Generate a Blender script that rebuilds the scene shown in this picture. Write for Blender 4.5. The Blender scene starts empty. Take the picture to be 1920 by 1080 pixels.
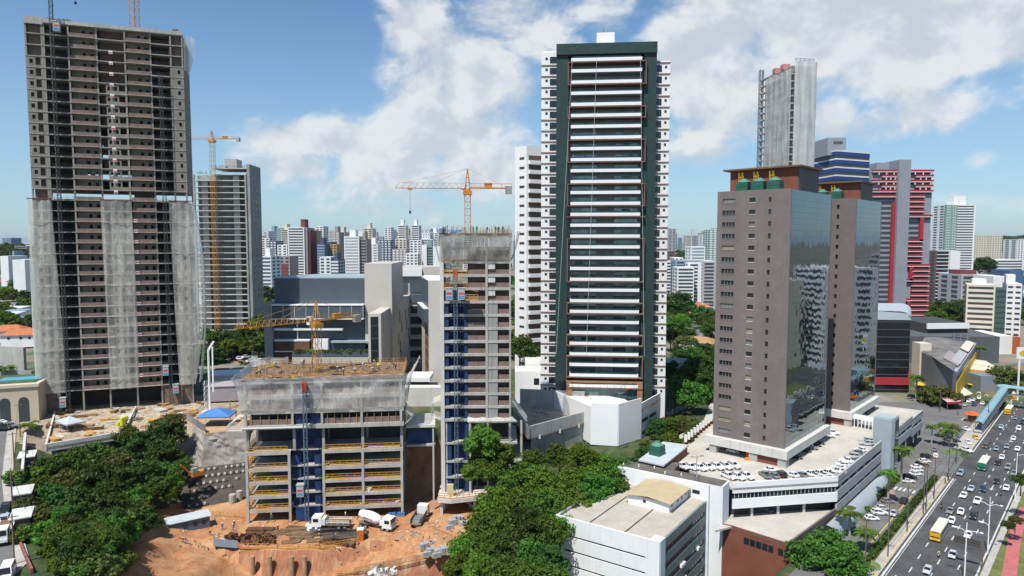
import bpy,math,random
import numpy as np
from mathutils import Vector,Matrix
R = math.radians
rnd = random.Random(7)
scene = bpy.context.scene
COL = scene.collection
# camera
H,PITCH,F = 62.0,R(3.93),1280.0
cam = bpy.data.cameras.new('camera'); camo = bpy.data.objects.new('camera',cam); COL.objects.link(camo)
camo.location = (0,0,H); camo.rotation_euler = (R(90) - PITCH,0,0)
cam.sensor_width = 36; cam.lens = 24; cam.clip_start = .5; cam.clip_end = 30000
scene.camera = camo
scene.view_settings.view_transform = 'Standard'; scene.view_settings.look = 'None'
scene.view_settings.exposure = EXPOSURE = 0.24
scene.view_settings.gamma = 1
scene.cycles.max_bounces = 6; scene.cycles.transparent_max_bounces = 12
scene.cycles.diffuse_bounces = 2; scene.cycles.glossy_bounces = 3; scene.cycles.volume_bounces = 0
scene.cycles.use_denoising = True
def ray(px,py):
 cx,cy = (px - 960) / F,(540 - py) / F
 s,c = math.sin(PITCH),math.cos(PITCH)
 return Vector((cx,c + cy * s,-s + cy * c))
def at(px,py,Y):
 d = ray(px,py); t = Y / d.y
 return Vector((d.x * t,Y,H + d.z * t))
def gr(px,py,z=0.0):
 d = ray(px,py); t = (z - H) / d.z
 return Vector((d.x * t,d.y * t,z))
RA = R(48)
def RV(u,v,z=0):            # road frame: u along the avenue, v to its right
 return Vector((u * math.cos(RA) + v * math.sin(RA),u * math.sin(RA) - v * math.cos(RA),z))
def toRV(p): return (p[0] * math.cos(RA) + p[1] * math.sin(RA),p[0] * math.sin(RA) - p[1] * math.cos(RA))
# sun and sky
SUN_EL,SUN_AZ = R(60),R(240)      # azimuth of the sun measured from +X, counter-clockwise
sd = Vector((math.cos(SUN_EL) * math.cos(SUN_AZ),math.cos(SUN_EL) * math.sin(SUN_AZ),math.sin(SUN_EL)))
sl = bpy.data.lights.new('sun','SUN'); sl.energy = 5.0; sl.angle = R(.53); sl.color = (1,.955,.88)
so = bpy.data.objects.new('sun',sl); COL.objects.link(so)
so.rotation_euler = (-sd).to_track_quat('-Z','Y').to_euler()
class NT:                            # small node-tree writer
 def __init__(s,t): s.t = t; s.n = t.nodes; s.l = t.links
 def new(s,typ,**kw):
  n = s.n.new(typ)
  for k,v in kw.items(): setattr(n,k,v)
  return n
 def put(s,sock,v):
  if isinstance(v,bpy.types.NodeSocket): s.l.new(v,sock)
  else: sock.default_value = v
 def math(s,op,a,b=0.0,clamp=False):
  n = s.new('ShaderNodeMath',operation=op,use_clamp=clamp); s.put(n.inputs[0],a); s.put(n.inputs[1],b); return n.outputs[0]
 def vec(s,op,a,b=(0,0,0)):
  n = s.new('ShaderNodeVectorMath',operation=op); s.put(n.inputs[0],a)
  if op == 'SCALE': s.put(n.inputs['Scale'],b)
  else: s.put(n.inputs[1],b)
  return n.outputs['Value'] if op in ('LENGTH','DOT_PRODUCT','DISTANCE') else n.outputs[0]
 def rng(s,v,a,b,c=0.0,d=1.0,smooth=False):
  n = s.new('ShaderNodeMapRange',interpolation_type='SMOOTHSTEP' if smooth else 'LINEAR')
  for i,x in enumerate((v,a,b,c,d)): s.put(n.inputs[i],x)
  return n.outputs[0]
 def noise(s,v,scale,detail=4.0,rough=.55,dist=0.0):
  n = s.new('ShaderNodeTexNoise'); s.put(n.inputs['Vector'],v); n.inputs['Scale'].default_value = scale
  n.inputs['Detail'].default_value = detail; n.inputs['Roughness'].default_value = rough; n.inputs['Distortion'].default_value = dist
  return n.outputs['Fac']
 def mix(s,f,a,b,mode='MIX'):
  n = s.new('ShaderNodeMix',data_type='RGBA',blend_type=mode); s.put(n.inputs[0],f)
  s.put(n.inputs[6],a if isinstance(a,bpy.types.NodeSocket) else (*a,1)); s.put(n.inputs[7],b if isinstance(b,bpy.types.NodeSocket) else (*b,1))
  return n.outputs[2]
 def ramp(s,f,stops):
  n = s.new('ShaderNodeValToRGB'); s.put(n.inputs[0],f); e = n.color_ramp.elements
  while len(e) < len(stops): e.new(.5)
  for q,(p,c) in zip(e,stops): q.position = p; q.color = (*c,1) if len(c) == 3 else c
  return n.outputs[0]
w = bpy.data.worlds.new('World'); scene.world = w; w.use_nodes = True
W = NT(w.node_tree)
W.n.clear()
sky = W.new('ShaderNodeTexSky',sky_type='NISHITA'); sky.sun_disc = False
sky.sun_elevation = SUN_EL; sky.sun_rotation = R(90) - SUN_AZ
sky.air_density = 1.0; sky.dust_density = .35; sky.ozone_density = 2.6; sky.altitude = 50
D = W.new('ShaderNodeTexCoord').outputs['Generated']
def sdir(px,py):
 d = ray(px,py); d.normalize(); return d
BLOBS = [(880,140,150,130,1.0),(790,40,80,90,.9),(960,50,170,90,.85),(830,240,200,70,1.0),(640,262,190,46,.85),(730,320,160,60,.7),
   (920,310,170,80,.8),(640,350,170,45,.45),(1290,110,120,120,.9),(1420,50,220,110,.95),(1640,50,360,130,1.1),(1860,30,240,110,1.0),
   (1310,280,100,100,.7),(1360,190,120,120,.8),(1562,225,44,60,.95),(1640,238,80,40,.75),(1745,205,75,55,.72),
   (1850,372,90,42,.5),(1832,296,46,26,.5),(1440,150,140,70,.6),(1760,90,250,70,.85),(560,310,120,44,.6),(700,395,150,40,.5),(840,390,150,50,.55),(960,200,110,110,.8),(1120,30,130,60,.6),(560,262,100,28,.45)]
acc = None
for (px,py,rx,ry,wt) in BLOBS:
 c = sdir(px,py)
 q = W.vec('MULTIPLY',W.vec('SUBTRACT',D,tuple(c)),(F / rx,min(F / rx,F / ry) * .6,F / ry))
 g = W.rng(W.vec('LENGTH',q),0.15,1.5,wt,0.0,True)
 acc = g if acc is None else W.math('MAXIMUM',acc,g)
DS = W.vec('MULTIPLY',D,(1,1,1.35))
n1 = W.noise(DS,8.5,10.0,.6,.3)
off = W.vec('ADD',DS,(-.022,-.006,.028))
n2 = W.noise(off,8.5,6.0,.6,.3)
n3 = W.noise(DS,2.6,4.0,.5)
dens = W.math('ADD',W.math('MULTIPLY',acc,.92),W.math('MULTIPLY',W.math('SUBTRACT',n1,.5),1.9))
dens = W.math('ADD',dens,W.math('MULTIPLY',W.math('SUBTRACT',n3,.5),.5))
cov = W.rng(dens,.25,.72,0,1,True)
lit = W.rng(W.math('SUBTRACT',n1,n2),-.10,.11,0,1,True)
thick = W.rng(dens,.6,1.4,0,1,True)
lit = W.math('MULTIPLY',W.math('ADD',W.math('MULTIPLY',lit,.62),.38),W.math('SUBTRACT',1.0,W.math('MULTIPLY',thick,.16)))
sepz = W.new('ShaderNodeSeparateXYZ'); W.put(sepz.inputs[0],D)
ccol = W.mix(lit,(4.6,5.3,6.2),(7.9,8.2,8.4))
veil = W.rng(sepz.outputs['Z'],0.0,.34,.5,0.0,True)
base = W.mix(veil,W.mix(1.0,sky.outputs[0],(.92,1.15,1.26),'MULTIPLY'),(3.9,5.5,7.2))
cov = W.math('MULTIPLY',cov,W.rng(sepz.outputs['Z'],-.02,.07,.35,.92))
mixc = W.mix(cov,base,ccol)
bg = W.new('ShaderNodeBackground'); W.put(bg.inputs[0],mixc); bg.inputs[1].default_value = .088
out = W.new('ShaderNodeOutputWorld'); W.l.new(bg.outputs[0],out.inputs[0])
# materials
MATS = {}
def _new(name):
 m = bpy.data.materials.new(name); m.use_nodes = True; t = NT(m.node_tree); t.n.clear()
 o = t.new('ShaderNodeOutputMaterial'); p = t.new('ShaderNodeBsdfPrincipled'); t.l.new(p.outputs[0],o.inputs[0])
 return m,t,p,o
def mat(name,col,rough=.8,var=.15,vs=.35,metal=0.0,spec=.3,bump=0.0,bs=4.0,col2=None,streak=0.0,objcol=False,fine=.08,fs=6.0):
 if name in MATS: return MATS[name]
 m,t,p,o = _new(name)
 pos = t.new('ShaderNodeNewGeometry').outputs['Position']
 a = tuple(c * (1 - var) for c in col); b = tuple(min(1,c * (1 + var)) for c in (col2 or col))
 if objcol:
  oc = t.new('ShaderNodeObjectInfo').outputs['Color']
  c = t.mix(t.math('MULTIPLY',t.noise(pos,1.5),var),oc,(.12,.1,.08))
 else:
  c = t.mix(t.rng(t.noise(pos,vs,5,.6),.3,.7),a,b)
  if fine: c = t.mix(t.math('MULTIPLY',t.rng(t.noise(pos,fs,3),.35,.65),fine * 2),c,tuple(x * .55 for x in col))
  if streak:
   sv = t.vec('MULTIPLY',pos,(1.6,1.6,.09))
   c = t.mix(t.math('MULTIPLY',t.rng(t.noise(sv,1.0,4,.6),.5,.75),streak),c,tuple(x * .45 for x in col))
 t.put(p.inputs['Base Color'],c)
 p.inputs['Roughness'].default_value = rough; p.inputs['Metallic'].default_value = metal; p.inputs['Specular IOR Level'].default_value = spec
 if bump:
  bn = t.new('ShaderNodeBump'); bn.inputs['Strength'].default_value = bump; bn.inputs['Distance'].default_value = .1
  t.put(bn.inputs['Height'],t.noise(pos,bs,4)); t.put(p.inputs['Normal'],bn.outputs[0])
 MATS[name] = m; return m
def net_mat(name,col,alpha,asc=.35):
 """thin woven netting: see-through, denser along its wrinkles and overlaps"""
 m,t,p,o = _new(name); t.n.remove(p)
 pos = t.new('ShaderNodeNewGeometry').outputs['Position']
 c = t.mix(t.rng(t.noise(pos,.22,5),.35,.65),tuple(x * .86 for x in col),col)
 d = t.new('ShaderNodeBsdfDiffuse'); t.put(d.inputs[0],c)
 tl = t.new('ShaderNodeBsdfTranslucent'); t.put(tl.inputs[0],c)
 s1 = t.new('ShaderNodeMixShader'); s1.inputs[0].default_value = .4; t.l.new(d.outputs[0],s1.inputs[1]); t.l.new(tl.outputs[0],s1.inputs[2])
 tr = t.new('ShaderNodeBsdfTransparent')
 s2 = t.new('ShaderNodeMixShader')
 n = t.noise(t.vec('MULTIPLY',pos,(1,1,.16)),.5,4,.6,.8); wr = t.rng(t.math('ABSOLUTE',t.math('SUBTRACT',n,.5)),0,.022,asc * .9,0,True)
 n2 = t.noise(t.vec('MULTIPLY',pos,(.55,.55,.9)),.6,3,.6,1.2); wr2 = t.rng(t.math('ABSOLUTE',t.math('SUBTRACT',n2,.47)),0,.016,asc * .7,0,True)
 f = t.math('ADD',t.math('ADD',t.rng(t.noise(pos,.12,3),.35,.65,alpha - asc * .4,alpha + asc * .4),wr),wr2,True)
 t.put(s2.inputs[0],f); t.l.new(tr.outputs[0],s2.inputs[1]); t.l.new(s1.outputs[0],s2.inputs[2]); t.l.new(s2.outputs[0],o.inputs[0])
 MATS[name] = m; return m
def mirror_mat(name,tint,wob=.5,px=1.25,pz=1.7,rough=.03):
 """reflective curtain wall: every pane tilted a hair so reflections break up"""
 m,t,p,o = _new(name)
 tc = t.new('ShaderNodeTexCoord').outputs['Object']
 geo = t.new('ShaderNodeNewGeometry')
 sn = t.new('ShaderNodeVectorMath',operation='SNAP'); t.put(sn.inputs[0],tc); sn.inputs[1].default_value = (px,px,pz)
 wn = t.new('ShaderNodeTexWhiteNoise',noise_dimensions='3D'); t.put(wn.inputs[0],sn.outputs[0])
 jit = t.vec('SCALE',t.vec('SUBTRACT',wn.outputs['Color'],(.5,.5,.5)),.006 * wob)
 nz = t.new('ShaderNodeTexNoise'); t.put(nz.inputs['Vector'],t.vec('MULTIPLY',tc,(.5,.5,.35))); nz.inputs['Scale'].default_value = 1.0; nz.inputs['Detail'].default_value = 2
 jit2 = t.vec('SCALE',t.vec('SUBTRACT',nz.outputs['Color'],(.5,.5,.5)),.021 * wob)
 nrm = t.vec('NORMALIZE',t.vec('ADD',geo.outputs['Normal'],t.vec('ADD',jit,jit2)))
 p.inputs['Base Color'].default_value = (*tint,1); p.inputs['Metallic'].default_value = 1.0; p.inputs['Roughness'].default_value = rough
 t.put(p.inputs['Normal'],nrm)
 MATS[name] = m; return m
def glass(name,col,rough=.08,spec=.6,var=.3):
 return mat(name,col,rough,var,.45,0,spec,fine=0)
concrete = mat('concrete',(.40,.39,.36),.9,.18,.25,streak=.45,bump=.2)
concrete_d = mat('concrete_grey',(.30,.30,.285),.9,.22,.3,streak=.5,bump=.2)
concrete_l = mat('concrete_pale',(.56,.55,.52),.9,.12,.2,streak=.35)
brick = mat('hollow_brick',(.215,.15,.125),.95,.25,.8,fine=.2,fs=3)
brick_g = mat('block_infill',(.24,.215,.185),.95,.25,.6,fine=.2,fs=3)
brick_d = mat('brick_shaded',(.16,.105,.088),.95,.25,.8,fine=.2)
slab_dark = mat('shade_dark',(.055,.05,.046),.95,.3,.5)  # near-black, so the shade of open interiors sits in the colour
white = mat('white_render',(.75,.75,.74),.7,.05,.12,streak=.13)
white_clean = mat('white_paint',(.78,.78,.78),.55,.03,.2)
steel_y = mat('yellow_steel',(.50,.235,.03),.5,.12,1)
steel_o = mat('orange_steel',(.55,.22,.05),.5,.15,1)
steel_p = mat('faded_red_steel',(.62,.34,.25),.55,.2,1)
steel_b = mat('blue_steel',(.09,.15,.22),.5,.2,1)
steel_k = mat('dark_steel',(.06,.06,.06),.5,.2,1)
steel_g = mat('galvanised',(.42,.44,.46),.4,.12,2,metal=.6)
rust = mat('rusty_rebar',(.16,.075,.04),.9,.35,2,fine=.3)
wood = mat('formwork_timber',(.42,.28,.13),.85,.35,.8,fine=.25)
wood_d = mat('old_plywood',(.22,.14,.08),.85,.35,.8,fine=.25)
bluepanel = mat('blue_hoarding',(.016,.043,.13),.6,.3,.5)
bluetarp = mat('blue_tarp',(.07,.20,.46),.5,.12,1)
yellow = mat('yellow_paint',(.66,.42,.035),.55,.2,1,fine=.15)
asphalt = mat('asphalt',(.08,.081,.084),.9,.38,.16,fine=.2,fs=1.2)
asphalt_o = mat('old_asphalt',(.15,.148,.145),.92,.2,.15,fine=.12)
pave = mat('pavement',(.40,.38,.34),.9,.18,.4,fine=.12)
deck = mat('car_park_concrete',(.47,.44,.385),.88,.16,.16,fine=.1,fs=1.2)
paint_w = mat('road_paint',(.58,.58,.56),.7,.3,2,fine=.25)
paint_y = mat('yellow_road_paint',(.62,.45,.10),.8,.2,1,fine=.15)
tile_o = mat('terracotta_tiles',(.46,.16,.075),.85,.2,.8,fine=.2)
tile_b = mat('weathered_tiles',(.40,.24,.12),.9,.35,1.0,fine=.25)
glass_d = glass('dark_glass',(.018,.024,.028))
glass_t = mat('teal_glass',(.15,.235,.24),.1,.45,.45,.55,.8,fine=0)
black = mat('black_rubber',(.02,.02,.02),.8,.1)
carpaint = mat('car_paint',(1,1,1),.22,.06,objcol=True,spec=.5)
carglass = mat('car_glass',(.015,.018,.02),.08,.1,spec=.6,fine=0)
chrome = mat('lamp_glass',(.75,.75,.75),.2,.05,fine=0)
redlamp = mat('red_lamp',(.5,.03,.02),.3,.05,fine=0)
# mesh builder
class MB:
 def __init__(s): s.v = []; s.f = []; s.m = []
 def quad(s,a,b,c,d,m=0):
  n = len(s.v); s.v += [tuple(a),tuple(b),tuple(c),tuple(d)]; s.f.append((n,n + 1,n + 2,n + 3)); s.m.append(m); return s
 def tri(s,a,b,c,m=0):
  n = len(s.v); s.v += [tuple(a),tuple(b),tuple(c)]; s.f.append((n,n + 1,n + 2)); s.m.append(m); return s
 def box(s,x0,x1,y0,y1,z0,z1,m=0):
  n = len(s.v)
  s.v += [(x0,y0,z0),(x1,y0,z0),(x1,y1,z0),(x0,y1,z0),(x0,y0,z1),(x1,y0,z1),(x1,y1,z1),(x0,y1,z1)]
  s.f += [(n,n + 3,n + 2,n + 1),(n + 4,n + 5,n + 6,n + 7),(n,n + 1,n + 5,n + 4),(n + 1,n + 2,n + 6,n + 5),(n + 2,n + 3,n + 7,n + 6),(n + 3,n,n + 4,n + 7)]
  s.m += [m] * 6; return s
 def prism(s,poly,z0,z1,m=0,mt=None,ms=None):
  """poly counter-clockwise [(x,y)]; z0/z1 numbers or per-vertex lists"""
  k = len(poly); n = len(s.v)
  zz0 = z0 if isinstance(z0,(list,tuple)) else [z0] * k
  zz1 = z1 if isinstance(z1,(list,tuple)) else [z1] * k
  s.v += [(p[0],p[1],z) for p,z in zip(poly,zz0)] + [(p[0],p[1],z) for p,z in zip(poly,zz1)]
  s.f.append(tuple(range(n + k - 1,n - 1,-1))); s.m.append(m)
  s.f.append(tuple(range(n + k,n + 2 * k))); s.m.append(m if mt is None else mt)
  for i in range(k):
   j = (i + 1) % k; s.f.append((n + i,n + j,n + k + j,n + k + i)); s.m.append(m if ms is None else ms)
  return s
 def bar(s,p,q,w,h=None,m=0):
  p = Vector(p); q = Vector(q); d = (q - p)
  if d.length < 1e-6: return s
  d.normalize(); h = h or w
  a = d.cross(Vector((0,0,1)))
  if a.length < 1e-4: a = Vector((1,0,0))
  a.normalize(); b = a.cross(d)
  n = len(s.v)
  for o in (p,q):
   for sa,sb in ((-1,-1),(1,-1),(1,1),(-1,1)): s.v.append(tuple(o + a * sa * w / 2 + b * sb * h / 2))
  for i in range(4):
   j = (i + 1) % 4; s.f.append((n + i,n + j,n + 4 + j,n + 4 + i)); s.m.append(m)
  s.f.append((n + 3,n + 2,n + 1,n)); s.f.append((n + 4,n + 5,n + 6,n + 7)); s.m += [m,m]; return s
 def tube(s,p,q,r0,r1=None,k=8,m=0,caps=True):
  p = Vector(p); q = Vector(q); d = (q - p).normalized(); r1 = r0 if r1 is None else r1
  a = d.cross(Vector((0,0,1)))
  if a.length < 1e-4: a = Vector((1,0,0))
  a.normalize(); b = a.cross(d); n = len(s.v)
  for o,r in ((p,r0),(q,r1)):
   for i in range(k):
    t = 2 * math.pi * i / k; s.v.append(tuple(o + (a * math.cos(t) + b * math.sin(t)) * r))
  for i in range(k):
   j = (i + 1) % k; s.f.append((n + i,n + j,n + k + j,n + k + i)); s.m.append(m)
  if caps:
   s.f.append(tuple(range(n + k - 1,n - 1,-1))); s.f.append(tuple(range(n + k,n + 2 * k))); s.m += [m,m]
  return s
 def path(s,pts,r,k=6,m=0):
  for a,b in zip(pts,pts[1:]): s.tube(a,b,r,r,k,m)
  return s
 def lathe(s,prof,c=(0,0,0),k=16,m=0):
  n = len(s.v)
  for (r,z) in prof:
   for i in range(k):
    t = 2 * math.pi * i / k; s.v.append((c[0] + r * math.cos(t),c[1] + r * math.sin(t),c[2] + z))
  for q in range(len(prof) - 1):
   for i in range(k):
    j = (i + 1) % k; s.f.append((n + q * k + i,n + q * k + j,n + (q + 1) * k + j,n + (q + 1) * k + i)); s.m.append(m)
  s.f.append(tuple(n + i for i in range(k - 1,-1,-1))); s.m.append(m)
  e = n + (len(prof) - 1) * k; s.f.append(tuple(e + i for i in range(k))); s.m.append(m); return s
 def grid(s,P,m=0):
  nr,nc = len(P),len(P[0]); n = len(s.v)
  for r in P: s.v += [tuple(p) for p in r]
  for i in range(nr - 1):
   for j in range(nc - 1):
    s.f.append((n + i * nc + j,n + i * nc + j + 1,n + (i + 1) * nc + j + 1,n + (i + 1) * nc + j)); s.m.append(m)
  return s
 def add(s,o,off=(0,0,0)):
  n = len(s.v); s.v += [(a + off[0],b + off[1],c + off[2]) for a,b,c in o.v]
  s.f += [tuple(i + n for i in f) for f in o.f]; s.m += o.m; return s
 def xf(s,M):
  s.v = [tuple(M @ Vector(v)) for v in s.v]; return s
 def mesh(s,name,mats,smooth=False):
  me = bpy.data.meshes.new(name); me.from_pydata(s.v,[],s.f)
  for m in (mats if isinstance(mats,(list,tuple)) else [mats]): me.materials.append(m)
  if any(s.m): me.polygons.foreach_set('material_index',s.m)
  if smooth: me.polygons.foreach_set('use_smooth',[True] * len(me.polygons))
  me.update(); return me
 def build(s,name,mats,parent=None,loc=(0,0,0),rz=0,smooth=False):
  return put(name,s.mesh(name,mats,smooth),parent,loc,rz)
def put(name,me,parent=None,loc=(0,0,0),rz=0):
 o = bpy.data.objects.new(name,me); COL.objects.link(o); o.location = loc; o.rotation_euler = (0,0,rz)
 if parent: o.parent = parent
 return o
def tag(o,label=None,cat=None,group=None,kind=None):
 if label: o['label'] = label
 if cat: o['category'] = cat
 if group: o['group'] = group
 if kind: o['kind'] = kind
 return o
def thing(name,label,cat,loc=(0,0,0),rz=0,group=None):
 o = bpy.data.objects.new(name,None); o.empty_display_size = .1; COL.objects.link(o)
 o.location = loc; o.rotation_euler = (0,0,rz); return tag(o,label,cat,group)
def struct(name,mb,m,loc=(0,0,0),rz=0,kind='structure'):
 return tag(mb.build(name,m,None,loc,rz),kind=kind)
def reps(name,mb,mats,parent,locs,lim=96):
 """repeats of one part: up to lim of them as objects sharing a mesh, any more as one 'stuff' part"""
 me = mb.mesh(name,mats)
 for l in locs[:lim]: put(name,me,parent,l)
 if len(locs) > lim:
  x = MB()
  for l in locs[lim:]: x.add(mb,l)
  tag(x.build(name,mats,parent),kind='stuff')
def copy_tree(o,parent=None):
 c = o.copy(); COL.objects.link(c)
 if parent: c.parent = parent
 for ch in CH.get(o.name) or []: copy_tree(ch,c)
 return c
CH = {}
def index_tree(root):
 """remember a prototype's children once so that copies are cheap"""
 kids = [o for o in COL.objects if o.parent == root]
 CH[root.name] = kids
 for k in kids: index_tree(k)
def dup(proto,loc,rz,label,group=None,cat=None,color=None,scale=None):
 c = copy_tree(proto); c.location = loc; c.rotation_euler = (0,0,rz); tag(c,label,cat,group)
 if scale: c.scale = (scale,) * 3 if not isinstance(scale,tuple) else scale
 if color:
  for ch in c.children: ch.color = (*color,1)
  c.color = (*color,1)
 return c
def frame(p0,p1):
 """origin, rotation and length of a façade from its left foot p0 to its right foot p1"""
 d = Vector((p1[0] - p0[0],p1[1] - p0[1])); return (p0[0],p0[1]),math.atan2(d.y,d.x),d.length
# terrain
def vnoise(X,Y,s,seed=0):
 X = X / s; Y = Y / s
 xi = np.floor(X); yi = np.floor(Y); fx = X - xi; fy = Y - yi
 fx = fx * fx * (3 - 2 * fx); fy = fy * fy * (3 - 2 * fy)
 def h(a,b):
  q = np.sin(a * 127.1 + b * 311.7 + seed * 74.7) * 43758.5453
  return q - np.floor(q)
 return (h(xi,yi) * (1 - fx) + h(xi + 1,yi) * fx) * (1 - fy) + (h(xi,yi + 1) * (1 - fx) + h(xi + 1,yi + 1) * fx) * fy
def fbm(X,Y,s,o=4,seed=0):
 r = 0; a = .5; t = 0
 for i in range(o): r = r + a * vnoise(X,Y,s,seed + i); t += a; s *= .5; a *= .5
 return r / t
def pdist(X,Y,poly):
 P = [(p[0],p[1]) for p in poly]; n = len(P)
 d = np.full(X.shape,1e18); ins = np.zeros(X.shape,bool)
 for i in range(n):
  ax,ay = P[i]; bx,by = P[(i + 1) % n]; ex,ey = bx - ax,by - ay
  t = np.clip(((X - ax) * ex + (Y - ay) * ey) / (ex * ex + ey * ey + 1e-9),0,1)
  d = np.minimum(d,(X - ax - t * ex) ** 2 + (Y - ay - t * ey) ** 2)
  c = ((ay > Y) != (by > Y)) & (X < (bx - ax) * (Y - ay) / (by - ay + 1e-12) + ax)
  ins ^= c
 return np.where(ins,0,np.sqrt(d))
def street_z(X,Y): return 9.5 + np.clip((Y - 108) / 75,-.3,1.2) * 3.2
P_street = [gr(78,1085,9.3),gr(45,980,10),gr(33,900,11),gr(40,800,12.5),(-128,200),(-160,330),(-600,330),(-600,60),(-78,60)]
P_back = [(-600,200),(-130,178),(-97,180),(-77,178),(-62,181),(-20,182),(10,176),(16,330),(-600,330)]
S = -1.5
P_site = [gr(306,970,S),gr(345,955,S),gr(455,935,S),(-62,176),(-2,176),gr(925,960,S),gr(930,1000,S),gr(890,1036,S),gr(800,1020,S),gr(740,1012,S),
   gr(690,1016,S),gr(600,1031,S),gr(500,1033,S),gr(430,1024,S),gr(375,1016,S),gr(290,1006,S)]
RA0,RA1 = gr(770,1005,S),gr(590,1084,-6.5)
rdir = (RA1 - RA0); rlen = math.hypot(rdir.x,rdir.y)
def ramp_z(X,Y): return S - .05 + (-6.5 - S) * np.clip(((X - RA0.x) * rdir.x + (Y - RA0.y) * rdir.y) / rlen ** 2,-.2,2)
ro = Vector((-rdir.y,rdir.x,0)) / rlen
P_ramp = [gr(705,1013,S),gr(790,1000,S),gr(875,1036,S - .3),RA1 - ro * -2.6 * -1 + rdir * 0,RA1 + rdir * 1.2 + ro * 2.6,RA1 + rdir * 1.2 - ro * 3.5,RA1 - ro * 3.5]
P_ramp = [gr(700,1012,S),gr(800,985,S),gr(880,1036,S - .3),gr(620,1082,-6.2),gr(560,1110,-7.8),gr(500,1120,-8.4),gr(545,1086,-6.4)]
P_F = [(15,171),(24,167),(37,171),(52,181),(66,186),(66,340),(10,340)]
P_right = [RV(100,-46),RV(158,-46),RV(158,-110),RV(230,-140),RV(3000,-140),RV(3000,900),RV(100,900)]
def hills(X,Y):
 r = X / np.maximum(Y,1)
 h = np.zeros_like(X)
 g = np.exp(-((r - .72) / .30) ** 2) * np.clip((Y - 1300) / 1500,0,1)
 h += g * (62 + 26 * fbm(X,Y,700,3,5))
 g = np.exp(-((r - .30) / .09) ** 2) * np.exp(-((Y - 1500) / 500) ** 2)
 h += g * 36
 g = np.exp(-((r + .74) / .10) ** 2) * np.exp(-((Y - 1150) / 380) ** 2)
 h += g * (34 + 14 * fbm(X,Y,200,3,8))
 h += np.clip((Y - 400) / 1500,0,1) * 14 * (fbm(X,Y,500,3,3) - .3)
 return h
def height(X,Y):
 z = np.full(X.shape,-14.0)
 z = np.where(Y > 262,np.clip(12 - (X - 20) * .1,1,12) + hills(X,Y),z)
 z = np.where(Y <= 262,np.maximum(z,np.clip(12 - (X - 20) * .1,1,12) - (262 - Y) * .9),z)
 def reg(poly,zz,k): return zz - k * pdist(X,Y,poly)
 z = np.maximum(z,reg(P_street,street_z(X,Y),.42))
 z = np.maximum(z,reg(P_back,13.0,1.1))
 z = np.maximum(z,reg(P_site,S,3.0))
 z = np.maximum(z,reg(P_ramp,ramp_z(X,Y),2.4))
 z = np.maximum(z,reg(P_F,9.5,.62))
 z = np.maximum(z,np.where(Y < 900,reg(P_right,0.0,2.2),z))
 sea = (X / np.maximum(Y,1) < -.40) & (Y > 2600)
 z = np.where(sea,-20,z)
 return z
def hz(x,y): return float(height(np.array([float(x)]),np.array([float(y)]))[0])
def axis(lo,hi,step,end_lo,end_hi,g=1.12):
 a = list(np.arange(lo,hi + .01,step)); s = step
 while a[-1] < end_hi: s *= g; a.append(a[-1] + s)
 s = step
 while a[0] > end_lo: s *= g; a.insert(0,a[0] - s)
 return np.array(a)
gx = axis(-128,70,1.1,-11000,11000); gy = axis(108,200,1.1,-6000,12500)
X,Y = np.meshgrid(gx,gy)
Z = height(X,Y)
P_dirt = [gr(255,1095,-9),gr(236,1030,-4),gr(303,966,-1.5),gr(335,915,2),(-80,172),(-62,178),(4,178),gr(940,950,-2),gr(945,1000,-2),gr(900,1050,-5),gr(860,1095,-9),(-40,100),(-70,100)]
dd = pdist(X,Y,P_dirt)
flat = np.minimum(pdist(X,Y,P_site),pdist(X,Y,P_ramp))
rough = np.clip(flat / 2.0,0,1) * (Y < 178) * np.clip(pdist(X,Y,P_right) / 4,0,1) * np.clip(pdist(X,Y,P_street) / 4,0,1)
gul = fbm(X * 1.0 + Y * .15,Y * .30,5.0,4,2)
gul2 = 1 - np.abs(2 * fbm(X,Y * .12,4.2,3,12) - 1)
Z += rough * ((gul - .5) * np.where(dd < 1,3.0,1.6) - np.where(dd < 1,1.5,0) * np.clip(gul2 - .55,0,1) * 2)
Z += np.where(dd < 1,(fbm(X,Y,3.5,4,9) - .5) * .5,0) * (flat < .5)
Z += np.where((Y > 178),0,1) * rough * (fbm(X,Y,9,3,6) - .5) * 1.5
nr,nc = X.shape
verts = np.stack([X,Y,Z],-1).reshape(-1,3)
ii = np.arange(nr * nc).reshape(nr,nc)
faces = np.stack([ii[:-1,:-1],ii[:-1,1:],ii[1:,1:],ii[1:,:-1]],-1).reshape(-1,4)
me = bpy.data.meshes.new('ground'); me.from_pydata(verts.tolist(),[],faces.tolist())
fc = verts[faces].mean(1)
P_yard = [(-150,176),(-120,166),(-78,172),(-62,178),(-62,215),(-150,215)]
nz_ = np.cross(verts[faces[:,1]] - verts[faces[:,0]],verts[faces[:,3]] - verts[faces[:,0]]); nz_ = np.abs(nz_[:,2]) / (np.linalg.norm(nz_,axis=1) + 1e-9)
P_gard = [(34,165),(70,165),(80,230),(40,230)]
soil = np.where(pdist(fc[:,0],fc[:,1],P_dirt) <= .6,0,np.where((fc[:,1] < 262) & (fc[:,1] > 60),1,2))
soil = np.where((soil == 0) & (nz_ < .62),3,soil); soil = np.where(pdist(fc[:,0],fc[:,1],P_yard) < .1,4,soil); soil = np.where(pdist(fc[:,0],fc[:,1],P_gard) < .1,5,soil)
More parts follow.
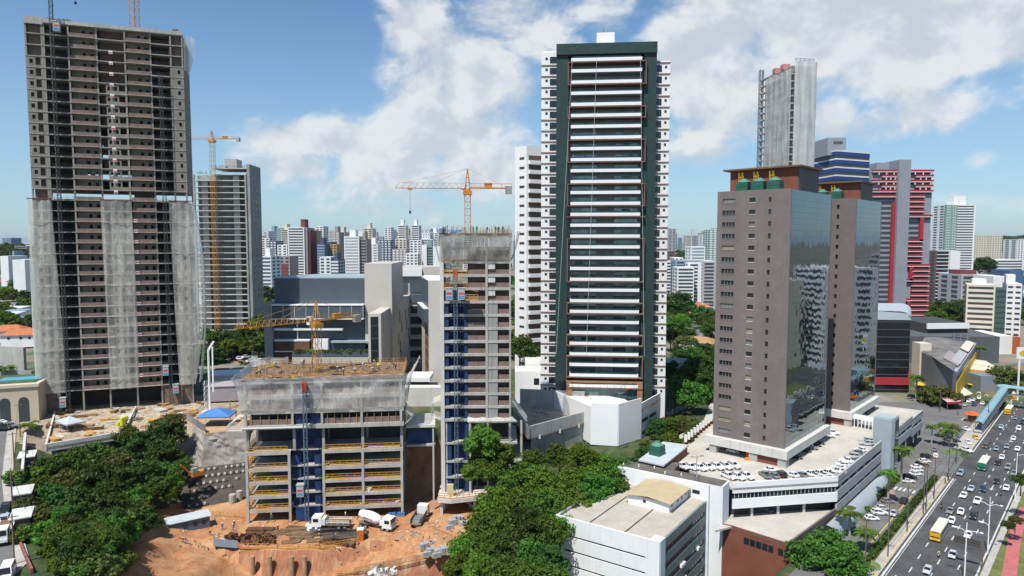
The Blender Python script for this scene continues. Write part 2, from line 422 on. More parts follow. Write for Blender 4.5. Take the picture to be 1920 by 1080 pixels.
def dirt_mat():
 m,t,p,o = _new('red_earth'); pos = t.new('ShaderNodeNewGeometry').outputs['Position']
 a = t.mix(t.rng(t.noise(pos,.16,6,.62),.32,.68),(.41,.175,.075),(.49,.285,.15))
 a = t.mix(t.rng(t.noise(t.vec('MULTIPLY',pos,(1,.5,.22)),.7,6,.65),.45,.72,0,.85),a,(.33,.115,.052))
 a = t.mix(t.rng(t.noise(pos,.09,4,.6),.5,.72,0,.75),a,(.55,.375,.215))
 a = t.mix(t.rng(t.noise(pos,2.6,5,.7),.52,.75,0,.55),a,(.24,.11,.06))
 t.put(p.inputs['Base Color'],a); p.inputs['Roughness'].default_value = .95; p.inputs['Specular IOR Level'].default_value = .1
 b = t.new('ShaderNodeBump'); b.inputs['Strength'].default_value = .8; b.inputs['Distance'].default_value = .35
 t.put(b.inputs['Height'],t.noise(t.vec('MULTIPLY',pos,(1,1,.4)),1.6,8,.68)); t.put(p.inputs['Normal'],b.outputs[0]); return m
def soil_mat():
 m,t,p,o = _new('undergrowth_soil'); pos = t.new('ShaderNodeNewGeometry').outputs['Position']
 a = t.mix(t.rng(t.noise(pos,.5,6,.65),.35,.6),(.030,.055,.016),(.075,.105,.032))
 a = t.mix(t.rng(t.noise(pos,.12,5,.6),.56,.70),a,(.17,.10,.055))
 t.put(p.inputs['Base Color'],a); p.inputs['Roughness'].default_value = .95
 b = t.new('ShaderNodeBump'); b.inputs['Strength'].default_value = 1; b.inputs['Distance'].default_value = .6
 t.put(b.inputs['Height'],t.noise(pos,1.2,8,.7)); t.put(p.inputs['Normal'],b.outputs[0]); return m
def urban_mat():
 m,t,p,o = _new('city_ground'); pos = t.new('ShaderNodeNewGeometry').outputs['Position']
 a = t.mix(t.rng(t.noise(pos,.012,6,.65),.42,.58),(.05,.085,.03),(.22,.20,.17))
 a = t.mix(t.rng(t.noise(pos,.06,4,.6),.55,.65,0,.7),a,(.30,.16,.10))
 a = t.mix(t.rng(t.noise(pos,.10,4,.6),.58,.66,0,.8),a,(.04,.075,.025))
 t.put(p.inputs['Base Color'],a); p.inputs['Roughness'].default_value = .95; return m
def cut_mat():
 m,t,p,o = _new('cut_earth'); pos = t.new('ShaderNodeNewGeometry').outputs['Position']
 a = t.mix(t.rng(t.noise(t.vec('MULTIPLY',pos,(1,.6,.25)),.45,6,.65),.32,.68),(.31,.125,.07),(.42,.215,.115))
 a = t.mix(t.rng(t.noise(t.vec('MULTIPLY',pos,(1.6,1,.16)),.9,6,.7),.5,.72,0,.8),a,(.27,.10,.055))
 a = t.mix(t.rng(t.noise(t.vec('MULTIPLY',pos,(1.2,1,.3)),.35,4,.6),.56,.72,0,.8),a,(.50,.36,.22))
 t.put(p.inputs['Base Color'],a); p.inputs['Roughness'].default_value = .95; p.inputs['Specular IOR Level'].default_value = .1
 b = t.new('ShaderNodeBump'); b.inputs['Strength'].default_value = 1; b.inputs['Distance'].default_value = .7
 t.put(b.inputs['Height'],t.noise(t.vec('MULTIPLY',pos,(1.3,1,.25)),1.0,8,.68)); t.put(p.inputs['Normal'],b.outputs[0]); return m
yard = mat('site_yard',(.36,.29,.21),.95,.3,.4,fine=.25); gard = mat('garden_soil',(.065,.07,.035),.95,.4,.4,fine=.2)
for m in (dirt_mat(),soil_mat(),urban_mat(),cut_mat(),yard,gard): me.materials.append(m)
me.polygons.foreach_set('material_index',soil.astype(np.int32)); me.polygons.foreach_set('use_smooth',[True] * len(me.polygons)); me.update()
tag(put('ground',me),kind='structure')
sea = MB(); sea.quad((-26000,2400,-1),(9000,2400,-1),(9000,27000,-1),(-26000,27000,-1))
struct('sea',sea,mat('sea_water',(.03,.09,.14),.25,.15,.01,fine=0))
# avenue, kerbs and markings
def strip(name,poly,z0,z1,m,kind='structure'):
 b = MB(); P = [(p[0],p[1]) for p in poly]
 a = sum(P[i][0] * P[(i + 1) % len(P)][1] - P[(i + 1) % len(P)][0] * P[i][1] for i in range(len(P)))
 if a < 0: P.reverse()
 b.prism(P,z0,z1); return tag(b.build(name,m),kind=kind)
def rvs(name,u0,u1,v0,v1,z0,z1,m): return strip(name,[RV(u0,v0),RV(u1,v0),RV(u1,v1),RV(u0,v1)],z0,z1,m)
rvs('avenue',104,900,-31.6,-17.6,-.3,.06,asphalt)
rvs('service_road',112,205,-44.0,-35.5,-.3,.05,asphalt_o)
strip('side_street',[RV(205,-60),RV(232,-100),RV(430,-86),RV(430,-36.4),RV(236,-36.4),RV(228,-32),RV(205,-31.65)],-.3,.052,asphalt_o)
rvs('pavement',104,207,-33.6,-31.62,-.3,.2,pave)
rvs('verge',104,207,-35.5,-33.62,-.3,.12,mat('verge_soil',(.13,.10,.06),.95,.3,.6))
strip('traffic_island',[RV(236,-31.9),RV(239,-31.62),RV(900,-31.62),RV(900,-36.3),RV(238.5,-36.3)],-.3,.22,pave)
rvs('central_kerb',104,300,-17.58,-16.4,-.3,.22,pave)
rvs('footpath',104,215,-16.38,-15.2,-.3,.07,asphalt_o)
bk = MB()
for i in range(26):
 u0 = 104 + i * 3.5; o = lambda u: .9 * math.sin((u - 118) / 14) if u > 112 else 0
 A,B = RV(u0,-15.18 + o(u0)),RV(u0 + 3.5,-15.18 + o(u0 + 3.5)); Cc,Dd = RV(u0 + 3.5,-13.0 + o(u0 + 3.5)),RV(u0,-13.0 + o(u0))
 bk.quad((Dd.x,Dd.y,.12),(Cc.x,Cc.y,.12),(B.x,B.y,.12),(A.x,A.y,.12))
struct('cycle_path',bk,mat('red_cycle_path',(.43,.13,.125),.85,.15,.6))
rvs('plaza',104,215,-15.9,6,-.3,.06,mat('plaza_concrete',(.46,.445,.41),.9,.14,.3))
rvs('grass_verge',150,300,-16.38,-8,-.25,.09,mat('dry_grass',(.13,.15,.05),.95,.35,.4))
rvs('far_carriageway',215,900,-15.5,0,-.3,.058,asphalt)
Z1 = .066
mk = MB()
def dash(u0,u1,v,wd=.14,z=Z1,b=None):
 a,c,d,e = RV(u0,v - wd),RV(u1,v - wd),RV(u1,v + wd),RV(u0,v + wd)
 (b or mk).quad((e.x,e.y,z),(d.x,d.y,z),(c.x,c.y,z),(a.x,a.y,z))
for v in (-27.7,-24.4,-21.1):
 u = 106
 while u < 420: dash(u,u + 2.6,v,.11); u += 7.2
u = 110
dash(133,207,-31.1,.18); dash(238,600,-31.1,.16); dash(104,600,-18.1,.15)
dash(133,207,-30.6,.06)
for k in range(6): dash(120 + k * 2.2,121.2 + k * 2.2,-30.7,.1)
def arrow(u,v,dirn=-1,z=Z1 + .002,s=1.0):
 pts = lambda *uv: [RV(u + a * dirn * s,v + b * s) for a,b in uv]
 a = pts((0,-.12),(3,-.12),(3,.12),(0,.12)); mk.quad(*[(p.x,p.y,z) for p in (a if dirn < 0 else a[::-1])])
 h = pts((3,-.5),(4.6,0),(3,.5)); mk.tri(*[(p.x,p.y,z) for p in (h if dirn < 0 else h[::-1])])
arrow(139,-29.2); arrow(140.5,-26.0); arrow(208,-22.6); arrow(210,-19.6); arrow(262,-24); arrow(265,-21); arrow(282,-40)
for k in range(7):                                                     # crossing on the service road and at the corner
 dash(188 + 0,190.6,-42.6 + k * 1.0,.26,.056)
for k in range(6): dash(124.5 + k * .9,125 + k * .9,-33.4,.9,.206)
tag(mk.build('road_markings',paint_w),kind='structure')
my = MB()
for k in range(18): dash(126 + k * 4.4,129.6 + k * 4.4,-32.1,.12,.206,my)
dash(118,186,-36.4,.1,.056,my)
for k in range(9):
 a = RV(150 + k * 3.0,-43.4); b = RV(153 + k * 3.0,-40.6); n = RV(0,.12)
 my.quad((a.x,a.y,.056),(a.x + n.x,a.y + n.y,.056),(b.x + n.x,b.y + n.y,.056),(b.x,b.y,.056))
tag(my.build('yellow_markings',paint_y),kind='structure')
b = MB(); rows = []
for k in range(30):
 yy = 96 + k * 4.2;
 c = np.interp(yy,[96,gr(62,1060,9.5).y,gr(38,980,10).y,gr(26,900,11).y,gr(33,800,12.5).y,230],[-80,gr(62,1060,9.5).x,gr(38,980,10).x,gr(26,900,11).x,gr(33,800,12.5).x,-165])
 z = float(street_z(0,yy))
 rows.append((c,yy,z))
b.grid([[(c - 16,y,z + .06),(c - 8,y,z + .07),(c - 2.6,y,z + .06)] for c,y,z in rows])
struct('street',b,asphalt_o)
b = MB(); b.grid([[(c - 2.6,y,z + .06),(c - 2.59,y,z + .24),(c - .3,y,z + .24),(c - .28,y,z - .4)] for c,y,z in rows]); struct('street_pavement',b,pave)
b = MB()
for k in range(0,28,2): (c,y,z),(c2,y2,z2) = rows[k],rows[k + 1]; b.quad((c - 9.3,y,z + .09),(c - 9.1,y,z + .09),(c2 - 9.1,y2,z2 + .09),(c2 - 9.3,y2,z2 + .09))
struct('street_markings',b,paint_w)
def street_edge(yy): return (float(np.interp(yy,[r[1] for r in rows],[r[0] for r in rows])),yy,float(street_z(0,yy)))
# shared construction pieces
net_w = net_mat('white_safety_net',(.93,.92,.88),.5,.30)
net_g = net_mat('grey_safety_net',(.46,.44,.40),.52,.5)
net_thin = net_mat('thin_net',(.84,.84,.82),.60,.3)
red_sign = mat('red_print',(.50,.06,.07),.6,.1,fine=0)
net_a = net_mat('tower_net',(.92,.90,.83),.36,.26)
def lattice(mb,p0,p1,w,step,r=.07,m=0,m2=None):
 """square lattice mast or jib between two points"""
 p0,p1 = Vector(p0),Vector(p1); d = p1 - p0; L = d.length; d.normalize()
 a = d.cross(Vector((0,0,1)))
 if a.length < 1e-3: a = Vector((1,0,0))
 a.normalize(); b = a.cross(d)
 C = [(-1,-1),(1,-1),(1,1),(-1,1)]
 pt = lambda t,k: p0 + d * t + a * (C[k][0] * w / 2) + b * (C[k][1] * w / 2)
 for k in range(4): mb.bar(pt(0,k),pt(L,k),r * 2,r * 2,m)
 n = max(1,round(L / step))
 for i in range(n):
  t0,t1 = L * i / n,L * (i + 1) / n
  for k in range(4):
   j = (k + 1) % 4
   mb.bar(pt(t0,k),pt(t1,j) if i % 2 else pt(t1,j),r * 1.2,r * 1.2,m); mb.bar(pt(t1,k),pt(t1,j),r * 1.2,r * 1.2,m)
def net_sheet(name,rows,m,parent=None,amp=.35,nu=24,nv=24,seed=0,scal=(2.2,7)):
 """a hung sheet of netting; rows = list of (left point, right point) from top to bottom in local space, belly by noise"""
 rr = random.Random(seed); ph = [rr.uniform(0,6.3) for _ in range(8)]; P = []
 K = len(rows) - 1
 for j in range(nv + 1):
  q = j / nv * K; i = min(int(q),K - 1); f = q - i
  l = Vector(rows[i][0]).lerp(Vector(rows[i + 1][0]),f); r = Vector(rows[i][1]).lerp(Vector(rows[i + 1][1]),f); P.append([])
  dirn = (r - l).normalized(); nn = Vector((dirn.y,-dirn.x,0))
  for k in range(nu + 1):
   u = k / nu; p = l.lerp(r,u); s = (r - l).length * u
   wv = math.sin(s / scal[0] * 3.1 + ph[0] + .9 * math.sin(j * .35 + ph[1])) + .6 * math.sin(s / scal[0] * 7 + ph[2] + j * .2) + .8 * math.sin(j / nv * scal[1] + ph[3] + s * .4) + .5 * math.sin(s*2.7 - j*.5 + ph[4])
   edge = math.sin(math.pi * min(1,max(0,u))) ** .4 if 0 < u < 1 else 0
   P[-1].append(p + nn * (amp * (wv * .5 + .8) * edge) + Vector((0,0,-.35 * abs(math.sin(u * math.pi * max(2,round((r - l).length / 4)))) if j == 0 else 0)))
 b = MB(); b.grid(P); return b.build(name,m,parent,smooth=True)
def rail_run(b,pts,h=1.1,step=2.4,r=.045):
 for a,c in zip(pts,pts[1:]):
  a,c = Vector(a),Vector(c); L = (c - a).length
  for z in (h,h * .55): b.bar(a + Vector((0,0,z)),c + Vector((0,0,z)),r * 2)
  b.bar(a + Vector((0,0,.12)),c + Vector((0,0,.12)),r,.22)
  n = max(1,round(L / step))
  for i in range(n + 1): b.bar(a.lerp(c,i / n),a.lerp(c,i / n) + Vector((0,0,h)),r * 2)
 return b
def site_clutter(name,label,cat,spot,n,mats,rr,group=None):
 return None
# tall half-netted tower (left)
p0 = at(44,37,190); p1 = at(342,65,203.5)
(ox,oy),ang,WA = frame(p0,p1); ZA0,ZA1 = 19.4,121.8; NA = 34; FA = (ZA1 - ZA0) / NA; DA = 19.0
conc_a = mat('raw_concrete_brown',(.27,.25,.22),.92,.22,.3,streak=.5)
T = thing('concrete_tower','tallest unfinished concrete and brick tower with white nets hung down its lower half, left','tower',(ox,oy,0),ang)
BX = [0,.096,.118,.263,.43,.62,.775,.91,1.0]; BX = [q * WA for q in BX]
sb = MB(); sb.box(0,WA,0,DA,-.22,0); sb.box(BX[3],BX[4],-.5,0,-.16,-.003); sb.box(BX[5],BX[6],-.5,0,-.16,-.003)
reps('slab',sb,mat('slab_edge',(.34,.325,.295),.92,.25,.6,streak=.4),T,[(0,0,ZA0 + FA * k) for k in range(NA + 1)])
for q in (0.0,BX[1],BX[2] - .4,BX[3] - .25,BX[4],BX[5] - .4,BX[6],BX[7],WA - .45):
 c = MB(); c.box(q,q + .42,.12,.6,13,ZA1 - .23); c.build('column',conc_a,T)
for q in (0,WA - .45):
 c = MB(); c.box(q,q + .42,DA - .45,DA,13,ZA1 - .23); c.build('column',concrete,T)
fl = lambda k: (0,0,ZA0 + FA * k)
H0 = FA - .224
def wall_with_holes(x0,x1,y0,y1,z0,z1,holes,b=None,m=0):
 b = b or MB(); xs = sorted({x0,x1,*[h[0] for h in holes],*[h[1] for h in holes]}); zs = sorted({z0,z1,*[h[2] for h in holes],*[h[3] for h in holes]})
 for i in range(len(xs) - 1):
  for j in range(len(zs) - 1):
   cx,cz = (xs[i] + xs[i + 1]) / 2,(zs[j] + zs[j + 1]) / 2
   if not any(h[0] < cx < h[1] and h[2] < cz < h[3] for h in holes): b.box(xs[i],xs[i + 1],y0,y1,zs[j],zs[j + 1],m)
 return b
e1 = wall_with_holes(.42,BX[1],.1,.3,0,H0,[(.9,1.7,.9,2.0),(2.3,BX[1] - .25,.5,2.5)])
reps('end_wall',e1,brick_g,T,[fl(k) for k in range(NA - 3) if k != 18])
e2 = wall_with_holes(BX[7] + .42,WA - .45,.1,.3,0,H0,[(BX[7] + 1.9,BX[7] + 2.6,.9,2.0)])
reps('end_wall',e2,brick_g,T,[fl(k) for k in range(NA - 3) if k not in (18,)])
e3 = MB(); e3.box(.42,BX[1],1.4,1.55,0,H0); reps('inner_wall',e3,brick,T,[fl(k) for k in range(NA)])
e4 = MB(); e4.box(BX[7] + .42,WA - .45,1.4,1.55,0,H0); reps('inner_wall',e4,brick,T,[fl(k) for k in range(NA) if k != 18])
for a,c in ((3,4),(5,6)):
 x0,x1 = BX[a] + .2,BX[c] - .05
 g = MB(); g.box(x0,x1,.06,.2,0,.95); reps('parapet',g,brick,T,[fl(k) for k in range(NA)],34)
 w_ = (x0 + x1) / 2
 g = wall_with_holes(x0,x1,1.5,1.65,0,H0,[(w_ - .3,w_ + .45,.0,2.1),(w_ + 1.6,w_ + 2.4,.8,2.0)]); reps('infill_wall',g,brick_g,T,[fl(k) for k in range(NA) if k != 18],34)
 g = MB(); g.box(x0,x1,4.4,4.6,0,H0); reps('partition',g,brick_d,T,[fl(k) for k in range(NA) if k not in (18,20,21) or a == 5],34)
x0,x1 = BX[4] + .42,BX[5] - .4; w_ = (x0 + x1) / 2
g = wall_with_holes(x0,x1,.25,.4,0,H0,[(x0 + .05,x0 + 1.7,0,H0 - .3),(w_ - 1.25,w_ - .6,.9,2.0),(w_ + .55,w_ + 1.2,.9,2.0),(x1 - 1.7,x1 - .1,.85,H0 - .3)])
reps('centre_wall',g,brick_g,T,[fl(k) for k in range(NA - 5) if k != 18],34)
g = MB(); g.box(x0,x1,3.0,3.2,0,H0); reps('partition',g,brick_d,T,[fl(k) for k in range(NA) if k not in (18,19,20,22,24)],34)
for a,c in ((2,3),(6,7)):
 x0,x1 = BX[a],BX[c]; g = MB(); g.box(x0,x1,6.0,6.2,0,H0); g.box(x0 - .1,x0 + .06,.46,6,0,H0); g.box(x1 - .3,x1 - .1,.46,6,0,H0)
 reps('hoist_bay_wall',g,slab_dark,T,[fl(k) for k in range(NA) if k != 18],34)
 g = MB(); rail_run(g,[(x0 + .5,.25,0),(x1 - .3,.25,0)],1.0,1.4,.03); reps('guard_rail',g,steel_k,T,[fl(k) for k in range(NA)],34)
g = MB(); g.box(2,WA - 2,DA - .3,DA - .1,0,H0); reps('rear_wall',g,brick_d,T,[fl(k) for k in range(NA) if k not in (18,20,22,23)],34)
g = MB(); g.box(0,.2,.5,DA - .5,0,H0); reps('side_wall',g,brick_g,T,[(x,0,fl(k)[2]) for k in range(NA) if k != 18 for x in (.1,WA - .3)])
g = MB(); g.box(0,WA,-.1,.1,ZA1 + .003,ZA1 + 1.0); g.box(-.1,0,-.1,DA,ZA1 - .5,ZA1 + 1.3); g.box(-.004,4.4,-.13,-.1,ZA1 - .6,ZA1 + 1.4); g.build('roof_parapet',concrete,T)
g = MB()
for k in range(26): x = BX[2] + k * .26; g.bar((x,1.2 + (k % 3) * .5,ZA1 + 1.0),(x + .1,1.2,ZA1 + 1.4 + .5 * rnd.random()),.16)
g.bar((BX[2],1.2,ZA1 + 1.4),(BX[3],1.3,ZA1 + 1.3),.3); g.bar((BX[5],1.2,ZA1 + 1.1),(BX[6] + 1,1.2,ZA1 + .9),.4,.5)
for k in range(40): x = rnd.uniform(0,WA); g.bar((x,rnd.uniform(.5,5),ZA1),(x,rnd.uniform(.5,5),ZA1 + rnd.uniform(.8,2.0)),.07)
g.box(WA - 2.6,WA - 1.2,.2,1.6,ZA1,ZA1 + 1.7)
g.build('roof_formwork',wood_d,T)
for q_ in ((.5,BX[1]),(BX[6],WA - .5)): g = MB(); g.box(*q_,.5,.7,13,ZA0 - .23); g.build('ground_hoarding',brick,T)
g = MB(); g.box(1,WA - 1,9,9.3,12.5,ZA0 - .23); g.build('ground_wall',slab_dark,T)
for k in (21,24,25,26,27,28,29,30,31,32,23,22,20,19):
 g = MB(); x = (BX[4] + BX[5]) / 2; g.box(x - .5,x + .45,-.14,-.08,ZA0 + FA * k - 1.0,ZA0 + FA * k - .1,0); g.box(x - .42,x + .37,-.155,-.141,ZA0 + FA * k - .9,ZA0 + FA * k - .55,1)
 g.build('safety_sign',[white_clean,red_sign],T)
for k in range(1,17):
 g = MB(); x = BX[5] + .6; g.box(x,x + .9,-.60,-.54,ZA0 + FA * k - .15,ZA0 + FA * k + .7,0); g.box(x + .08,x + .82,-.615,-.601,ZA0 + FA * k + .1,ZA0 + FA * k + .55,1)
 g.build('safety_sign',[white_clean,red_sign],T)
ZN = ZA0 + FA * 18
def tnet(xl,xr,bulge,name='safety_net',seed=1,top=ZN,bot=ZA0 - .3,wrap=False):
 rows = []
 for q in range(9):
  f = q / 8; z = top + (bot - top) * f; o = bulge * math.sin(f * math.pi * .9 + .25)
  rows.append(((xl[0] + (xl[1] - xl[0]) * f,-.75 - .5 * math.sin(f * 3.1),z),(xr[0] + (xr[1] - xr[0]) * f + o,-.75 - .5 * math.sin(f * 3.1),z)))
 return net_sheet(name,rows,net_a,T,.28,26,40,seed)
n_ = tnet((-1.0,-1.0),(BX[2] - .2,BX[2] + 1.6),.5,seed=3)
side = net_sheet('safety_net',[((-1.0,6,z),(-1.0,-.6,z)) for z in (ZN,ZA0 + 25,ZA0 - .3)],net_w,T,.4,12,20,5)
tnet((BX[4] - .2,BX[4] + .6),(BX[5] + .1,BX[5] + .4),.35,seed=4,bot=ZA0 - .2)
tnet((BX[7] - 1.6,BX[7] - .2),(WA + .8,WA + .4),3.4,seed=6)
net_sheet('safety_net',[((WA + 1.0,-.6,ZN),(WA + .8,10,ZN)),((WA + 3.4,-.6,ZN - 18),(WA + 3.2,10,ZN - 18)),((WA + 3.4,-.6,ZN - 38),(WA + 3.0,10,ZN - 38)),((WA + 1.6,-.6,ZA0),(WA + 1.6,10,ZA0))],net_w,T,.3,14,24,9)
net_sheet('safety_net',[((WA + .2,0,ZA1 + .5),(WA + 2.6,8,ZA1 + 1.5)),((WA + .3,0,ZA1 - 4),(WA + 2.4,8,ZA1 - 4)),((WA + .2,0,ZA1 - 10),(WA + .6,8,ZA1 - 9.5))],net_w,T,.4,10,12,12)
for x0_,x1_ in ((-1.1,BX[2] - .1),(BX[4] - .3,BX[5] + .2),(BX[7] - 1.6,WA + 1)):
 g = MB(); g.box(x0_,x1_,-.95,.0,ZN + .02,ZN + .28); g.build('net_bracket',mat('rust_red_tarp',(.20,.06,.05),.8,.2,1),T)
for q in range(1,18,3):
 z = ZA0 + FA * q
 for xa,xb in ((-.9,BX[2] + 1.4 * (1 - q / 18)),(BX[4] - .1,BX[5] + .2),(BX[7] - .6,WA + 2.2)): g = MB(); g.bar((xa,-1.35,z),((xa + xb) / 2,-1.5,z - .25),.07); g.bar(((xa + xb) / 2,-1.5,z - .25),(xb,-1.35,z),.07); g.build('net_rope',concrete_l,T)
LA = Matrix.Translation((ox,oy,0)) @ Matrix.Rotation(ang,4,'Z')
def hoist(name_,label,M,x,z0,z1,cab_zs,m,dy=-1.6,cabcol=(.40,.41,.42),w=.8):
 t = thing('construction_hoist',label,'hoist',tuple(M @ Vector((x,dy,z0))),M.to_euler().z)
 g = MB(); lattice(g,(0,0,0),(0,0,z1 - z0),w,1.5,.055); g.build('mast',m,t)
 g = MB(); z = 5.0
 while z < z1 - z0 - 3: g.bar((-.3,.3,z),(-.3,-dy + .1,z),.1); g.bar((.3,.3,z),(.3,-dy + .1,z),.1); z += 9
 g.build('wall_tie',m,t)
 for cx,cz in cab_zs:
  g = MB(); g.box(cx - .75,cx + .75,-.75,.75,cz - z0,cz - z0 + 2.6,0); g.box(cx - .6,cx + .6,-.77,-.751,cz - z0 + 1.2,cz - z0 + 1.7,1); g.box(cx - .6,cx + .6,-.77,-.751,cz - z0 + .2,cz - z0 + .9,2); g.box(cx - .85,cx + .85,-.85,.85,cz - z0 + 2.603,cz - z0 + 2.75,0)
  g.build('cabin',[mat('hoist_cabin_paint',cabcol,.5,.1,1),red_sign,mat('hoist_blue',(.10,.25,.42),.5,.1)],t)
 return t
hoist('h','dark lattice hoist on the left side of the tallest unfinished tower, rising above its roof',LA,(BX[2] + BX[3]) / 2 - .6,13.5,ZA1 + 14,[(1.25,ZA1 - 2.6),(-1.25,15.2)],steel_k)
hoist('h','dark lattice hoist on the right side of the tallest unfinished tower with two low cabins',LA,(BX[6] + BX[7]) / 2 + .2,13.5,ZA1 - 12,[(-1.25,22.5),(1.25,17)],steel_k)
# tower cranes
def crane(label,base,ztop,jib_dir,jl,cl,m,mj,w=1.7,apex=6.5,z0=0,cab=True):
 """base (x,y,z0); jib_dir angle; slewing ring at ztop"""
 t = thing('tower_crane',label,'crane',base,jib_dir); h = ztop - base[2]
 g = MB(); lattice(g,(0,0,0),(0,0,h - 1.2),w,w * 1.15,.055); g.build('mast',m,t)
 g = MB(); g.box(-w * .75,w * .75,-w * .75,w * .75,h - 1.2,h - .2); g.tube((0,0,h - .2),(0,0,h + .3),w * .55,w * .5,12); g.build('slewing_ring',m,t)
 g = MB();
 for sx in (-1,1):
  for sy in (-1,1): g.bar((sx * w * .45,sy * w * .45,h + .3),(0,sy * .12,h + apex),.16)
 for q in (.3,.55,.78):
  for sx in (-1,1): g.bar((sx * w * .45 * (1 - q),-w * .45 * (1 - q),h + .3 + (apex - .3) * q),(sx * w * .45 * (1 - q),w * .45 * (1 - q),h + .3 + (apex - .3) * q),.1); g.bar((-w * .45 * (1 - q),sx * w * .4 * (1 - q),h + .3 + (apex - .3) * q),(w * .45 * (1 - q),sx * w * .4 * (1 - q),h + .3 + (apex - .3) * q),.1)
 g.build('tower_head',m,t)
 g = MB(); n = max(4,round(jl / 1.5)); hj = 1.25
 A = lambda s: Vector((w * .4 + (jl - w * .4) * s,0,h + .3 + hj)); B = lambda s,k: Vector((w * .4 + (jl - w * .4) * s,k * .6,h + .3))
 for i in range(n):
  s0,s1,sm = i / n,(i + 1) / n,(i + .5) / n
  g.bar(A(max(0,sm - 1 / n)),A(sm),.09)
  for k in (-1,1): g.bar(B(s0,k),B(s1,k),.09); g.bar(B(s0,k),A(sm),.055); g.bar(A(sm),B(s1,k),.055)
  g.bar(B(s1,-1),B(s1,1),.075)
 g.build('jib',mj,t)
 g = MB()
 for k in (-1,1): g.bar((-w * .4,k * .6,h + .45),(-cl,k * .6,h + .45),.2,.3)
 for i in range(6): x = -w * .4 - (cl - w * .4) * (i + .5) / 6; g.bar((x,-.6,h + .5),(x,.6,h + .5),.1)
 for k in (-1,1): g.bar((-w * .4,k * .62,h + 1.5),(-cl,k * .62,h + 1.5),.06);
 for i in range(5):
  for k in (-1,1): x = -w * .4 - (cl - w * .4) * i / 4; g.bar((x,k * .62,h + .5),(x,k * .62,h + 1.5),.05)
 g.box(-cl * .55,-cl * .38,-.5,.5,h + .6,h + 1.7); g.build('counter_jib',m,t)
 g = MB(); g.box(-cl,-cl + 1.5,-.75,.75,h - .9,h + .9); g.build('counterweight',concrete_d,t)
 g = MB()
 for s in (.45,.85): g.bar((0,0,h + apex),A(s),.07)
 g.bar((0,0,h + apex),(-cl + .8,0,h + .6),.07); g.build('tie_bar',mj,t)
 s = .8; g = MB(); g.box(jl * s - .5,jl * s + .5,-.6,.6,h - .1,h + .25); g.build('trolley',m,t)
 g = MB(); g.bar((jl * s,.15,h),(jl * s,.15,h - 5),.05); g.bar((jl * s,-.15,h),(jl * s,-.15,h - 5),.05); g.box(jl * s - .25,jl * s + .25,-.3,.3,h - 5.7,h - 5); g.build('hook_block',steel_k,t)
 if cab:
  g = MB(); g.box(w * .1,w * .1 + 1.2,-w * .5 - 1.2,-w * .5,h - .6,h + 1.3,0); g.box(w * .1 + 1.2,w * .1 + 1.22,-w * .5 - 1.1,-w * .5 - .1,h + .1,h + 1.1,1); g.box(w * .1 + .2,w * .1 + 1.0,-w * .5 - 1.22,-w * .5 - 1.2,h + .1,h + 1.1,1)
  g.build('operator_cab',[white_clean,glass_d],t)
 return t
b = at(253,60,209); crane('tower crane behind the tallest unfinished tower, cut off at the top edge',(b.x,b.y,100),141,R(160),30,12,steel_o,steel_o,1.9)
# grey concrete tower further back (left)
YB = 345; pL = at(372,600,YB); pR = at(468,600,YB); WB = pR.x - pL.x; ZB0,ZB1 = 14.0,95.5; NB = 27; FB = (ZB1 - ZB0) / NB
T = thing('concrete_tower','grey unfinished concrete tower with open floors and a yellow crane climbing its front','tower',(pL.x,YB,0),R(3)); DB = 17
g = MB(); g.box(0,WB,-1.2,DB,-.38,0); reps('slab',g,concrete_l,T,[(0,0,ZB0 + FB * k) for k in range(NB)])
g = MB(); g.box(9,WB,-1.2,DB,-.38,0); reps('slab',g,concrete_l,T,[(0,0,ZB1 + FB * k) for k in (0,1)])
for x in (0,WB - .8): g = MB(); g.box(x,x + .8,-1.21,-.4,ZB0,ZB1 - .4); g.build('column',concrete_d,T)
g = MB(); g.box(0,3,.4,.7,0,FB - .39); reps('infill_wall',g,concrete,T,[(x,0,ZB0 + FB * k) for k in range(NB) for x in (3.5,WB - 7)])
g = MB(); g.box(.5,WB - .5,3.4,3.7,0,FB - .39); reps('rear_wall',g,concrete_d,T,[(0,0,ZB0 + FB * k) for k in range(NB)])
g = MB(); g.box(WB + .003,WB + 1.6,-.6,DB,ZB0,ZB1 + 5); g.build('side_wall',concrete_d,T)
g = MB()
for k in range(NB):
 for y in (3,8.5,13): g.box(WB + 1.6,WB + 1.66,y,y + 1.1,ZB0 + FB * k + .8,ZB0 + FB * k + 2)
me_ = None
wl = [(0,y,ZB0 + FB * k) for k in range(NB) for y in (3,8.5,13)]
g = MB(); g.box(WB + 1.605,WB + 1.66,0,1.1,.8,2.0); reps('window_opening',g,glass_d,T,wl)
g = MB(); g.box(13.5,19.5,5,13,ZB1 + FB,ZB1 + FB + 5.2); g.build('lift_core',concrete,T)
g = MB()
for k in range(60): x = rnd.uniform(0,WB); zz = ZB1 + (FB if x > 9 else 0); g.bar((x,-1,zz),(x,-1,zz + rnd.uniform(.6,1.6)),.08)
g.build('rebar',rust,T)
c = at(408,620,YB - 3.2); crane('orange tower crane rising up the front of the grey unfinished tower with its jib level',(c.x,c.y,12),112,R(178),17.5,14,steel_y,steel_p,2.0,4.5)
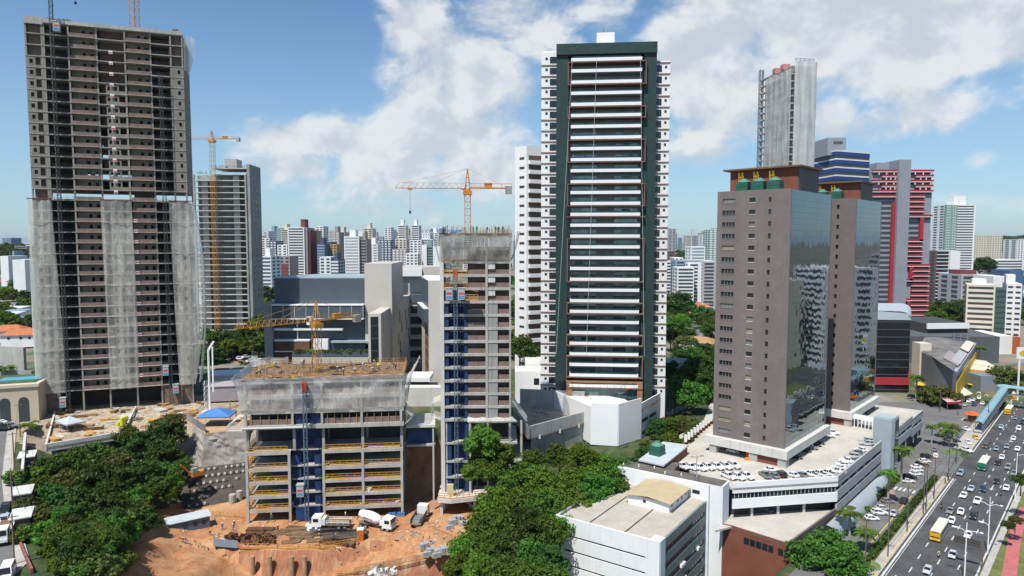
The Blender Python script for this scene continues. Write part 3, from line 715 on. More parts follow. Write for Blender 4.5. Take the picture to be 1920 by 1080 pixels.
# front block with yellow guard rails (low), and slim tower with blue hoist bay
p0 = gr(463,977,-1.0); p1 = gr(757,964,-1.0)
(ox,oy),ang,WD = frame(p0,p1); LD = Matrix.Translation((ox,oy,0)) @ Matrix.Rotation(ang,4,'Z'); DD = 18.0
T = thing('concrete_block','low wide unfinished concrete block with yellow guard rails on its open parking floors','building',(ox,oy,0),ang)
ZP = [1.5,4.65,7.85,10.9,14.7]; ZT = [20.9,24.4,27.7,31.2]
xs_ = [0,.272 * WD,.50 * WD,.715 * WD,.73 * WD]; xC = [0,.265 * WD,.47 * WD,.705 * WD,WD - .5]
XL0,XL1,XM0,XM1 = 0,.282 * WD,.282 * WD,.48 * WD; XR0,XR1 = .48 * WD,WD
def slabs(x0,x1,zs,th=.75,y0=0,name='slab'):
 for z in zs:
  g = MB(); g.box(x0,x1,y0,DD,z - .22,z); g.box(x0,x1,y0 - .006,y0 + .35,z - th,z - .223); g.build(name,concrete,T)
slabs(XL0,XL1 - .01,ZP); slabs(XR0,XR1,ZP); slabs(XM0,XM1 - .01,ZP,.35,1.6)
slabs(-.3,WD + .3,ZT,.9,-.8)
for x in (0,XL1 - .62,XR0 + .02,(XR0 + XR1) / 2 - .3,XR1 - .6):
 g = MB(); g.box(x,x + .55,-.08,.6,-1.5,14.7 - .75); g.build('column',concrete,T)
for x in (0.2,XL1 + .5,XR0 + .02,(XR0 + XR1) / 2 - .3,XR1 - .6):
 g = MB(); g.box(x,x + .6,.4,1.1,14.71,ZT[0] - .3); g.build('column',concrete_d,T)
 g = MB(); g.box(x,x + .5,-.82,-.3,ZT[0],ZT[3] - .91); g.build('column',concrete,T)
for x in (0.3,XL1,XR0 + .02,(XR0 + XR1) / 2,XR1 - .6):
 for y in (8.5,17.3): g = MB(); g.box(x,x + .5,y,y + .6,-2,ZT[3] - .4); g.build('column',concrete_d,T)
ZPf = [-1.0] + ZP
for a,c in ((XL0 + .6,XL1 - .7),(XR0 + .6,(XR0 + XR1) / 2 - .35),((XR0 + XR1) / 2 + .3,XR1 - .65)):
 for z in ZP: g = MB(); rail_run(g,[(a,.2,z),(c,.2,z)],1.15,1.5,.05); g.build('guard_rail',steel_y,T)
for z in ZP: g = MB(); rail_run(g,[(.25,.6,z),(.25,8,z)],1.15,1.5,.05); g.build('guard_rail',steel_y,T)
g = MB(); g.box(.6,WD - .3,8.6,8.9,-2,ZT[0] - .3); g.build('rear_wall',slab_dark,T)
for i,z in enumerate(ZPf[:-1] + [14.7]):
 if i == 0: continue
 h = (ZPf[i + 1] if i + 1 < len(ZPf) else ZT[0]) - z
 for a,c in ((XM0 + .15,XM0 + 1.9),(XM1 - 2.0,XM1 - .25)):
  g = MB(); g.box(a,c,1.9,2.0,z + .02,z + min(2.2,h - .5)); g.build('blue_hoarding_panel',bluepanel,T)
 g = MB(); g.box(XM0 + .1,XM1 - .1,4.2,4.4,z,z + h - .4); g.build('bay_wall',bluepanel,T)
g = MB(); g.box(XM0 + 1.0,XM1 - .5,-.5,-.35,-1.2,1.9); g.build('blue_hoarding_panel',bluepanel,T)
for z,za in ((ZT[0],ZT[1]),(ZT[1],ZT[2]),(ZT[2],ZT[3])):
 for a,c in ((.75,XL1 + .4),(XR0 + .6,(XR0 + XR1) / 2 - .35),((XR0 + XR1) / 2 + .3,XR1 - .7)):
  g = MB(); g.box(a,c,-.3,-.15,z + .003,z + 1.25); g.build('parapet',brick,T)
  g = MB(); g.box(a,c,2.4,2.55,z,za - .3); g.build('infill_wall',slab_dark,T)
  g = MB()
  for q in range(5): x = a + (c - a) * (q + .5) / 5; g.bar((x,-.5,z),(x,-.5,za - .9),.09)
  g.build('prop',wood,T)
 for q_ in ((XM0 + 1.2,XM0 + 2.6),(XM1 - 2.3,XM1 - .3)): g = MB(); g.box(*q_,-.1,0,z,z + 2.2); g.build('blue_hoarding_panel',bluepanel,T)
 g = MB(); g.box(XM0,XM1,3.5,3.7,z,za - .3); g.build('bay_wall',bluepanel,T)
g = MB(); g.box(-.5,WD + .5,-1.0,DD + .2,ZT[3] + .003,ZT[3] + .22); g.build('working_deck',wood_d,T)
rr = random.Random(5)
g = MB()
for k in range(150): x,y = rr.uniform(0,WD),rr.uniform(0,DD); g.bar((x,y,ZT[3]),(x + rr.uniform(-.1,.1),y,ZT[3] + rr.uniform(.8,1.9)),.06)
tag(g.build('rebar_starter',rust,T),kind='stuff')
for k in range(26):
 x,y = rr.uniform(.5,WD - 3),rr.uniform(.5,DD - 2); g = MB(); a = rr.uniform(0,3.1); n = rr.randint(2,5)
 for q in range(n): g.bar((-1.3,q * .22,.35 + q % 2 * .1),(1.3,q * .22 + rr.uniform(-.2,.2),.35 + q % 2 * .1),.18,.1)
 tag(g.build('timber_stack',rr.choice([wood,yellow,wood,steel_k,wood_d]),None,tuple(LD @ Vector((x,y,ZT[3] + .02))),ang + a),'small stack of formwork timber lying on the top deck of the low unfinished block','timber','timber stacks on the low block deck')
g = MB(); rail_run(g,[(-.2,-.6,ZT[3]),(WD + .2,-.6,ZT[3]),(WD + .2,DD,ZT[3]),(-.2,DD,ZT[3])],1.2,2.4,.035); g.build('guard_rail',steel_y,T)
zt,zb = ZT[3] + .9,ZT[1] + .2
net_sheet('safety_net',[((-1.9,-2.6,zt),(WD + 1.6,-2.6,zt + .5)),((-.9,-1.6,zt - 3),(WD + .8,-1.5,zt - 2.6)),((-.6,-1.05,zb),(WD + .5,-1.05,zb))],net_w,T,.35,60,22,21,(3.2,9))
net_sheet('safety_net',[((WD + 1.6,-2.6,zt + .5),(WD + 3.6,DD,zt + 1.0)),((WD + .8,-1.5,zt - 3),(WD + 1.6,DD,zt - 3)),((WD + .5,-1.0,zb),(WD + .6,DD,zb))],net_w,T,.3,26,16,22)
net_sheet('safety_net',[((-2.6,DD,zt + .4),(-1.9,-2.6,zt)),((-1.6,DD,zt - 3),(-.9,-1.6,zt - 3)),((-.7,DD,zb),(-.6,-1.05,zb))],net_w,T,.3,26,16,23)
net_sheet('safety_net',[((-2.9,DD,zt + 1.4),(6,DD + .4,zt + 1.2)),((-2.9,DD,zt - 1.2),(6,DD + .4,zt - 1.2))],net_w,T,.3,16,8,24)
net_sheet('catch_net',[((-.5,-.9,ZT[0] + 2.2),(-.5,6,ZT[0] + 2.2)),((-3.4,-1.2,ZT[0] + .4),(-3.4,6,ZT[0] + .6)),((-4.0,-1.4,ZT[0] - .8),(-4.0,6,ZT[0] - .6)),((-.4,-1.0,ZT[0] - 1.0),(-.4,6,ZT[0] - 1.0))],net_w,T,.25,12,14,25)
net_sheet('catch_net',[((WD + .6,-.9,ZT[0] + 2.6),(WD + .6,6,ZT[0] + 2.6)),((WD + 2.2,-.9,ZT[0] + 1.0),(WD + 2.2,6,ZT[0] + 1.0)),((WD + .5,-1.0,ZT[0] - .6),(WD + .5,6,ZT[0] - .6))],net_w,T,.25,10,12,26)
g = MB(); g.box(-.5,WD * .42,-.95,-.81,ZT[0] - .62,ZT[0] - .35); g.build('tarp_edge',white,T)
hoist('h','blue lattice hoist in the middle of the low unfinished block topped by a red cage',LD,XM0 + (XM1 - XM0) * .55,-1,ZT[2] + 1.0,[(-1.3,5.2)],steel_b,-2.4,w=.75)
g = MB(); lattice(g,(0,0,0),(0,0,2.2),.8,.6,.08)
hc = COL.objects[-1]
g = MB(); lattice(g,(0,0,ZT[2] + 1.0 + 1),(0,0,ZT[2] + 3.2 + 1),.8,.55,.09); q = [o for o in COL.objects if o.type == 'EMPTY' and o.name.startswith('construction_hoist')][-1]; g.build('top_cage',mat('red_steel',(.42,.07,.04),.5,.1),q)
c = at(595,700,157.5); crane('yellow tower crane standing on the low unfinished block, its jib swung towards the viewer',(c.x,c.y,30.5),43.2,math.atan2(-12.0,-10.7),19.5,12,steel_y,steel_y,1.55,5.2)
g = MB(); g.box(WD + .7,WD + 7.6,3,12,14.0,14.4,0); g.box(WD + .7,WD + 7.6,4.0,4.2,14.9,17.0,1); g.box(WD + .7,WD + 7.6,2.6,12,18.4,19.2,2)
T2 = thing('link_slab','pale concrete link slab between the low unfinished block and the slim unfinished tower','walkway',(ox,oy,0),ang)
g1 = MB(); g1.box(WD + .7,WD + 7.4,3,14,18.4,19.0); g1.build('roof_slab',concrete_l,T2)
g1 = MB(); g1.box(WD + .7,WD + 7.4,4,14,13.6,14.0); g1.build('floor_slab',concrete,T2)
g1 = MB(); g1.box(WD + 1.0,WD + 7.2,5.0,5.15,14.003,17.2); g1.build('blue_hoarding_panel',bluepanel,T2)
for x in (WD + 6.7,): g1 = MB(); g1.box(x,x + .4,3.2,3.6,-2,18.39); g1.build('column',concrete,T2)
# slim unfinished tower
YE = 158.0; pl = at(826,700,YE); pr = at(958,700,YE); WE = pr.x - pl.x; DE = 15.0
T = thing('concrete_tower','slim unfinished concrete tower with dark blue hoist bay and a netted crown below a crane','tower',(pl.x,YE,0),R(1))
LE = Matrix.Translation((pl.x,YE,0)) @ Matrix.Rotation(R(1),4,'Z')
ZE0,ZE1,NE = 20.3,63.6,14; FE = (ZE1 - ZE0) / NE; ZPE = [2.6,6.4,10.2,14.6]
g = MB(); g.box(0,WE,0,DE,-.22,0); g.box(.9,WE,-.03,.3,-.6,-.223); reps('slab',g,concrete,T,[(0,0,ZE0 + FE * k) for k in range(NE + 1)])
E1,E2,E3,E4 = .9,.385 * WE,.655 * WE,WE - .35
for x0,x1,z0,m in ((0,.9,2,concrete_l),(E3 - .25,E3 + .3,ZE0,concrete),(WE - .4,WE,ZE0,concrete)):
 g = MB(); g.box(x0,x1,-.12,.6,z0 - 4 if x0 == 0 else z0,ZE1 - .61); g.build('column',m,T)
EF = lambda k: (0,0,ZE0 + FE * k); HE = FE - .61
g = MB(); g.box(E1,E2,3.0,3.2,0,FE - .23); reps('hoist_bay_wall',g,bluepanel,T,[EF(k) for k in range(10)])
g = MB(); g.box(E1 + .02,E1 + 1.0,.35,.45,0,HE); reps('blue_hoarding_panel',g,bluepanel,T,[EF(k) for k in range(10)])
g = MB(); g.box(E2 - .9,E2 - .02,.35,.45,0,HE); reps('blue_hoarding_panel',g,bluepanel,T,[EF(k) for k in range(10)])
g = MB()
for x in (E1 + 1.4,E1 + 2.0,E2 - 1.9,E2 - 1.3): g.box(x,x + .22,2.9,2.99,1.6,1.85)
reps('work_lamp',g,white_clean,T,[EF(k) for k in range(10)])
for xa_,xb_ in ((E2,E3 - .26),(E3 + .31,WE - .41)):
 g = MB(); g.box(xa_,xb_,.5,.65,0,1.1); reps('parapet',g,brick,T,[EF(k) for k in range(13)])
 g = MB(); g.box(xa_,xb_,2.2,2.4,0,FE - .23); reps('infill_wall',g,brick,T,[EF(k) for k in range(13)])
g = MB(); g.box(E3 + .31,E3 + 2.6,.1,.25,0,HE); reps('block_wall',g,concrete_d,T,[EF(k) for k in range(9)])
g = MB(); g.box(E3 + .31,E3 + 2.0,.1,.25,1.2,HE); reps('block_wall',g,concrete_l,T,[EF(k) for k in (9,10,11)])
g = MB(); g.box(0,.2,.61,DE,0,FE - .23); reps('side_wall',g,concrete_d,T,[(x,0,EF(k)[2]) for k in range(13) for x in (0,WE - .2)])
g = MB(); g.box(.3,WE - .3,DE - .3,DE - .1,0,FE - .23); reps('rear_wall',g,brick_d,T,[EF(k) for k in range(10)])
for k in (10,11,12): g = MB(); rail_run(g,[(E1 + .1,.1,ZE0 + FE * k),(E2 - .1,.1,ZE0 + FE * k)],1.1,1.2,.06); g.build('guard_rail',steel_y,T)
for z in ZPE: g = MB(); g.box(.2,WE + (5 if z < 12 else 1.5),.1,DE,z - .45,z); g.build('slab',concrete,T)
g = MB(); g.prism([(-.6,-3.8),(2.6,-4.6),(WE + 3.2,.2),(WE + 3.2,8),(-.6,8)],-.95,-.0); g.build('entrance_platform',concrete_l,T,(0,0,2.61))
g = MB(); rail_run(g,[(-.4,-3.5,2.62),(2.5,-4.3,2.62),(WE + 3.0,.3,2.62)],1.2,1.5,.06); g.build('guard_rail',steel_y,T)
for x in (.95,E2 + .2,E3,WE - .5,WE + 2.2): g = MB(); g.box(x,x + .5,.3,.8,-5,ZE0 - .61); g.build('column',concrete,T)
for x,y in ((0,-3.2),(7.6,-1.6),(WE + 2,1)): g = MB(); g.box(x,x + .6,y,y + .6,-7,1.65); g.build('column',concrete_l,T)
g = MB(); g.bar((3,3,1.4),(9,-1,-1.5),.4,.5); g.bar((6,3,1.4),(WE + 2,1,-.5),.4,.5); g.build('brace',concrete,T)
for z0,z1 in zip([2.62] + ZPE[1:],ZPE[1:] + [ZE0]):
 g = MB(); g.box(E1 + .6,E2,2.6,2.8,z0,z1 - .7); g.build('hoist_bay_wall',bluepanel,T)
 for q_ in ((E1 + .5,E1 + 1.5),(E2 - .9,E2)): g = MB(); g.box(*q_,.4,.5,z0,z1 - .7); g.build('blue_hoarding_panel',bluepanel,T)
 g = MB(); g.box(E2 + .8,WE - .6,4.6,4.8,z0,z1 - .7); g.build('rear_wall',slab_dark,T)
g = MB(); g.box(1.5,3.0,-2.4,-1.6,2.65,5.3); g.build('site_door',mat('cream_door',(.62,.50,.27),.6,.1),T)
g = MB(); g.box(-.2,WE + .2,-.2,DE + .2,ZE1 + .003,ZE1 + .22); g.build('working_deck',wood_d,T)
rr = random.Random(8); g = MB()
for k in range(120): x,y = rr.uniform(0,WE),rr.choice([0,0,rr.uniform(0,DE)]); g.bar((x,y,ZE1),(x + rr.uniform(-.08,.08),y,ZE1 + rr.uniform(.8,2.2)),.055)
tag(g.build('rebar_starter',rust,T),kind='stuff')
g = MB()
for k in range(22): x = E3 - 2.5 + k * .4; g.bar((x,-.1,ZE1 - .6),(x,-.1,ZE1 + 1.1),.14)
g.build('formwork_stud',wood,T)
g = MB(); g.grid([[(-.8 + 2.4 * i / 5,-1.1,ZE1 + .9 + .15 * math.sin(i * 2)),(-.6 + 2.4 * i / 5,2,ZE1 + 1.0 + .2 * math.sin(i))] for i in range(6)]); g.grid([[(2.0 + 3.0 * i / 5,-.3,ZE1 + .5 + .15 * math.sin(i * 2)),(2.0 + 3.0 * i / 5,2,ZE1 + 1.0)] for i in range(6)]); g.build('tarp',bluetarp,T)
zt,zb = ZE1 + .2,ZE1 - 2 * FE + .2
net_sheet('safety_net',[((-.2,-1.0,zt),(WE + .2,-1.0,zt)),((.2,-.7,zt - 3),(WE,-.7,zt - 3)),((.1,-.3,zb),(WE,-.3,zb))],net_g,T,.22,40,18,31,(2.6,8))
net_sheet('safety_net',[((-2.2,5,zt + .8),(-1.6,-1.4,zt + .5)),((-1.4,5,zt - 2.5),(-.9,-.9,zt - 2.5)),((-.1,5,zb - .5),(-.05,-.2,zb - .5))],net_w,T,.2,14,14,32)
net_sheet('safety_net',[((WE + 1.5,-1.3,zt + .6),(WE + 2.4,6,zt + .8)),((WE + .8,-.9,zt - 3),(WE + 1.4,6,zt - 3)),((WE + .05,-.2,zb),(WE + .1,6,zb))],net_g,T,.2,14,14,33)
net_sheet('catch_net',[((-.2,-.5,ZE0 + 4.5),(-.2,6,ZE0 + 4.5)),((-2.4,-.5,ZE0 + 3.6),(-2.4,6,ZE0 + 3.6)),((-2.2,-.5,ZE0 + .6),(-2.2,6,ZE0 + .6)),((-.1,-.5,ZE0 - .2),(-.1,6,ZE0 - .2))],net_w,T,.25,12,14,34)
net_sheet('catch_net',[((E2,-.6,ZE0 + .7),(WE + .3,-.6,ZE0 + .7)),((E2,-1.6,ZE0 - .4),(WE + 1.6,-1.6,ZE0 - .4)),((E2,-.3,ZE0 - .9),(WE + .3,-.3,ZE0 - .9))],net_w,T,.15,20,8,35)
net_sheet('catch_net',[((WE + .2,-.6,ZE0 + 4.4),(WE + .2,8,ZE0 + 4.4)),((WE + 1.8,-.8,ZE0 + 1.8),(WE + 1.8,8,ZE0 + 1.8)),((WE + 3.6,-1,ZE0 - .5),(WE + 3.6,8,ZE0 - .5))],net_w,T,.25,12,14,36)
hoist('h','blue lattice hoist up the left bay of the slim unfinished tower, with twin cabins',LE,(E1 + E2) / 2 + .1,2.7,ZE1 - 4 * FE + 2.0,[(-1.4,ZE0 + 9.15 * FE),(1.35,ZE0 + 9.15 * FE)],steel_b,-1.7,(.12,.17,.24),.75)
q = [o for o in COL.objects if o.type == 'EMPTY' and o.name.startswith('construction_hoist')][-1]
g = MB(); lattice(g,(0,0,ZE1 - 4 * FE - .7),(0,0,ZE1 - 4 * FE + 1.6),.8,.55,.09); g.build('top_cage',MATS['red_steel'],q)
g = MB(); zc = ZE0 + 9.15 * FE - 2.7
g.box(2.3,5.2,-.8,.9,zc - .15,zc + .1); rail_run(g,[(2.4,-.75,zc),(5.1,-.75,zc)],1.2,.9,.06); g.bar((2.2,-.75,zc + 2.6),(5.2,-.75,zc + 1.9),.12); g.build('landing_cage',steel_y,q)
c = at(877,440,164); crane('orange and red tower crane rising from the netted top of the slim unfinished tower',(c.x,c.y,60),74.2,R(186),17.0,10.6,steel_o,steel_p,1.35,5.0)
# white and dark green residential tower
pl,pr = at(1014,540,194.3),at(1250.5,540,191.0)
(ox,oy),ang,WF = frame(pl,pr); ZF0,ZF1,NF = 19.6,115.6,32; FF = 3.02; DF = 24
green = mat('dark_green_tile',(.022,.05,.047),.55,.2,.8,fine=.2,fs=5)
terra = mat('terracotta_trim',(.22,.115,.08),.7,.12,.8)
teal_wall = mat('grey_green_render',(.33,.36,.35),.7,.15,.5)
T = thing('residential_tower','tall white residential tower with dark green side piers and long white balconies','tower',(ox,oy,0),ang)
LF = Matrix.Translation((ox,oy,0)) @ Matrix.Rotation(ang,4,'Z')
a1,a2,a3,a4 = 4.45,7.5,WF - 7.2,WF - 4.0
B0,B1 = 7.4,WF - 6.6
g = MB(); g.box(0,a1,.5,DF,8,114.6); g.build('left_wing',white,T)
g = MB(); g.box(a4,WF,.5,DF,8,111.6); g.build('right_wing',white,T)
g = MB(); g.box(a1 + .003,a4 - .003,1.3,DF - .2,10,112.9); g.build('core_wall',teal_wall,T)
g = MB(); g.box(a1 - .2,a2,-1.4,3.1,14,113.2); g.build('green_pier',green,T)
g = MB(); g.box(a3,a4 + .2,-1.4,3.1,14,113.2); g.build('green_pier',green,T)
g = MB(); g.box(a1 - .25,a4 + .25,-2.0,3.2,113.2,116.1); g.build('green_lintel',green,T)
g = MB(); g.box(15.5,20.5,7,12,115,121.5); g.build('lift_house',white_clean,T)
g = MB(); g.tube((17.4,8,121.5),(17.4,8,123),.06,.04,6); g.build('aerial',steel_k,T)
g = MB(); g.box(.3,a4 - .3,2.5,DF - .5,114.61,115.4); g.build('roof_parapet',white,T)
ZL = [112.0 - FF * .997 * i for i in range(NF)]               # top of each balcony parapet
brown = {0,2,4,5,7,9,11,13,14,16,20,22,23,25,26,27,29,30}
frames = [(0,2),(4,5),(7,9),(11,13),(16,20),(22,23),(25,26),(27,29)]
g = MB(); g.box(8.3,WF - 7.9,-2.6,-2.4,-.85,0); g.box(8.3,8.5,-2.4,3.1,-.85,0); g.box(WF - 8.1,WF - 7.9,-2.4,3.1,-.85,0)
reps('balcony_slab',MB().box(8.52,WF - 8.12,-2.38,3.1,-1.0,-.86),mat('soffit_shade',(.22,.24,.235),.8,.1),T,[(0,0,z) for z in ZL[:-1]])  # separate darker underside, its shade put into the colour
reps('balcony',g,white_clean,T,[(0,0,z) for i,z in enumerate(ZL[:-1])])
g = MB(); g.box(8.6,WF - 8.2,-2.55,-2.5,.01,.42); reps('glass_rail',g,glass('rail_glass',(.025,.05,.05),.08,.5,.3),T,[(0,0,z) for z in ZL[:-1]])
g = MB(); g.box(B0,B1,-2.7,3.0,-1.22,-1.003)
reps('terracotta_ledge',g,terra,T,[(0,0,ZL[i]) for i in brown if i < 31])
for i,j in frames:
 for x in (B0,B1 - .3):
  g = MB(); g.box(x,x + .22,-2.65,-2.3,ZL[j] - 1.0,ZL[i] - 1.23); g.build('terracotta_post',terra,T)
for x0,x1 in ((8.6,15.6),(20.6,WF - 8.4)):
 g = MB(); g.box(x0,x1,1.15,1.25,.02,2.3); reps('window',g,glass_t,T,[(0,0,z - .9) for z in ZL],96)
curt = glass('curtained_glass',(.34,.47,.47),.3,.4,.4)
rr = random.Random(3)
for i in range(64):
 z = ZL[rr.randrange(1,31)]; x = rr.choice([9.6,10.4,23,24.2,22.4]); g = MB(); g.box(x,x + rr.uniform(1.2,3.0),1.08,1.14,z - .4,z + 1.3); g.build('curtain',curt,T)
g = MB(); g.box(17.0,17.5,1.0,1.28,-.2,.5); reps('wall_lamp',g,mat('wood_lamp',(.36,.17,.09),.6,.2),T,[(0,0,z + .2) for z in ZL[:-1]])
g = MB(); g.box(-.12,a1 - .21,.3,.5,0,.25); reps('left_ledge',g,terra,T,[(0,0,z - 1.15) for z in ZL[:-1]])
g = MB(); g.box(a4 + .21,WF + .12,.3,.5,0,.25); reps('right_ledge',g,terra,T,[(0,0,z - 1.15) for z in ZL[:-1]])
g = MB(); g.box(2.35,a1 - .22,.42,.495,.55,2.3); reps('wing_window',g,glass_d,T,[(0,0,z - 1.0) for z in ZL])
g = MB(); g.box(a4 + .22,WF - 2.2,.42,.495,.55,2.3); reps('wing_window',g,glass_d,T,[(0,0,z - 1.0) for z in ZL[1:]])
g = MB(); g.box(1.1,1.75,.42,.495,1.5,2.15); reps('small_window',g,glass_d,T,[(0,0,z - 1.0) for z in ZL])
g = MB(); g.box(WF - 1.4,WF - .8,.42,.495,1.5,2.15); reps('small_window',g,glass_d,T,[(0,0,z - 1.0) for z in ZL[1:]])
orange = mat('orange_stone',(.36,.19,.10),.8,.3,1.2,fine=.25)
g = MB(); g.box(B0,B1,-2.5,2.9,21.0,22.6); g.build('entrance_lintel',orange,T)
for x in (B0,B1 - 1.5): g = MB(); g.box(x,x + 1.5,-2.5,-.6,17,20.99); g.build('entrance_pier',orange,T)
g = MB(); g.box(B0 + 1.6,B1 - 1.6,-1.6,-1.5,17.4,20.9); g.build('lobby_glass',glass('lobby_glass',(.05,.13,.13),.06,.7,.4),T)
for x in (14,22): g = MB(); g.box(x,x + 2.6,-1.7,-1.61,17.2,19.4); g.build('lobby_door',glass_t,T)
for x0,y0,x1,y1 in ((8.6,-2.62,4.5,0),(WF - 8.4,-2.62,WF - 6.3,0),(15.2,-2.62,13,0)):
 g = MB(); g.bar((x0,y0 - .1,112),(x1,-3,30),.05); g.build('facade_cable',white_clean,T)
T = thing('white_podium','plain white podium block jutting forward below the white and green tower','building',(0,0,0))
c0 = gr(1159,757,20.6); c1 = gr(1201.5,746,20.6); c2 = gr(1246,722,20.6); cl = gr(1108,764,19.3); cL = gr(1012,722,19)
g = MB(); g.prism([(c0.x,c0.y),(c1.x,c1.y),(c1.x - 3,c1.y + 9),(cL.x + 4,cL.y + 4),(cL.x,cL.y),(cl.x,cl.y)],[9.7,9.9,9.9,9.7,9.7,9.7],18.2); g.build('pool_deck',[white],T)
n = Vector((c1.y - c0.y,-(c1.x - c0.x))).normalized() * .25
def wallseg(p,q,z0,z1,th=.3,nm='parapet',m=white,par=None,side=1):
 p,q = Vector(p[:2]),Vector(q[:2]); d = (q - p).normalized(); nn = Vector((-d.y,d.x)) * th * side
 g = MB(); P = [p,q,q + nn,p + nn]
 if side < 0: P.reverse()
 g.prism([tuple(v) for v in P],z0,z1); return g.build(nm,m,par)
wallseg(c0,c1,9.68,20.6,.3,'end_wall',white_clean,T,-1); wallseg(cl,c0,9.66,20.55,.3,'front_wall',white_clean,T,-1)
cv = [(cl.x,cl.y)]
for k in range(1,9): f = k / 8; cv.append((cl.x + (cL.x - cl.x) * f,cl.y + (cL.y - cl.y) * f - 1.2 * math.sin(f * 3.14)))
for p,q in zip(cv,cv[1:]): wallseg(q,p,10 + 0,19.6,.3,'curved_wall',white,T)
wallseg(c1,c2,8,19.0,.3,'side_wall',white,T)
d_ = (c2 - c1); nn = Vector((d_.y,-d_.x,0)).normalized() * .03
for f0,f1,z0,z1 in ((.05,.28,16.6,17.5),(.34,.9,16.6,17.5),(.05,.3,13.6,14.6),(.36,.62,13.6,14.6),(.05,.9,10.4,11.2)):
 p = c1 + d_ * f0 + nn; q = c1 + d_ * f1 + nn; wallseg(q,p,z0,z1,.04,'window',glass_d,T)
wallseg(gr(1165,845,9),gr(1203,828,9),3,9.64,.3,'undercroft_wall',mat('brown_retaining',(.13,.085,.06),.9,.3),T)
for i in range(16):                                      # mesh fence of the games court
 pass
g = MB(); ps = [gr(1060,742,18.3),gr(1165,748,18.3),gr(1195,735,18.3)]
for p,q in zip(ps,ps[1:]):
 L = (q - p).length; k = max(2,round(L / 2))
 for i in range(k + 1): r = p.lerp(q,i / k); g.bar(r,r + Vector((0,0,3.6)),.06)
 for z in (1.2,2.4,3.6): g.bar(p + Vector((0,0,z)),q + Vector((0,0,z)),.04)
g.build('court_fence',steel_k,T)
b = tag(MB().prism([(p.x,p.y) for p in (gr(1083,741,18.24),gr(1105,744,18.24),gr(1098,738,18.24))],18.21,18.28).build('court_patch',tile_o,T))
g = MB(); p = gr(1178,742,18.3); g.lathe([(1.9,2.4),(1.9,2.45),(.1,3.0)],tuple(p),8); g.tube(p,p + Vector((0,0,2.9)),.06,k=6)
tag(g.build('parasol',tile_o),'red parasol open on the pool deck of the white podium','parasol')
T = thing('low_annexe','low white flat-roofed annexe left of the green-piered tower','building')
for px0,px1,py,zz,Y_ in ((966,1016,697,19,204),(985,1018,676,22,214)):
 a,b = at(px0,py,Y_),at(px1,py,Y_); g = MB(); g.box(a.x,b.x,Y_,Y_ + 9,8,a.z); g.build('wall',white,T); g = MB(); g.box(a.x + .3,b.x - .3,Y_ + .3,Y_ + 8.7,a.z + .003,a.z + .2); g.build('roof',concrete_l,T)
 g = MB(); g.box(b.x - 2.4,b.x - .8,Y_ - .05,Y_ - .003,a.z - 4,a.z - 2); g.build('window',glass_d,T)
T = thing('concrete_annex','half-built grey concrete parking annex with a slanting parapet beside the white podium','building',(0,0,0))
A0,A1,A2 = gr(1112,772,16.8),gr(990,805,16.8),gr(962,770,16.8)
wallseg(A1,A0,14.6,17.4,.4,'parapet_beam',concrete,T); wallseg(A2,A1,14.6,17.4,.4,'parapet_beam',concrete,T,)
bk1,bk2 = Vector((A0.x - 1,A0.y + 12,0)),Vector((A2.x + 2,A2.y + 14,0))
g = MB(); g.prism([(A1.x,A1.y),(A0.x,A0.y),(bk1.x,bk1.y),(bk2.x,bk2.y),(A2.x,A2.y)],14.2,14.59); g.build('deck',mat('dusty_slab',(.38,.31,.24),.95,.3,.4,fine=.2),T)
wallseg((bk2.x,bk2.y),(bk1.x,bk1.y),10,19.6,.4,'rear_wall',concrete,T)
off_ = Vector((.5,1.0,0))
wallseg(A1 + off_ * 2,A0 + off_,6,14.1,.4,'lower_wall',concrete_d,T)
for f in (.15,.45,.75):
 q = A1.lerp(A0,f); g = MB(); g.box(q.x,q.x + .5,q.y + .1,q.y + .8,13.7,14.58); g.build('beam_end',concrete_l,T)
for q in (gr(1033,745,14.7),gr(1072,752,14.7)):
 g = MB()
 for k in range(5): g.bar((q.x + k * .35,q.y,14.6),(q.x + k * .35,q.y,19.2),.08); g.bar((q.x,q.y,15.3 + k * .9),(q.x + 1.4,q.y,15.3 + k * .9),.06)
 tag(g.build('rebar_cage',rust),'rusty column rebar cage ' + ('nearer the slim tower' if q.x < 14 else 'nearer the white podium') + ' on the grey annex deck','rebar','rebar cages')
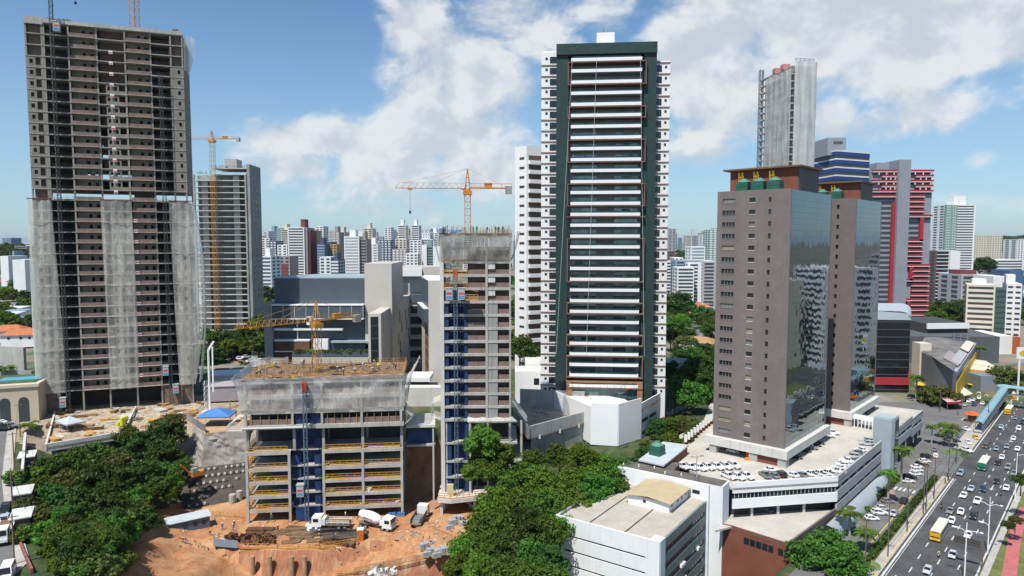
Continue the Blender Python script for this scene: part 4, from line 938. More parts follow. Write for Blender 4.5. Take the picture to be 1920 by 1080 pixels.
# white tower with brown balconies behind
T = thing('residential_tower','white apartment tower with stacked brown-backed balconies, partly hidden by the green-piered tower','tower')
pc = at(987,540,232); dL = Vector((-.72,.69,0)); dR = Vector((.88,.47,0)); fp = [pc,pc + dR * 17,pc + dR * 17 + dL * 5.4,pc + dL * 5.4]
g = MB(); g.prism([(p.x,p.y) for p in fp],8,94); g.build('wall',white,T)
NG = 24; FG = 3.18
q0 = pc + dR * 1.2 + Vector((.47,-.88,0)) * .04
for k in range(NG):
 z = 91.0 - FG * k
 nn = Vector((.47,-.88,0))
 P = [pc + dR * .6 + nn * .02,pc + dR * 16 + nn * .02,pc + dR * 16 + nn * 1.2,pc + dR * .6 + nn * 1.2]
 g = MB(); g.prism([(p.x,p.y) for p in P[::-1]],z - 3.15,z - 1.9) ; g.build('balcony',white_clean,T)
 P2 = [pc + dR * .8 + nn * .02,pc + dR * 15.8 + nn * .02,pc + dR * 15.8 + nn * .06,pc + dR * .8 + nn * .06]
 g = MB(); g.prism([(p.x,p.y) for p in P2[::-1]],z - 1.88,z - .15); g.build('brown_wall',mat('brown_balcony',(.11,.07,.055),.6,.3,1.5),T)
 ln = Vector((-.69,-.72,0)); a_ = pc + dL * 1.0 + ln * .01; b_ = pc + dL * 3.2 + ln * .01
 g = MB(); g.prism([(p.x,p.y) for p in (a_,b_,b_ + ln * .05,a_ + ln * .05)],z - 1.5,z - .7); g.build('window',mat('brown_window',(.07,.045,.04),.5,.2),T)
# beige clinic with slate-blue hall
beige = mat('beige_panel',(.50,.47,.425),.8,.05,.15,fine=.05)
slate = mat('slate_metal',(.075,.10,.125),.5,.08,.3,fine=.04)
slate_l = mat('slate_roof',(.30,.37,.40),.5,.08,.3)
louvre = mat('brown_louvre',(.16,.075,.05),.7,.2,.8)
T = thing('clinic_building','beige and slate-blue clinic with brown louvres and a terrace planted with hedges','building')
CY = 238
def boxpx(name,px0,px1,py0,py1,Y,depth,m,par,zb=None,dx=0):
 a,b = at(px0,py0,Y),at(px1,py1,Y); g = MB(); g.box(a.x,b.x,Y,Y + depth,b.z if zb is None else zb,a.z); return g.build(name,m,par)
a,b = at(514,522,CY + 2),at(684,576,CY + 2); ae = at(514,520,CY + 2)
g = MB(); n0 = 0; xa,xm,xb = a.x,at(561,520,CY + 2).x,b.x; zt_ = at(600,522,CY + 2).z
g.prism([(xa,CY + 2),(xb,CY + 2),(xb,CY + 30),(xm,CY + 30),(xa,CY + 14)],20,zt_); g.build('slate_hall',slate,T)
g = MB(); g.prism([(xa,CY + 2.05),(xb,CY + 2.05),(xb,CY + 29.9),(xm,CY + 29.9),(xa,CY + 13.9)],zt_ + .003,zt_ + .3); g.build('hall_roof',slate_l,T)
boxpx('slate_band',509,681,574,598,CY - 1.5,6,slate,T)
a = at(509,573,CY - 1.6); b = at(681,599,CY - 1.6)
for z in (a.z,b.z): g = MB(); g.box(a.x - .1,b.x + .1,CY - 1.75,CY + 1.9,z,z + .35); g.build('band_trim',white_clean,T)
for k in range(9): x = a.x + (b.x - a.x) * k / 8; g = MB(); g.box(x - .07,x + .07,CY - 1.62,CY - 1.51,b.z + .36,a.z); g.build('band_mullion',mat('pale_trim',(.55,.57,.58),.5,.05),T)
boxpx('grey_pier',494,513,569,700,CY,10,mat('board_concrete',(.33,.33,.32),.8,.12,.5,streak=.3),T,10)
boxpx('dark_storey',515,640,600,640,CY + 3.0,1,glass_d,T)
boxpx('dark_storey',640,692,596,640,CY + 3.0,1,beige,T)
boxpx('white_sill',514,642,616,619.5,CY - .5,4,white_clean,T); boxpx('white_sill',514,580,637,640,CY - .5,4,white_clean,T)
for p0_,p1_ in ((526,530),(543,547),(566,573)): boxpx('teal_shutter',p0_,p1_ + 1,626,635,CY + 2.6,.3,mat('teal_shutter',(.05,.30,.30),.5,.1),T)
boxpx('white_post',556,559,598,638,CY + 1,.5,white_clean,T)
for y0,y1,x1 in ((641,658,580),(661,679,548),(682,704,548)):
 boxpx('louvre_panel',516,x1,y0,y1,CY - .3,1,louvre,T)
 boxpx('louvre_trim',515,x1,y1 + .3,y1 + 2,CY - .6,1.4,white_clean,T)
g = MB()
for k in range(18):
 y = 642 + k * 3.4; p = at(516,y,CY - .4); q = at(547,y,CY - .4); g.box(p.x,q.x,CY - .42,CY - .31,p.z - .08,p.z + .08)
tag(g.build('louvre_slat',mat('dark_slat',(.05,.025,.02),.7,.2),T),kind='stuff')
boxpx('terrace_wall',548,692,668,720,CY - 4,8,beige,T,10)
boxpx('terrace_planter',548,692,660,668,CY - 4.2,1.6,slate,T)
boxpx('terrace_floor',548,692,666,668,CY - 2.5,9,slate_l,T)
boxpx('pavilion_roof',620,692,640,643,CY - 1,6,slate_l,T); boxpx('pavilion',624,692,645,656,CY + 1,3,slate,T)
boxpx('white_block',587,615,636,656,CY - .5,3,white_clean,T)
for k in (0,1): boxpx('slot_window',646 + k * 16,660 + k * 16,621,624.5,CY + 2.9,.2,glass_d,T)
t0,t1 = at(683,494,CY + 1),at(734,494,CY + 1)
g = MB(); g.prism([(t0.x,CY + 1),(t1.x,CY + 1),(t1.x + .2,CY + 24),(t0.x,CY + 24)],12,t0.z); g.build('beige_tower',beige,T)
YW = 226
w0,w1 = at(690,588,YW),at(714,588,YW); wz = w0.z; w2 = at(769,566,266)
w1t = at(714,588,YW); w2 = Vector((w1.x + 1.0,272,at(769,565,272).z)); w2.x = at(769,600,272).x
w3 = Vector((w0.x + 5,272,0))
g = MB(); g.prism([(w0.x,w0.y),(w1.x,w1.y),(w2.x,w2.y),(w3.x,w3.y)],[12] * 4,[wz,wz,wz + 2.6,wz + 2.6],ms=0); g.build('slanted_wing',beige,T)
p,q = at(694.5,594,YW - .1),at(710.5,700,YW - .1)
g = MB(); g.box(p.x,q.x,YW - .12,YW - .01,14,p.z); g.build('end_glazing',glass_d,T)
for k in range(4): z = p.z - 3.1 - k * 4.2; g = MB(); g.box(p.x,q.x,YW - .16,YW - .125,z,z + .18); g.build('glazing_bar',slate,T)
dw = Vector((w2.x - w1.x,w2.y - w1.y,0)); Lw = dw.length; dw.normalize(); nw = Vector((dw.y,-dw.x,0))
for r,(zz,offs) in enumerate(((-6.2,(.08,.30,.46,.60,.80,.94)),(-10.4,(.14,.36,.66,.84)),(-14.4,(.55,.92)),(-17.6,(.10,.60,.95)),(-21,(.2,.42,.62)))):
 for f in offs:
  b0 = w1 + dw * (Lw * f); b1 = b0 + dw * .9; g = MB(); g.prism([(v.x,v.y) for v in (b0 + nw * .05,b1 + nw * .05,b1 - nw * .02,b0 - nw * .02)],wz + zz,wz + zz + 4.2); g.build('slot_window',glass_d,T)
YM = 268
boxpx('rear_block',748,830,500,700,YM + 4,14,beige,T,12)
for y0,y1 in ((530,548),(552,568)):
 for x0,x1 in ((748,764),(768,791)): boxpx('rear_window',x0,x1,y0,y1,YM + 3.6,.5,slate,T)
boxpx('white_cap',749,791,503,518,YM + 2.6,3,white_clean,T)
for k,y in enumerate((574,594,614,636,657)): boxpx('rear_window',770,794,y,y + 13,YM + 3.6,.4,glass_d,T)
p,q,r = at(803,526,228),at(829,526,228),at(790,518,252)
g = MB(); g.prism([(p.x,p.y),(q.x,q.y),(q.x,q.y + 30),(r.x,r.y + 8),(r.x,r.y)],10,p.z); g.build('right_block',beige,T)
g = MB(); g.prism([(p.x + .1,p.y + .3),(q.x - .2,q.y + .3),(q.x - .2,q.y + 29),(r.x + .2,r.y + 7),(r.x + .2,r.y)],p.z + .003,p.z + .2); g.build('right_roof',white_clean,T)
dd_ = Vector((r.x - p.x,r.y - p.y,0)); L_ = dd_.length; dd_.normalize(); n_ = Vector((-dd_.y,dd_.x,0)) * -1
n_ = Vector((-abs(dd_.y),-abs(dd_.x),0))
def sidequad(nm,f0,f1,z0,z1,o,m):
 A_ = p + dd_ * (L_ * f0); B_ = p + dd_ * (L_ * f1); pts = [A_ + n_ * .02,B_ + n_ * .02,B_ + n_ * o,A_ + n_ * o]; g = MB(); P = [(v.x,v.y) for v in pts]
 ar = sum(P[i][0] * P[(i + 1) % 4][1] - P[(i + 1) % 4][0] * P[i][1] for i in range(4))
 if ar < 0: P.reverse()
 g.prism(P,z0,z1); g.build(nm,m,T)
sidequad('slate_side',.02,.98,p.z - 9.5,p.z - .1,.08,slate)
sidequad('slate_hood',.0,.98,p.z - 14,p.z - 9.6,1.6,slate); sidequad('hood_roof',.0,.98,p.z - 9.55,p.z - 9.3,1.7,white_clean)
for k in range(5): sidequad('louvre_panel',.03,.5,p.z - 18 - k * 3.9 - 1.4,p.z - 17.8 - k * 3.9 + 2.0,.06,louvre if k else glass_d)
a_,b_ = at(751,700,222),at(830,748,222)
boxpx('foot_wall',752,828,727,760,200,4,concrete_l,T,10)
boxpx('porch_roof',760,806,708,716,216,10,white_clean,T)
boxpx('porch_louvre',770,804,716,728,219,1,louvre,T)
# twin granite office towers and their car park podium
granite = mat('grey_granite',(.20,.169,.161),.65,.10,.14,spec=.3,fine=.10,fs=1.4,streak=.12)
def joints(m,px,pz):
 t = NT(m.node_tree); p = next(n for n in t.n if n.type == 'BSDF_PRINCIPLED'); src = p.inputs['Base Color'].links[0].from_socket
 sp = t.new('ShaderNodeSeparateXYZ'); t.put(sp.inputs[0],t.new('ShaderNodeTexCoord').outputs['Object']); f = None
 for ax,per in (('X',px),('Y',px),('Z',pz)):
  q = t.math('LESS_THAN',t.math('FRACT',t.math('DIVIDE',sp.outputs[ax],per)),.045); f = q if f is None else t.math('MAXIMUM',f,q)
 wn = t.new('ShaderNodeTexWhiteNoise'); sn = t.new('ShaderNodeVectorMath',operation='SNAP'); t.put(sn.inputs[0],t.new('ShaderNodeTexCoord').outputs['Object']); sn.inputs[1].default_value = (px,50,pz); t.put(wn.inputs[0],sn.outputs[0])
 c = t.mix(t.math('MULTIPLY',wn.outputs['Value'],.28),src,(.13,.105,.10)); t.put(p.inputs['Base Color'],t.mix(t.math('MULTIPLY',f,.35),c,(.09,.075,.07)))
joints(granite,1.45,1.4)
redbrick = mat('red_brown_render',(.20,.068,.045),.85,.15,.3,streak=.15)
ROT = R(-42)
def office(corner,zt,Wd,Dp,label,nrows,cols,pent):
 M = Matrix.Translation((corner.x,corner.y,0)) @ Matrix.Rotation(ROT,4,'Z')   # local: x<0 along granite face, y>0 along glass side
 T = thing('office_tower',label,'tower',(corner.x,corner.y,0),ROT)
 fh = 2.80
 for (x0,x1,z0,zh,miss) in [(0,0,0,0,0)]: pass
 holes = []
 wins = []
 for (xa,xb,zh) in cols:
  for k in range(nrows): wins.append((xa,xb,zt - 1.95 - fh * k - zh / 2 - .35,zh,k))
 g = MB(); g.box(-Wd,0,0,.35,14,zt); g.box(-Wd,-Wd + .35,.355,Dp,14,zt); g.box(-Wd + .36,-.003,Dp - .35,Dp,14,zt)
 front = wall_with_holes(-Wd,0,0,.35,14,zt,[(a,b,z,z + h) for a,b,z,h,k in wins]); front.build('granite_wall',granite,T)
 g = MB(); g.box(-Wd,-Wd + .35,.353,Dp,14,zt); g.build('granite_wall',granite,T)
 g = MB(); g.box(-Wd + .353,-.2,Dp - .35,Dp,14,zt); g.build('granite_wall',granite,T)
 rr = random.Random(int(corner.x)); mm = [glass_d,glass_d,glass_d,MATS.get('blind_beige') or mat('blind_beige',(.27,.235,.17),.7,.1,fine=0),mat('blind_grey',(.16,.17,.17),.5,.2,fine=0),glass_d]
 for a,b,z,h,k in wins:
  g = MB(); g.box(a,b,.22,.28,z,z + h,0); nb = 4 if b - a > 2 else 1
  for q in range(1,nb): x = a + (b - a) * q / nb; g.box(x - .04,x + .04,.17,.215,z,z + h,1)
  g.build('window',[rr.choice(mm) if b - a > .9 else glass_d,steel_g],T)
  if b - a > .9: s = MB(); s.box(a - .05,b + .05,-.06,.2,z - .14,z - .003); s.build('sill',concrete_l if b - a < 2 else granite,T)
 nfl = int((zt - 14) / fh)
 g = MB(); g.box(-.02,.12,.36,Dp - .36,14.05,zt - .2); g.build('mirror_glazing',mirror_mat('mirror_glass',(.175,.22,.255),1.25,1.25,1.4),T)
 g = MB()
 for k in range(1,nfl * 2): g.box(.121,.135,.36,Dp - .36,14.05 + k * fh / 2 - .015,14.05 + k * fh / 2 + .015)
 for k in range(1,int(Dp / 1.25)): g.box(.121,.133,k * 1.25 - .012,k * 1.25 + .012,14.05,zt - .2)
 tag(g.build('glazing_bar',mat('dark_mullion',(.03,.035,.04),.4,.1),T),kind='stuff')
 for y in (0,Dp - .35): g = MB(); g.box(-.003 if y else .003,.2,y,y + .352,14,zt); g.build('edge_pier',granite,T)
 g = MB(); g.box(-Wd + .4,-.05,.4,Dp - .4,zt - .8,zt - .3); g.build('roof',concrete_d,T)
 g = MB(); g.box(-Wd - 1.5,1.4,-1.6,Dp + .6,12.0,14.0); g.build('base_slab',concrete_l,T)
 for x0,x1 in ((-Wd - .2,-Wd + 1.6),(-7.6,-5.6),(-.8,1.2)):
  g = MB(); g.box(x0,x1,-1.3,.5,10,11.99); g.build('pillar',concrete,T)
 for y in (7,14,21): g = MB(); g.box(-1.6,-.6,y,y + 1,10,11.99); g.build('pillar',concrete_d,T)
 g = MB(); g.box(-5.55,-.85,-.9,-.7,10.0,11.99); g.build('garage_wall',redbrick,T)
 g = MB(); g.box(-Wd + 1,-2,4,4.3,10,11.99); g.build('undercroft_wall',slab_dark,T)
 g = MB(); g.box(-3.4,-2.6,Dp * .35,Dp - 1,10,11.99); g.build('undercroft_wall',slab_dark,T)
 x0,x1,y0,y1,z1 = pent
 g = MB(); g.box(x0,x1,y0,y1,zt - .29,z1 - .4); g.build('plant_house',redbrick,T)
 g = MB(); g.box(x1 + .003,x1 + .2,y0 + .2,y1 - .2,zt - .3,z1 - .42); g.build('plant_house_cladding',mat('dark_panel',(.11,.085,.085),.6,.1),T)
 g = MB(); g.box(x0 - 1.4,x1 + 1.0,y0 - 1.2,y1 + 1,z1 - .4,z1); g.build('plant_house_roof',mat('brown_fascia',(.17,.09,.05),.7,.15),T)
 return T,M
Hc = at(1482.5,353,155)
T,MH = office(Hc,73.9,17.4,28.5,'nearer granite office tower with a mirrored glass side, standing on the rooftop car park',21,[(-16.1,-12.9,1.05),(-9.5,-8.0,1.05),(-4.9,-4.25,1.15)],(-17.0,-.6,6.0,20,79.6))
Hc2 = at(1605,371,190)
T,MH2 = office(Hc2,73.9,17.4,26,'farther granite office tower with a mirrored glass side, half hidden by its twin',21,[(-4.9,-4.2,1.15)],(-16,-.6,5.5,18,79.0))
gtank = mat('green_tank',(.025,.105,.075),.45,.15,1)
def tank(M,x,y,z,label,s=1.0,group='green roof tanks'):
 p = M @ Vector((x,y,z)); t = thing('water_tank',label,'tank',tuple(p),ROT,group)
 g = MB(); w_ = 1.45 * s
 g.box(-w_,w_,-w_,w_,0,1.2 * s); g.box(-w_ * 1.03,w_ * 1.03,-w_ * 1.03,w_ * 1.03,1.203 * s,1.4 * s); g.box(-w_ * .97,w_ * .97,-w_ * .97,w_ * .97,1.403 * s,2.4 * s); g.build('body',gtank,t)
 w_ *= .78; g = MB(); g.lathe([(w_ * 1.3,2.403 * s),(w_ * 1.2,2.55 * s),(w_ * .55,3.05 * s),(w_ * .52,3.3 * s),(.05,3.34 * s)],(0,0,0),12); g.build('lid',mat('tank_lid',(.09,.22,.17),.5,.1),t)
 return t
def yladder(M,x,y,z,h,label):
 t = thing('ladder',label,'ladder',tuple(M @ Vector((x,y,z))),ROT,'yellow roof ladders')
 g = MB()
 for k in (-.4,.4): g.bar((k,0,0),(k,0,h),.14); g.bar((k,-.75,h * .35),(k,-.75,h),.1)
 for k in range(int(h / .45)): g.bar((-.4,0,.3 + k * .45),(.4,0,.3 + k * .45),.09)
 for k in range(int(h * .65 / .7)):
  z_ = h * .35 + k * .7
  for s_ in (-.4,.4): g.bar((s_,0,z_),(s_,-.75,z_),.08)
  g.bar((-.4,-.75,z_),(.4,-.75,z_),.08)
 g.build('rungs',yellow,t); return t
for k,nm in enumerate(('leftmost','middle','rightmost')):
 tank(MH,-11.9 + k * 3.75,2.4,73.62,f'{nm} of the three green water tanks on the nearer granite tower roof')
 yladder(MH,-13.9 + k * 3.75,5.6,73.62,5.0,f'{nm} yellow caged ladder behind the green tanks of the nearer granite tower')
for k,nm in enumerate(('left','right')):
 tank(MH2,-9.6 + k * 4.0,2.2,73.62,f'{nm} of the two green water tanks on the farther granite tower roof')
 yladder(MH2,-11.4 + k * 4.0,5.0,73.62,4.4,f'{nm} yellow ladder by the green tanks of the farther granite tower')
PW = mat('podium_grey_shade',(.40,.40,.40),.75,.06,.3,streak=.12)  # mullion grey; on the side bands it paints in the road side's shade
T = thing('car_park_podium','long white-banded car park podium under the granite towers with cars on its roof','building')
Pa,Pb = gr(1375,905,11.2),gr(1575,893,11.2); Pc = gr(1657,828,11.2)
ub,vb = toRV(Pb); uc,vc = toRV(Pc)
Pd = RV(uc + 4,-44.2); Pe = RV(282,-43.2); ue,ve = toRV(gr(1754,766,11.2));
Pb = RV(ub,-44.4); Pend = RV(ue,-44.4)
Pl1,Pl2 = gr(1215,850,10),gr(1330,800,10)
Pfar = RV(ue - 4,-80); Pback = RV(205,-98)
deckpoly = [(Pa.x,Pa.y),(Pb.x,Pb.y),(Pend.x,Pend.y),(Pfar.x,Pfar.y),(Pback.x,Pback.y),(Pl2.x,Pl2.y + 6),(Pl1.x,Pl1.y)]
g = MB(); g.prism(deckpoly,9.5,10.0); g.build('car_deck',deck,T)
g = MB(); g.prism([(p[0] + (.6 if i in (0,) else 0),p[1] + 1.4) if i in (0,1) else p for i,p in enumerate(deckpoly)],-1,5.4); g.build('lower_storey',slab_dark,T) if False else None
ins = [RV(ub + 1.5,-46.2),RV(ue - 1,-46.2),RV(ue - 5,-79),RV(205,-96),Vector((Pl2.x,Pl2.y + 5,0)),Vector((Pl1.x + 2,Pl1.y + 2,0)),Vector((Pa.x + 1,Pa.y + 2.4,0))]
g = MB(); P = [(p.x,p.y) for p in ins]
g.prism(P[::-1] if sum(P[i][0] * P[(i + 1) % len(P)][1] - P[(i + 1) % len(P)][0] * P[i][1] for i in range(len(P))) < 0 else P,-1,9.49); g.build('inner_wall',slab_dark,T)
def band(p,q,z0,z1,nm,m,th=.4): return wallseg(p,q,z0,z1,th,nm,m,T)
band(Pa,Pb,8.85,11.1,'front_parapet',white_clean); band(Pa,Pb,5.5,7.55,'front_band',white_clean)
fd = (Pb - Pa); fd.z = 0; fl_ = fd.length; fd.normalize(); fin = Vector((-fd.y,fd.x,0))
wallseg(Pa + fin * .3,Pb + fin * .3,7.55,8.85,.1,'window_band',glass_d,T)
for k in range(27): g = MB(); q = Pa + fd * (fl_ * (k + .5) / 27) + fin * .2; g.bar((q.x,q.y,7.55),(q.x,q.y,8.85),.1); g.build('window_mullion',PW,T)
for (u0,u1,tiers) in ((ub,uc + 1,[(8.9,11.1),(5.7,7.9),(2.9,4.9)]),(uc + 7,ue - 14,[(8.9,11.1),(5.7,7.9)]),(ue - 14,ue,[(8.0,10.2),(4.8,7.0)])):
 for z0,z1 in tiers: band(RV(u0,-44.4),RV(u1,-44.4),z0,z1,'side_band',PW)
 wallseg(RV(u0,-44.9),RV(u1,-44.9),2.5,10.9 if u1 < ue else 9.9,.1,'shade_panel',slab_dark,T)  # solid dark sheet painting the shade between the bands
 for k in range(int((u1 - u0) / 6)): q = RV(u0 + 3 + k * 6,-44.75); g = MB(); g.box(q.x - .2,q.x + .2,q.y - .2,q.y + .2,2.5,8.9 if u1 < ue else 7.9); g.build('side_pillar',concrete,T)
wallseg(Pfar,RV(205,-98),10,10.9,.3,'rear_parapet',redbrick,T)
La,Lb,Lc = gr(1372,987,3.2),gr(1483,1022,3.2),RV(ub + 2,-44.4)
g = MB(); g.prism([(La.x - 4,La.y - 2),(La.x,La.y),(Lb.x,Lb.y),(Lc.x,Lc.y),(Pa.x + 2,Pa.y + 5)],2.8,3.2); g.build('lower_car_deck',deck,T)
wallseg(La,Lb,-16,3.3,.4,'end_wall',redbrick,T); wallseg(La + Vector((-8,5,0)),La,-16,3.3,.4,'end_wall',redbrick,T)
wallseg(Lb,Lc,-16,3.9,.4,'side_parapet',mat('brown_grey_wall',(.16,.13,.12),.8,.1),T)
eb = (Lb - La); eb.z = 0; el = eb.length; eb.normalize(); en = Vector((eb.y,-eb.x,0))
for f0,f1 in ((.22,.31),(.325,.415),(.43,.52),(.535,.625),(.64,.72),(.80,.88),(.895,.975)):
 p_,q_ = La + eb * (el * f0) + en * .03,La + eb * (el * f1) + en * .03; wallseg(q_,p_,.5,1.8,.05,'window',glass_d,T)
for f in (.2,.45,.7): q = Pa + fd * (fl_ * f) + fin * 1.0; g = MB(); g.box(q.x - .25,q.x + .25,q.y - .25,q.y + .25,3.2,5.49); g.build('pillar',concrete_l,T)
g = MB(); u0,u1 = ub - 8,uc - 1; rows_ = []
for i in range(25):
 u = u0 + (u1 - u0) * i / 24; r_ = []
 for k in range(9): a_ = math.pi * k / 8 * .62; r_.append(RV(u,-44.1 + 2.6 * math.sin(a_),2.9 - 2.6 * (1 - math.cos(a_))))
 rows_.append(r_)
g.grid(rows_); g.build('curved_canopy',mat('canopy_metal',(.42,.47,.50),.45,.06,.4,metal=.3),T,smooth=True)
TL = thing('lift_tower','pale blue-grey rounded lift tower at the roadside edge of the car park podium','tower')
lb = [RV(uc + 1,-46.6),RV(uc + 1,-43.4),RV(uc + 1.3,-42.4),RV(uc + 2.4,-41.9),RV(uc + 6.6,-41.9),RV(uc + 6.6,-46.6)]
cladd = mat('pale_blue_cladding',(.30,.35,.40),.45,.05,.4,spec=.4)
P = [(p.x,p.y) for p in lb]
if sum(P[i][0] * P[(i + 1) % 6][1] - P[(i + 1) % 6][0] * P[i][1] for i in range(6)) < 0: P.reverse()
g = MB(); g.prism(P,-1,16.6); g.build('shaft',cladd,TL)
cen = sum((Vector(p) for p in P),Vector((0,0))) / 6
g = MB(); g.prism([tuple(cen + (Vector(p) - cen) * .96) for p in P],16.603,17.1); g.build('roof',mat('pale_green_roof',(.36,.45,.46),.5,.08),TL)
wallseg(RV(uc + 6.2,-41.86),RV(uc + 2.8,-41.86),1,16.2,.05,'glazing',glass_d,TL)
TC = thing('glass_walkway','barrel-roofed glass walkway crossing the roof car park to the lift tower','walkway')
wa,wb = gr(1562,790,10),gr(1641,806,10); wd = (wb - wa).normalized(); wn = Vector((-wd.y,wd.x,0)); rows_ = []
for i in range(13):
 q = wa.lerp(wb,i / 12); rows_.append([q + wn * (1.9 * math.cos(math.pi * k / 8)) + Vector((0,0,2.5 + .9 * math.sin(math.pi * k / 8))) for k in range(9)])
g = MB(); g.grid(rows_); g.build('roof',mat('walkway_roof',(.62,.68,.70),.3,.06,.5),TC,smooth=True)
for i in range(13):
 for s_ in (-1.85,1.85): q = wa.lerp(wb,i / 12) + wn * s_; g = MB(); g.tube((q.x,q.y,10),(q.x,q.y,12.55),.13,k=6); g.build('post',white_clean,TC)
TS = thing('brown_annexe','small red-brown flat-roofed annexe at the left edge of the roof car park','building')
s0,s1,s2,s3 = gr(1200,862,12.2),gr(1245,872,12.2),gr(1289,836,12.2),gr(1243,830,12.2)
g = MB(); g.prism([(p.x,p.y) for p in (s0,s1,s2,s3)],6,12.0); g.build('wall',redbrick,TS)
c_ = (s0 + s1 + s2 + s3) / 4
g = MB(); g.prism([tuple((c_ + (p - c_) * 1.06)[:2]) for p in (s0,s1,s2,s3)],12.003,12.35); g.build('roof',mat('pale_blue_roof',(.45,.50,.52),.6,.1,.5),TS)
TS2 = thing('brown_annexe','lower brown block with a mossy flat roof in front of the annexe','building')
s0,s1,s2,s3 = gr(1222,874,11.4),gr(1262,884,11.4),gr(1274,870,11.4),gr(1236,861,11.4)
g = MB(); g.prism([(p.x,p.y) for p in (s0,s1,s2,s3)],4,11.2); g.build('wall',redbrick,TS2)
g = MB(); g.prism([(p.x,p.y) for p in (s0,s1,s2,s3)],11.203,11.4); g.build('roof',mat('mossy_roof',(.13,.12,.105),.95,.45,.5,fine=.25),TS2)
p = gr(1232,852,12.35); tank(Matrix.Translation(p) @ Matrix.Rotation(ROT,4,'Z'),0,0,0,'square dark green cooling tank standing on the small annexe roof',.95,None)
TB = thing('boundary_wall','red-brown boundary wall with white balusters along the back of the car park','wall')
q0,q1 = gr(1282,838,10),gr(1340,790,10); wallseg(q0,q1,9,11.0,.3,'wall_base',redbrick,TB)
for k in range(11): q = q0.lerp(q1,(k + .5) / 11); g = MB(); g.box(q.x - .3,q.x + .3,q.y - .3,q.y + .3,11.0,12.8); g.build('baluster',white,TB)
TB = thing('fence','white railing fence on a stone wall right of the white podium','fence')
q0,q1 = gr(1213,806,8.5),gr(1286,772,8.5); wallseg(q0,q1,5,9.0,.4,'wall_base',concrete,TB)
for k in range(9): q = q0.lerp(q1,k / 8); g = MB(); g.box(q.x - .12,q.x + .12,q.y - .12,q.y + .12,9.0,11.2); g.build('post',white,TB)
wallseg(q0 + Vector((.1,.1,0)),q1 + Vector((.1,.1,0)),9.2,11.0,.05,'mesh_panel',net_mat('fence_mesh',(.55,.56,.56),.45,.1),TB)
# white office block in the foreground
fl_,fr_ = gr(1041.5,968.5,8),gr(1237,1021,8)
(ox,oy),ang,WI = frame(fl_,fr_)
T = thing('white_office_block','white office block with slot windows and a flat grey roof, front right','building',(ox,oy,0),ang)
LI = Matrix.Translation((ox,oy,0)) @ Matrix.Rotation(ang,4,'Z'); iv = LI.inverted()
DI = (iv @ gr(1353,945,8)).y
wp = mat('white_panel',(.74,.75,.76),.6,.04,.2,streak=.16)
holes = [(2.0,WI - 2.7,8 - 3.35 - 2.95 * k,8 - 2.95 - 2.95 * k) for k in range(6)]
wall_with_holes(0,WI,0,.4,-16,8.4,holes).build('front_wall',wp,T)
for k in range(6): g = MB(); g.box(2.0,WI - 2.7,.25,.3,8 - 3.35 - 2.95 * k,8 - 2.95 - 2.95 * k); g.build('slot_window',glass_d,T)
g = MB(); g.box(.0,.4,.403,DI + 6,-16,8.3); g.build('left_wall',wp,T)
g = MB(); g.box(WI - 2.0,WI + .05,.403,2.6,-16,8.4); g.build('corner_pier',wp,T)
g = MB(); g.box(.41,WI - .1,.41,DI,7.4,8.0); g.build('roof',mat('worn_roof',(.44,.40,.34),.92,.16,.25,fine=.15,fs=1.5,streak=0),T)
for x in (6.8,14.2): g = MB(); g.box(x,x + .3,1.0,DI * .72,8.004,8.03); g.build('roof_gutter',slab_dark,T)
g = MB(); g.box(.35,.7,0.5,DI,8.003,8.5); g.build('roof_edge',mat('blue_grey_edge',(.30,.34,.37),.6,.1),T)
gpanel = mat('grey_green_panel',(.20,.245,.225),.55,.10,.5,streak=.3)
g = MB(); g.box(WI - .8,WI - .5,2.61,DI,-16,7.6); g.build('side_core',slab_dark,T)
for k in range(6):
 z = 8 - 2.95 * k
 g = MB(); g.box(WI - .49,WI - .05,2.62,DI - 1,z - 1.75,z + (.05 if k == 0 else 0)); g.build('spandrel',gpanel,T)
 g = MB(); g.box(WI - .49,WI - .30,2.62,DI - 1,z - 2.94,z - 1.753); g.build('side_window',glass_d,T)
 g = MB()
 for q in range(14): y = 3 + (DI - 4.5) * q / 13; g.box(WI - .295,WI - .24,y,y + .12,z - 2.93,z - 1.76)
 tag(g.build('glazing_bar',steel_k,T),kind='stuff')
rrr = random.Random(4)
for q in range(7):
 y = rrr.uniform(8,DI - 3); k = rrr.choice([2,3,3,4]); g = MB(); g.box(WI - .04,WI + .4,y,y + .9,8 - 2.95 * k - 2.5,8 - 2.95 * k - 1.9); g.build('air_conditioner',white,T)
bx1 = (iv @ gr(1380,902,11.5)).x
g = MB(); g.box(.3,WI + .3,DI + .003,DI + 5,-16,11.3); g.build('rear_block',wp,T)
g = MB(); g.box(WI + .303,WI + 3.0,DI + .8,DI + 5,-16,11.3); g.build('rear_pier',wp,T)
g = MB(); g.box(.7,WI + 2.6,DI + .9,DI + 4.7,11.303,11.45); g.build('rear_roof',MATS['mossy_roof'],T)
for x,wd_ in ((1.6,1.5),(WI - 5.6,.8),(WI - 3.2,1.6)): g = MB(); g.box(x,x + wd_,DI - .04,DI + .002,9.0,9.8); g.build('window',glass_d,T)
for k in range(6): x = 2 + k * 3.3; g = MB(); g.tube((x,DI + 1.2 + (k % 3),11.45),(x,DI + 1.2 + (k % 3),12.0),.14,k=6); g.build('roof_vent',white,T)
h0 = iv @ gr(1256,964,8); h1 = iv @ gr(1180,940,8); h2 = iv @ gr(1306,932,8)
TP = thing('roof_pavilion','low white pavilion with a shallow tan roof standing on the white office block','building',(ox,oy,0),ang)
px0,px1,py0,py1 = h1.x,h0.x,h0.y,min(DI - .3,h2.y + 1)
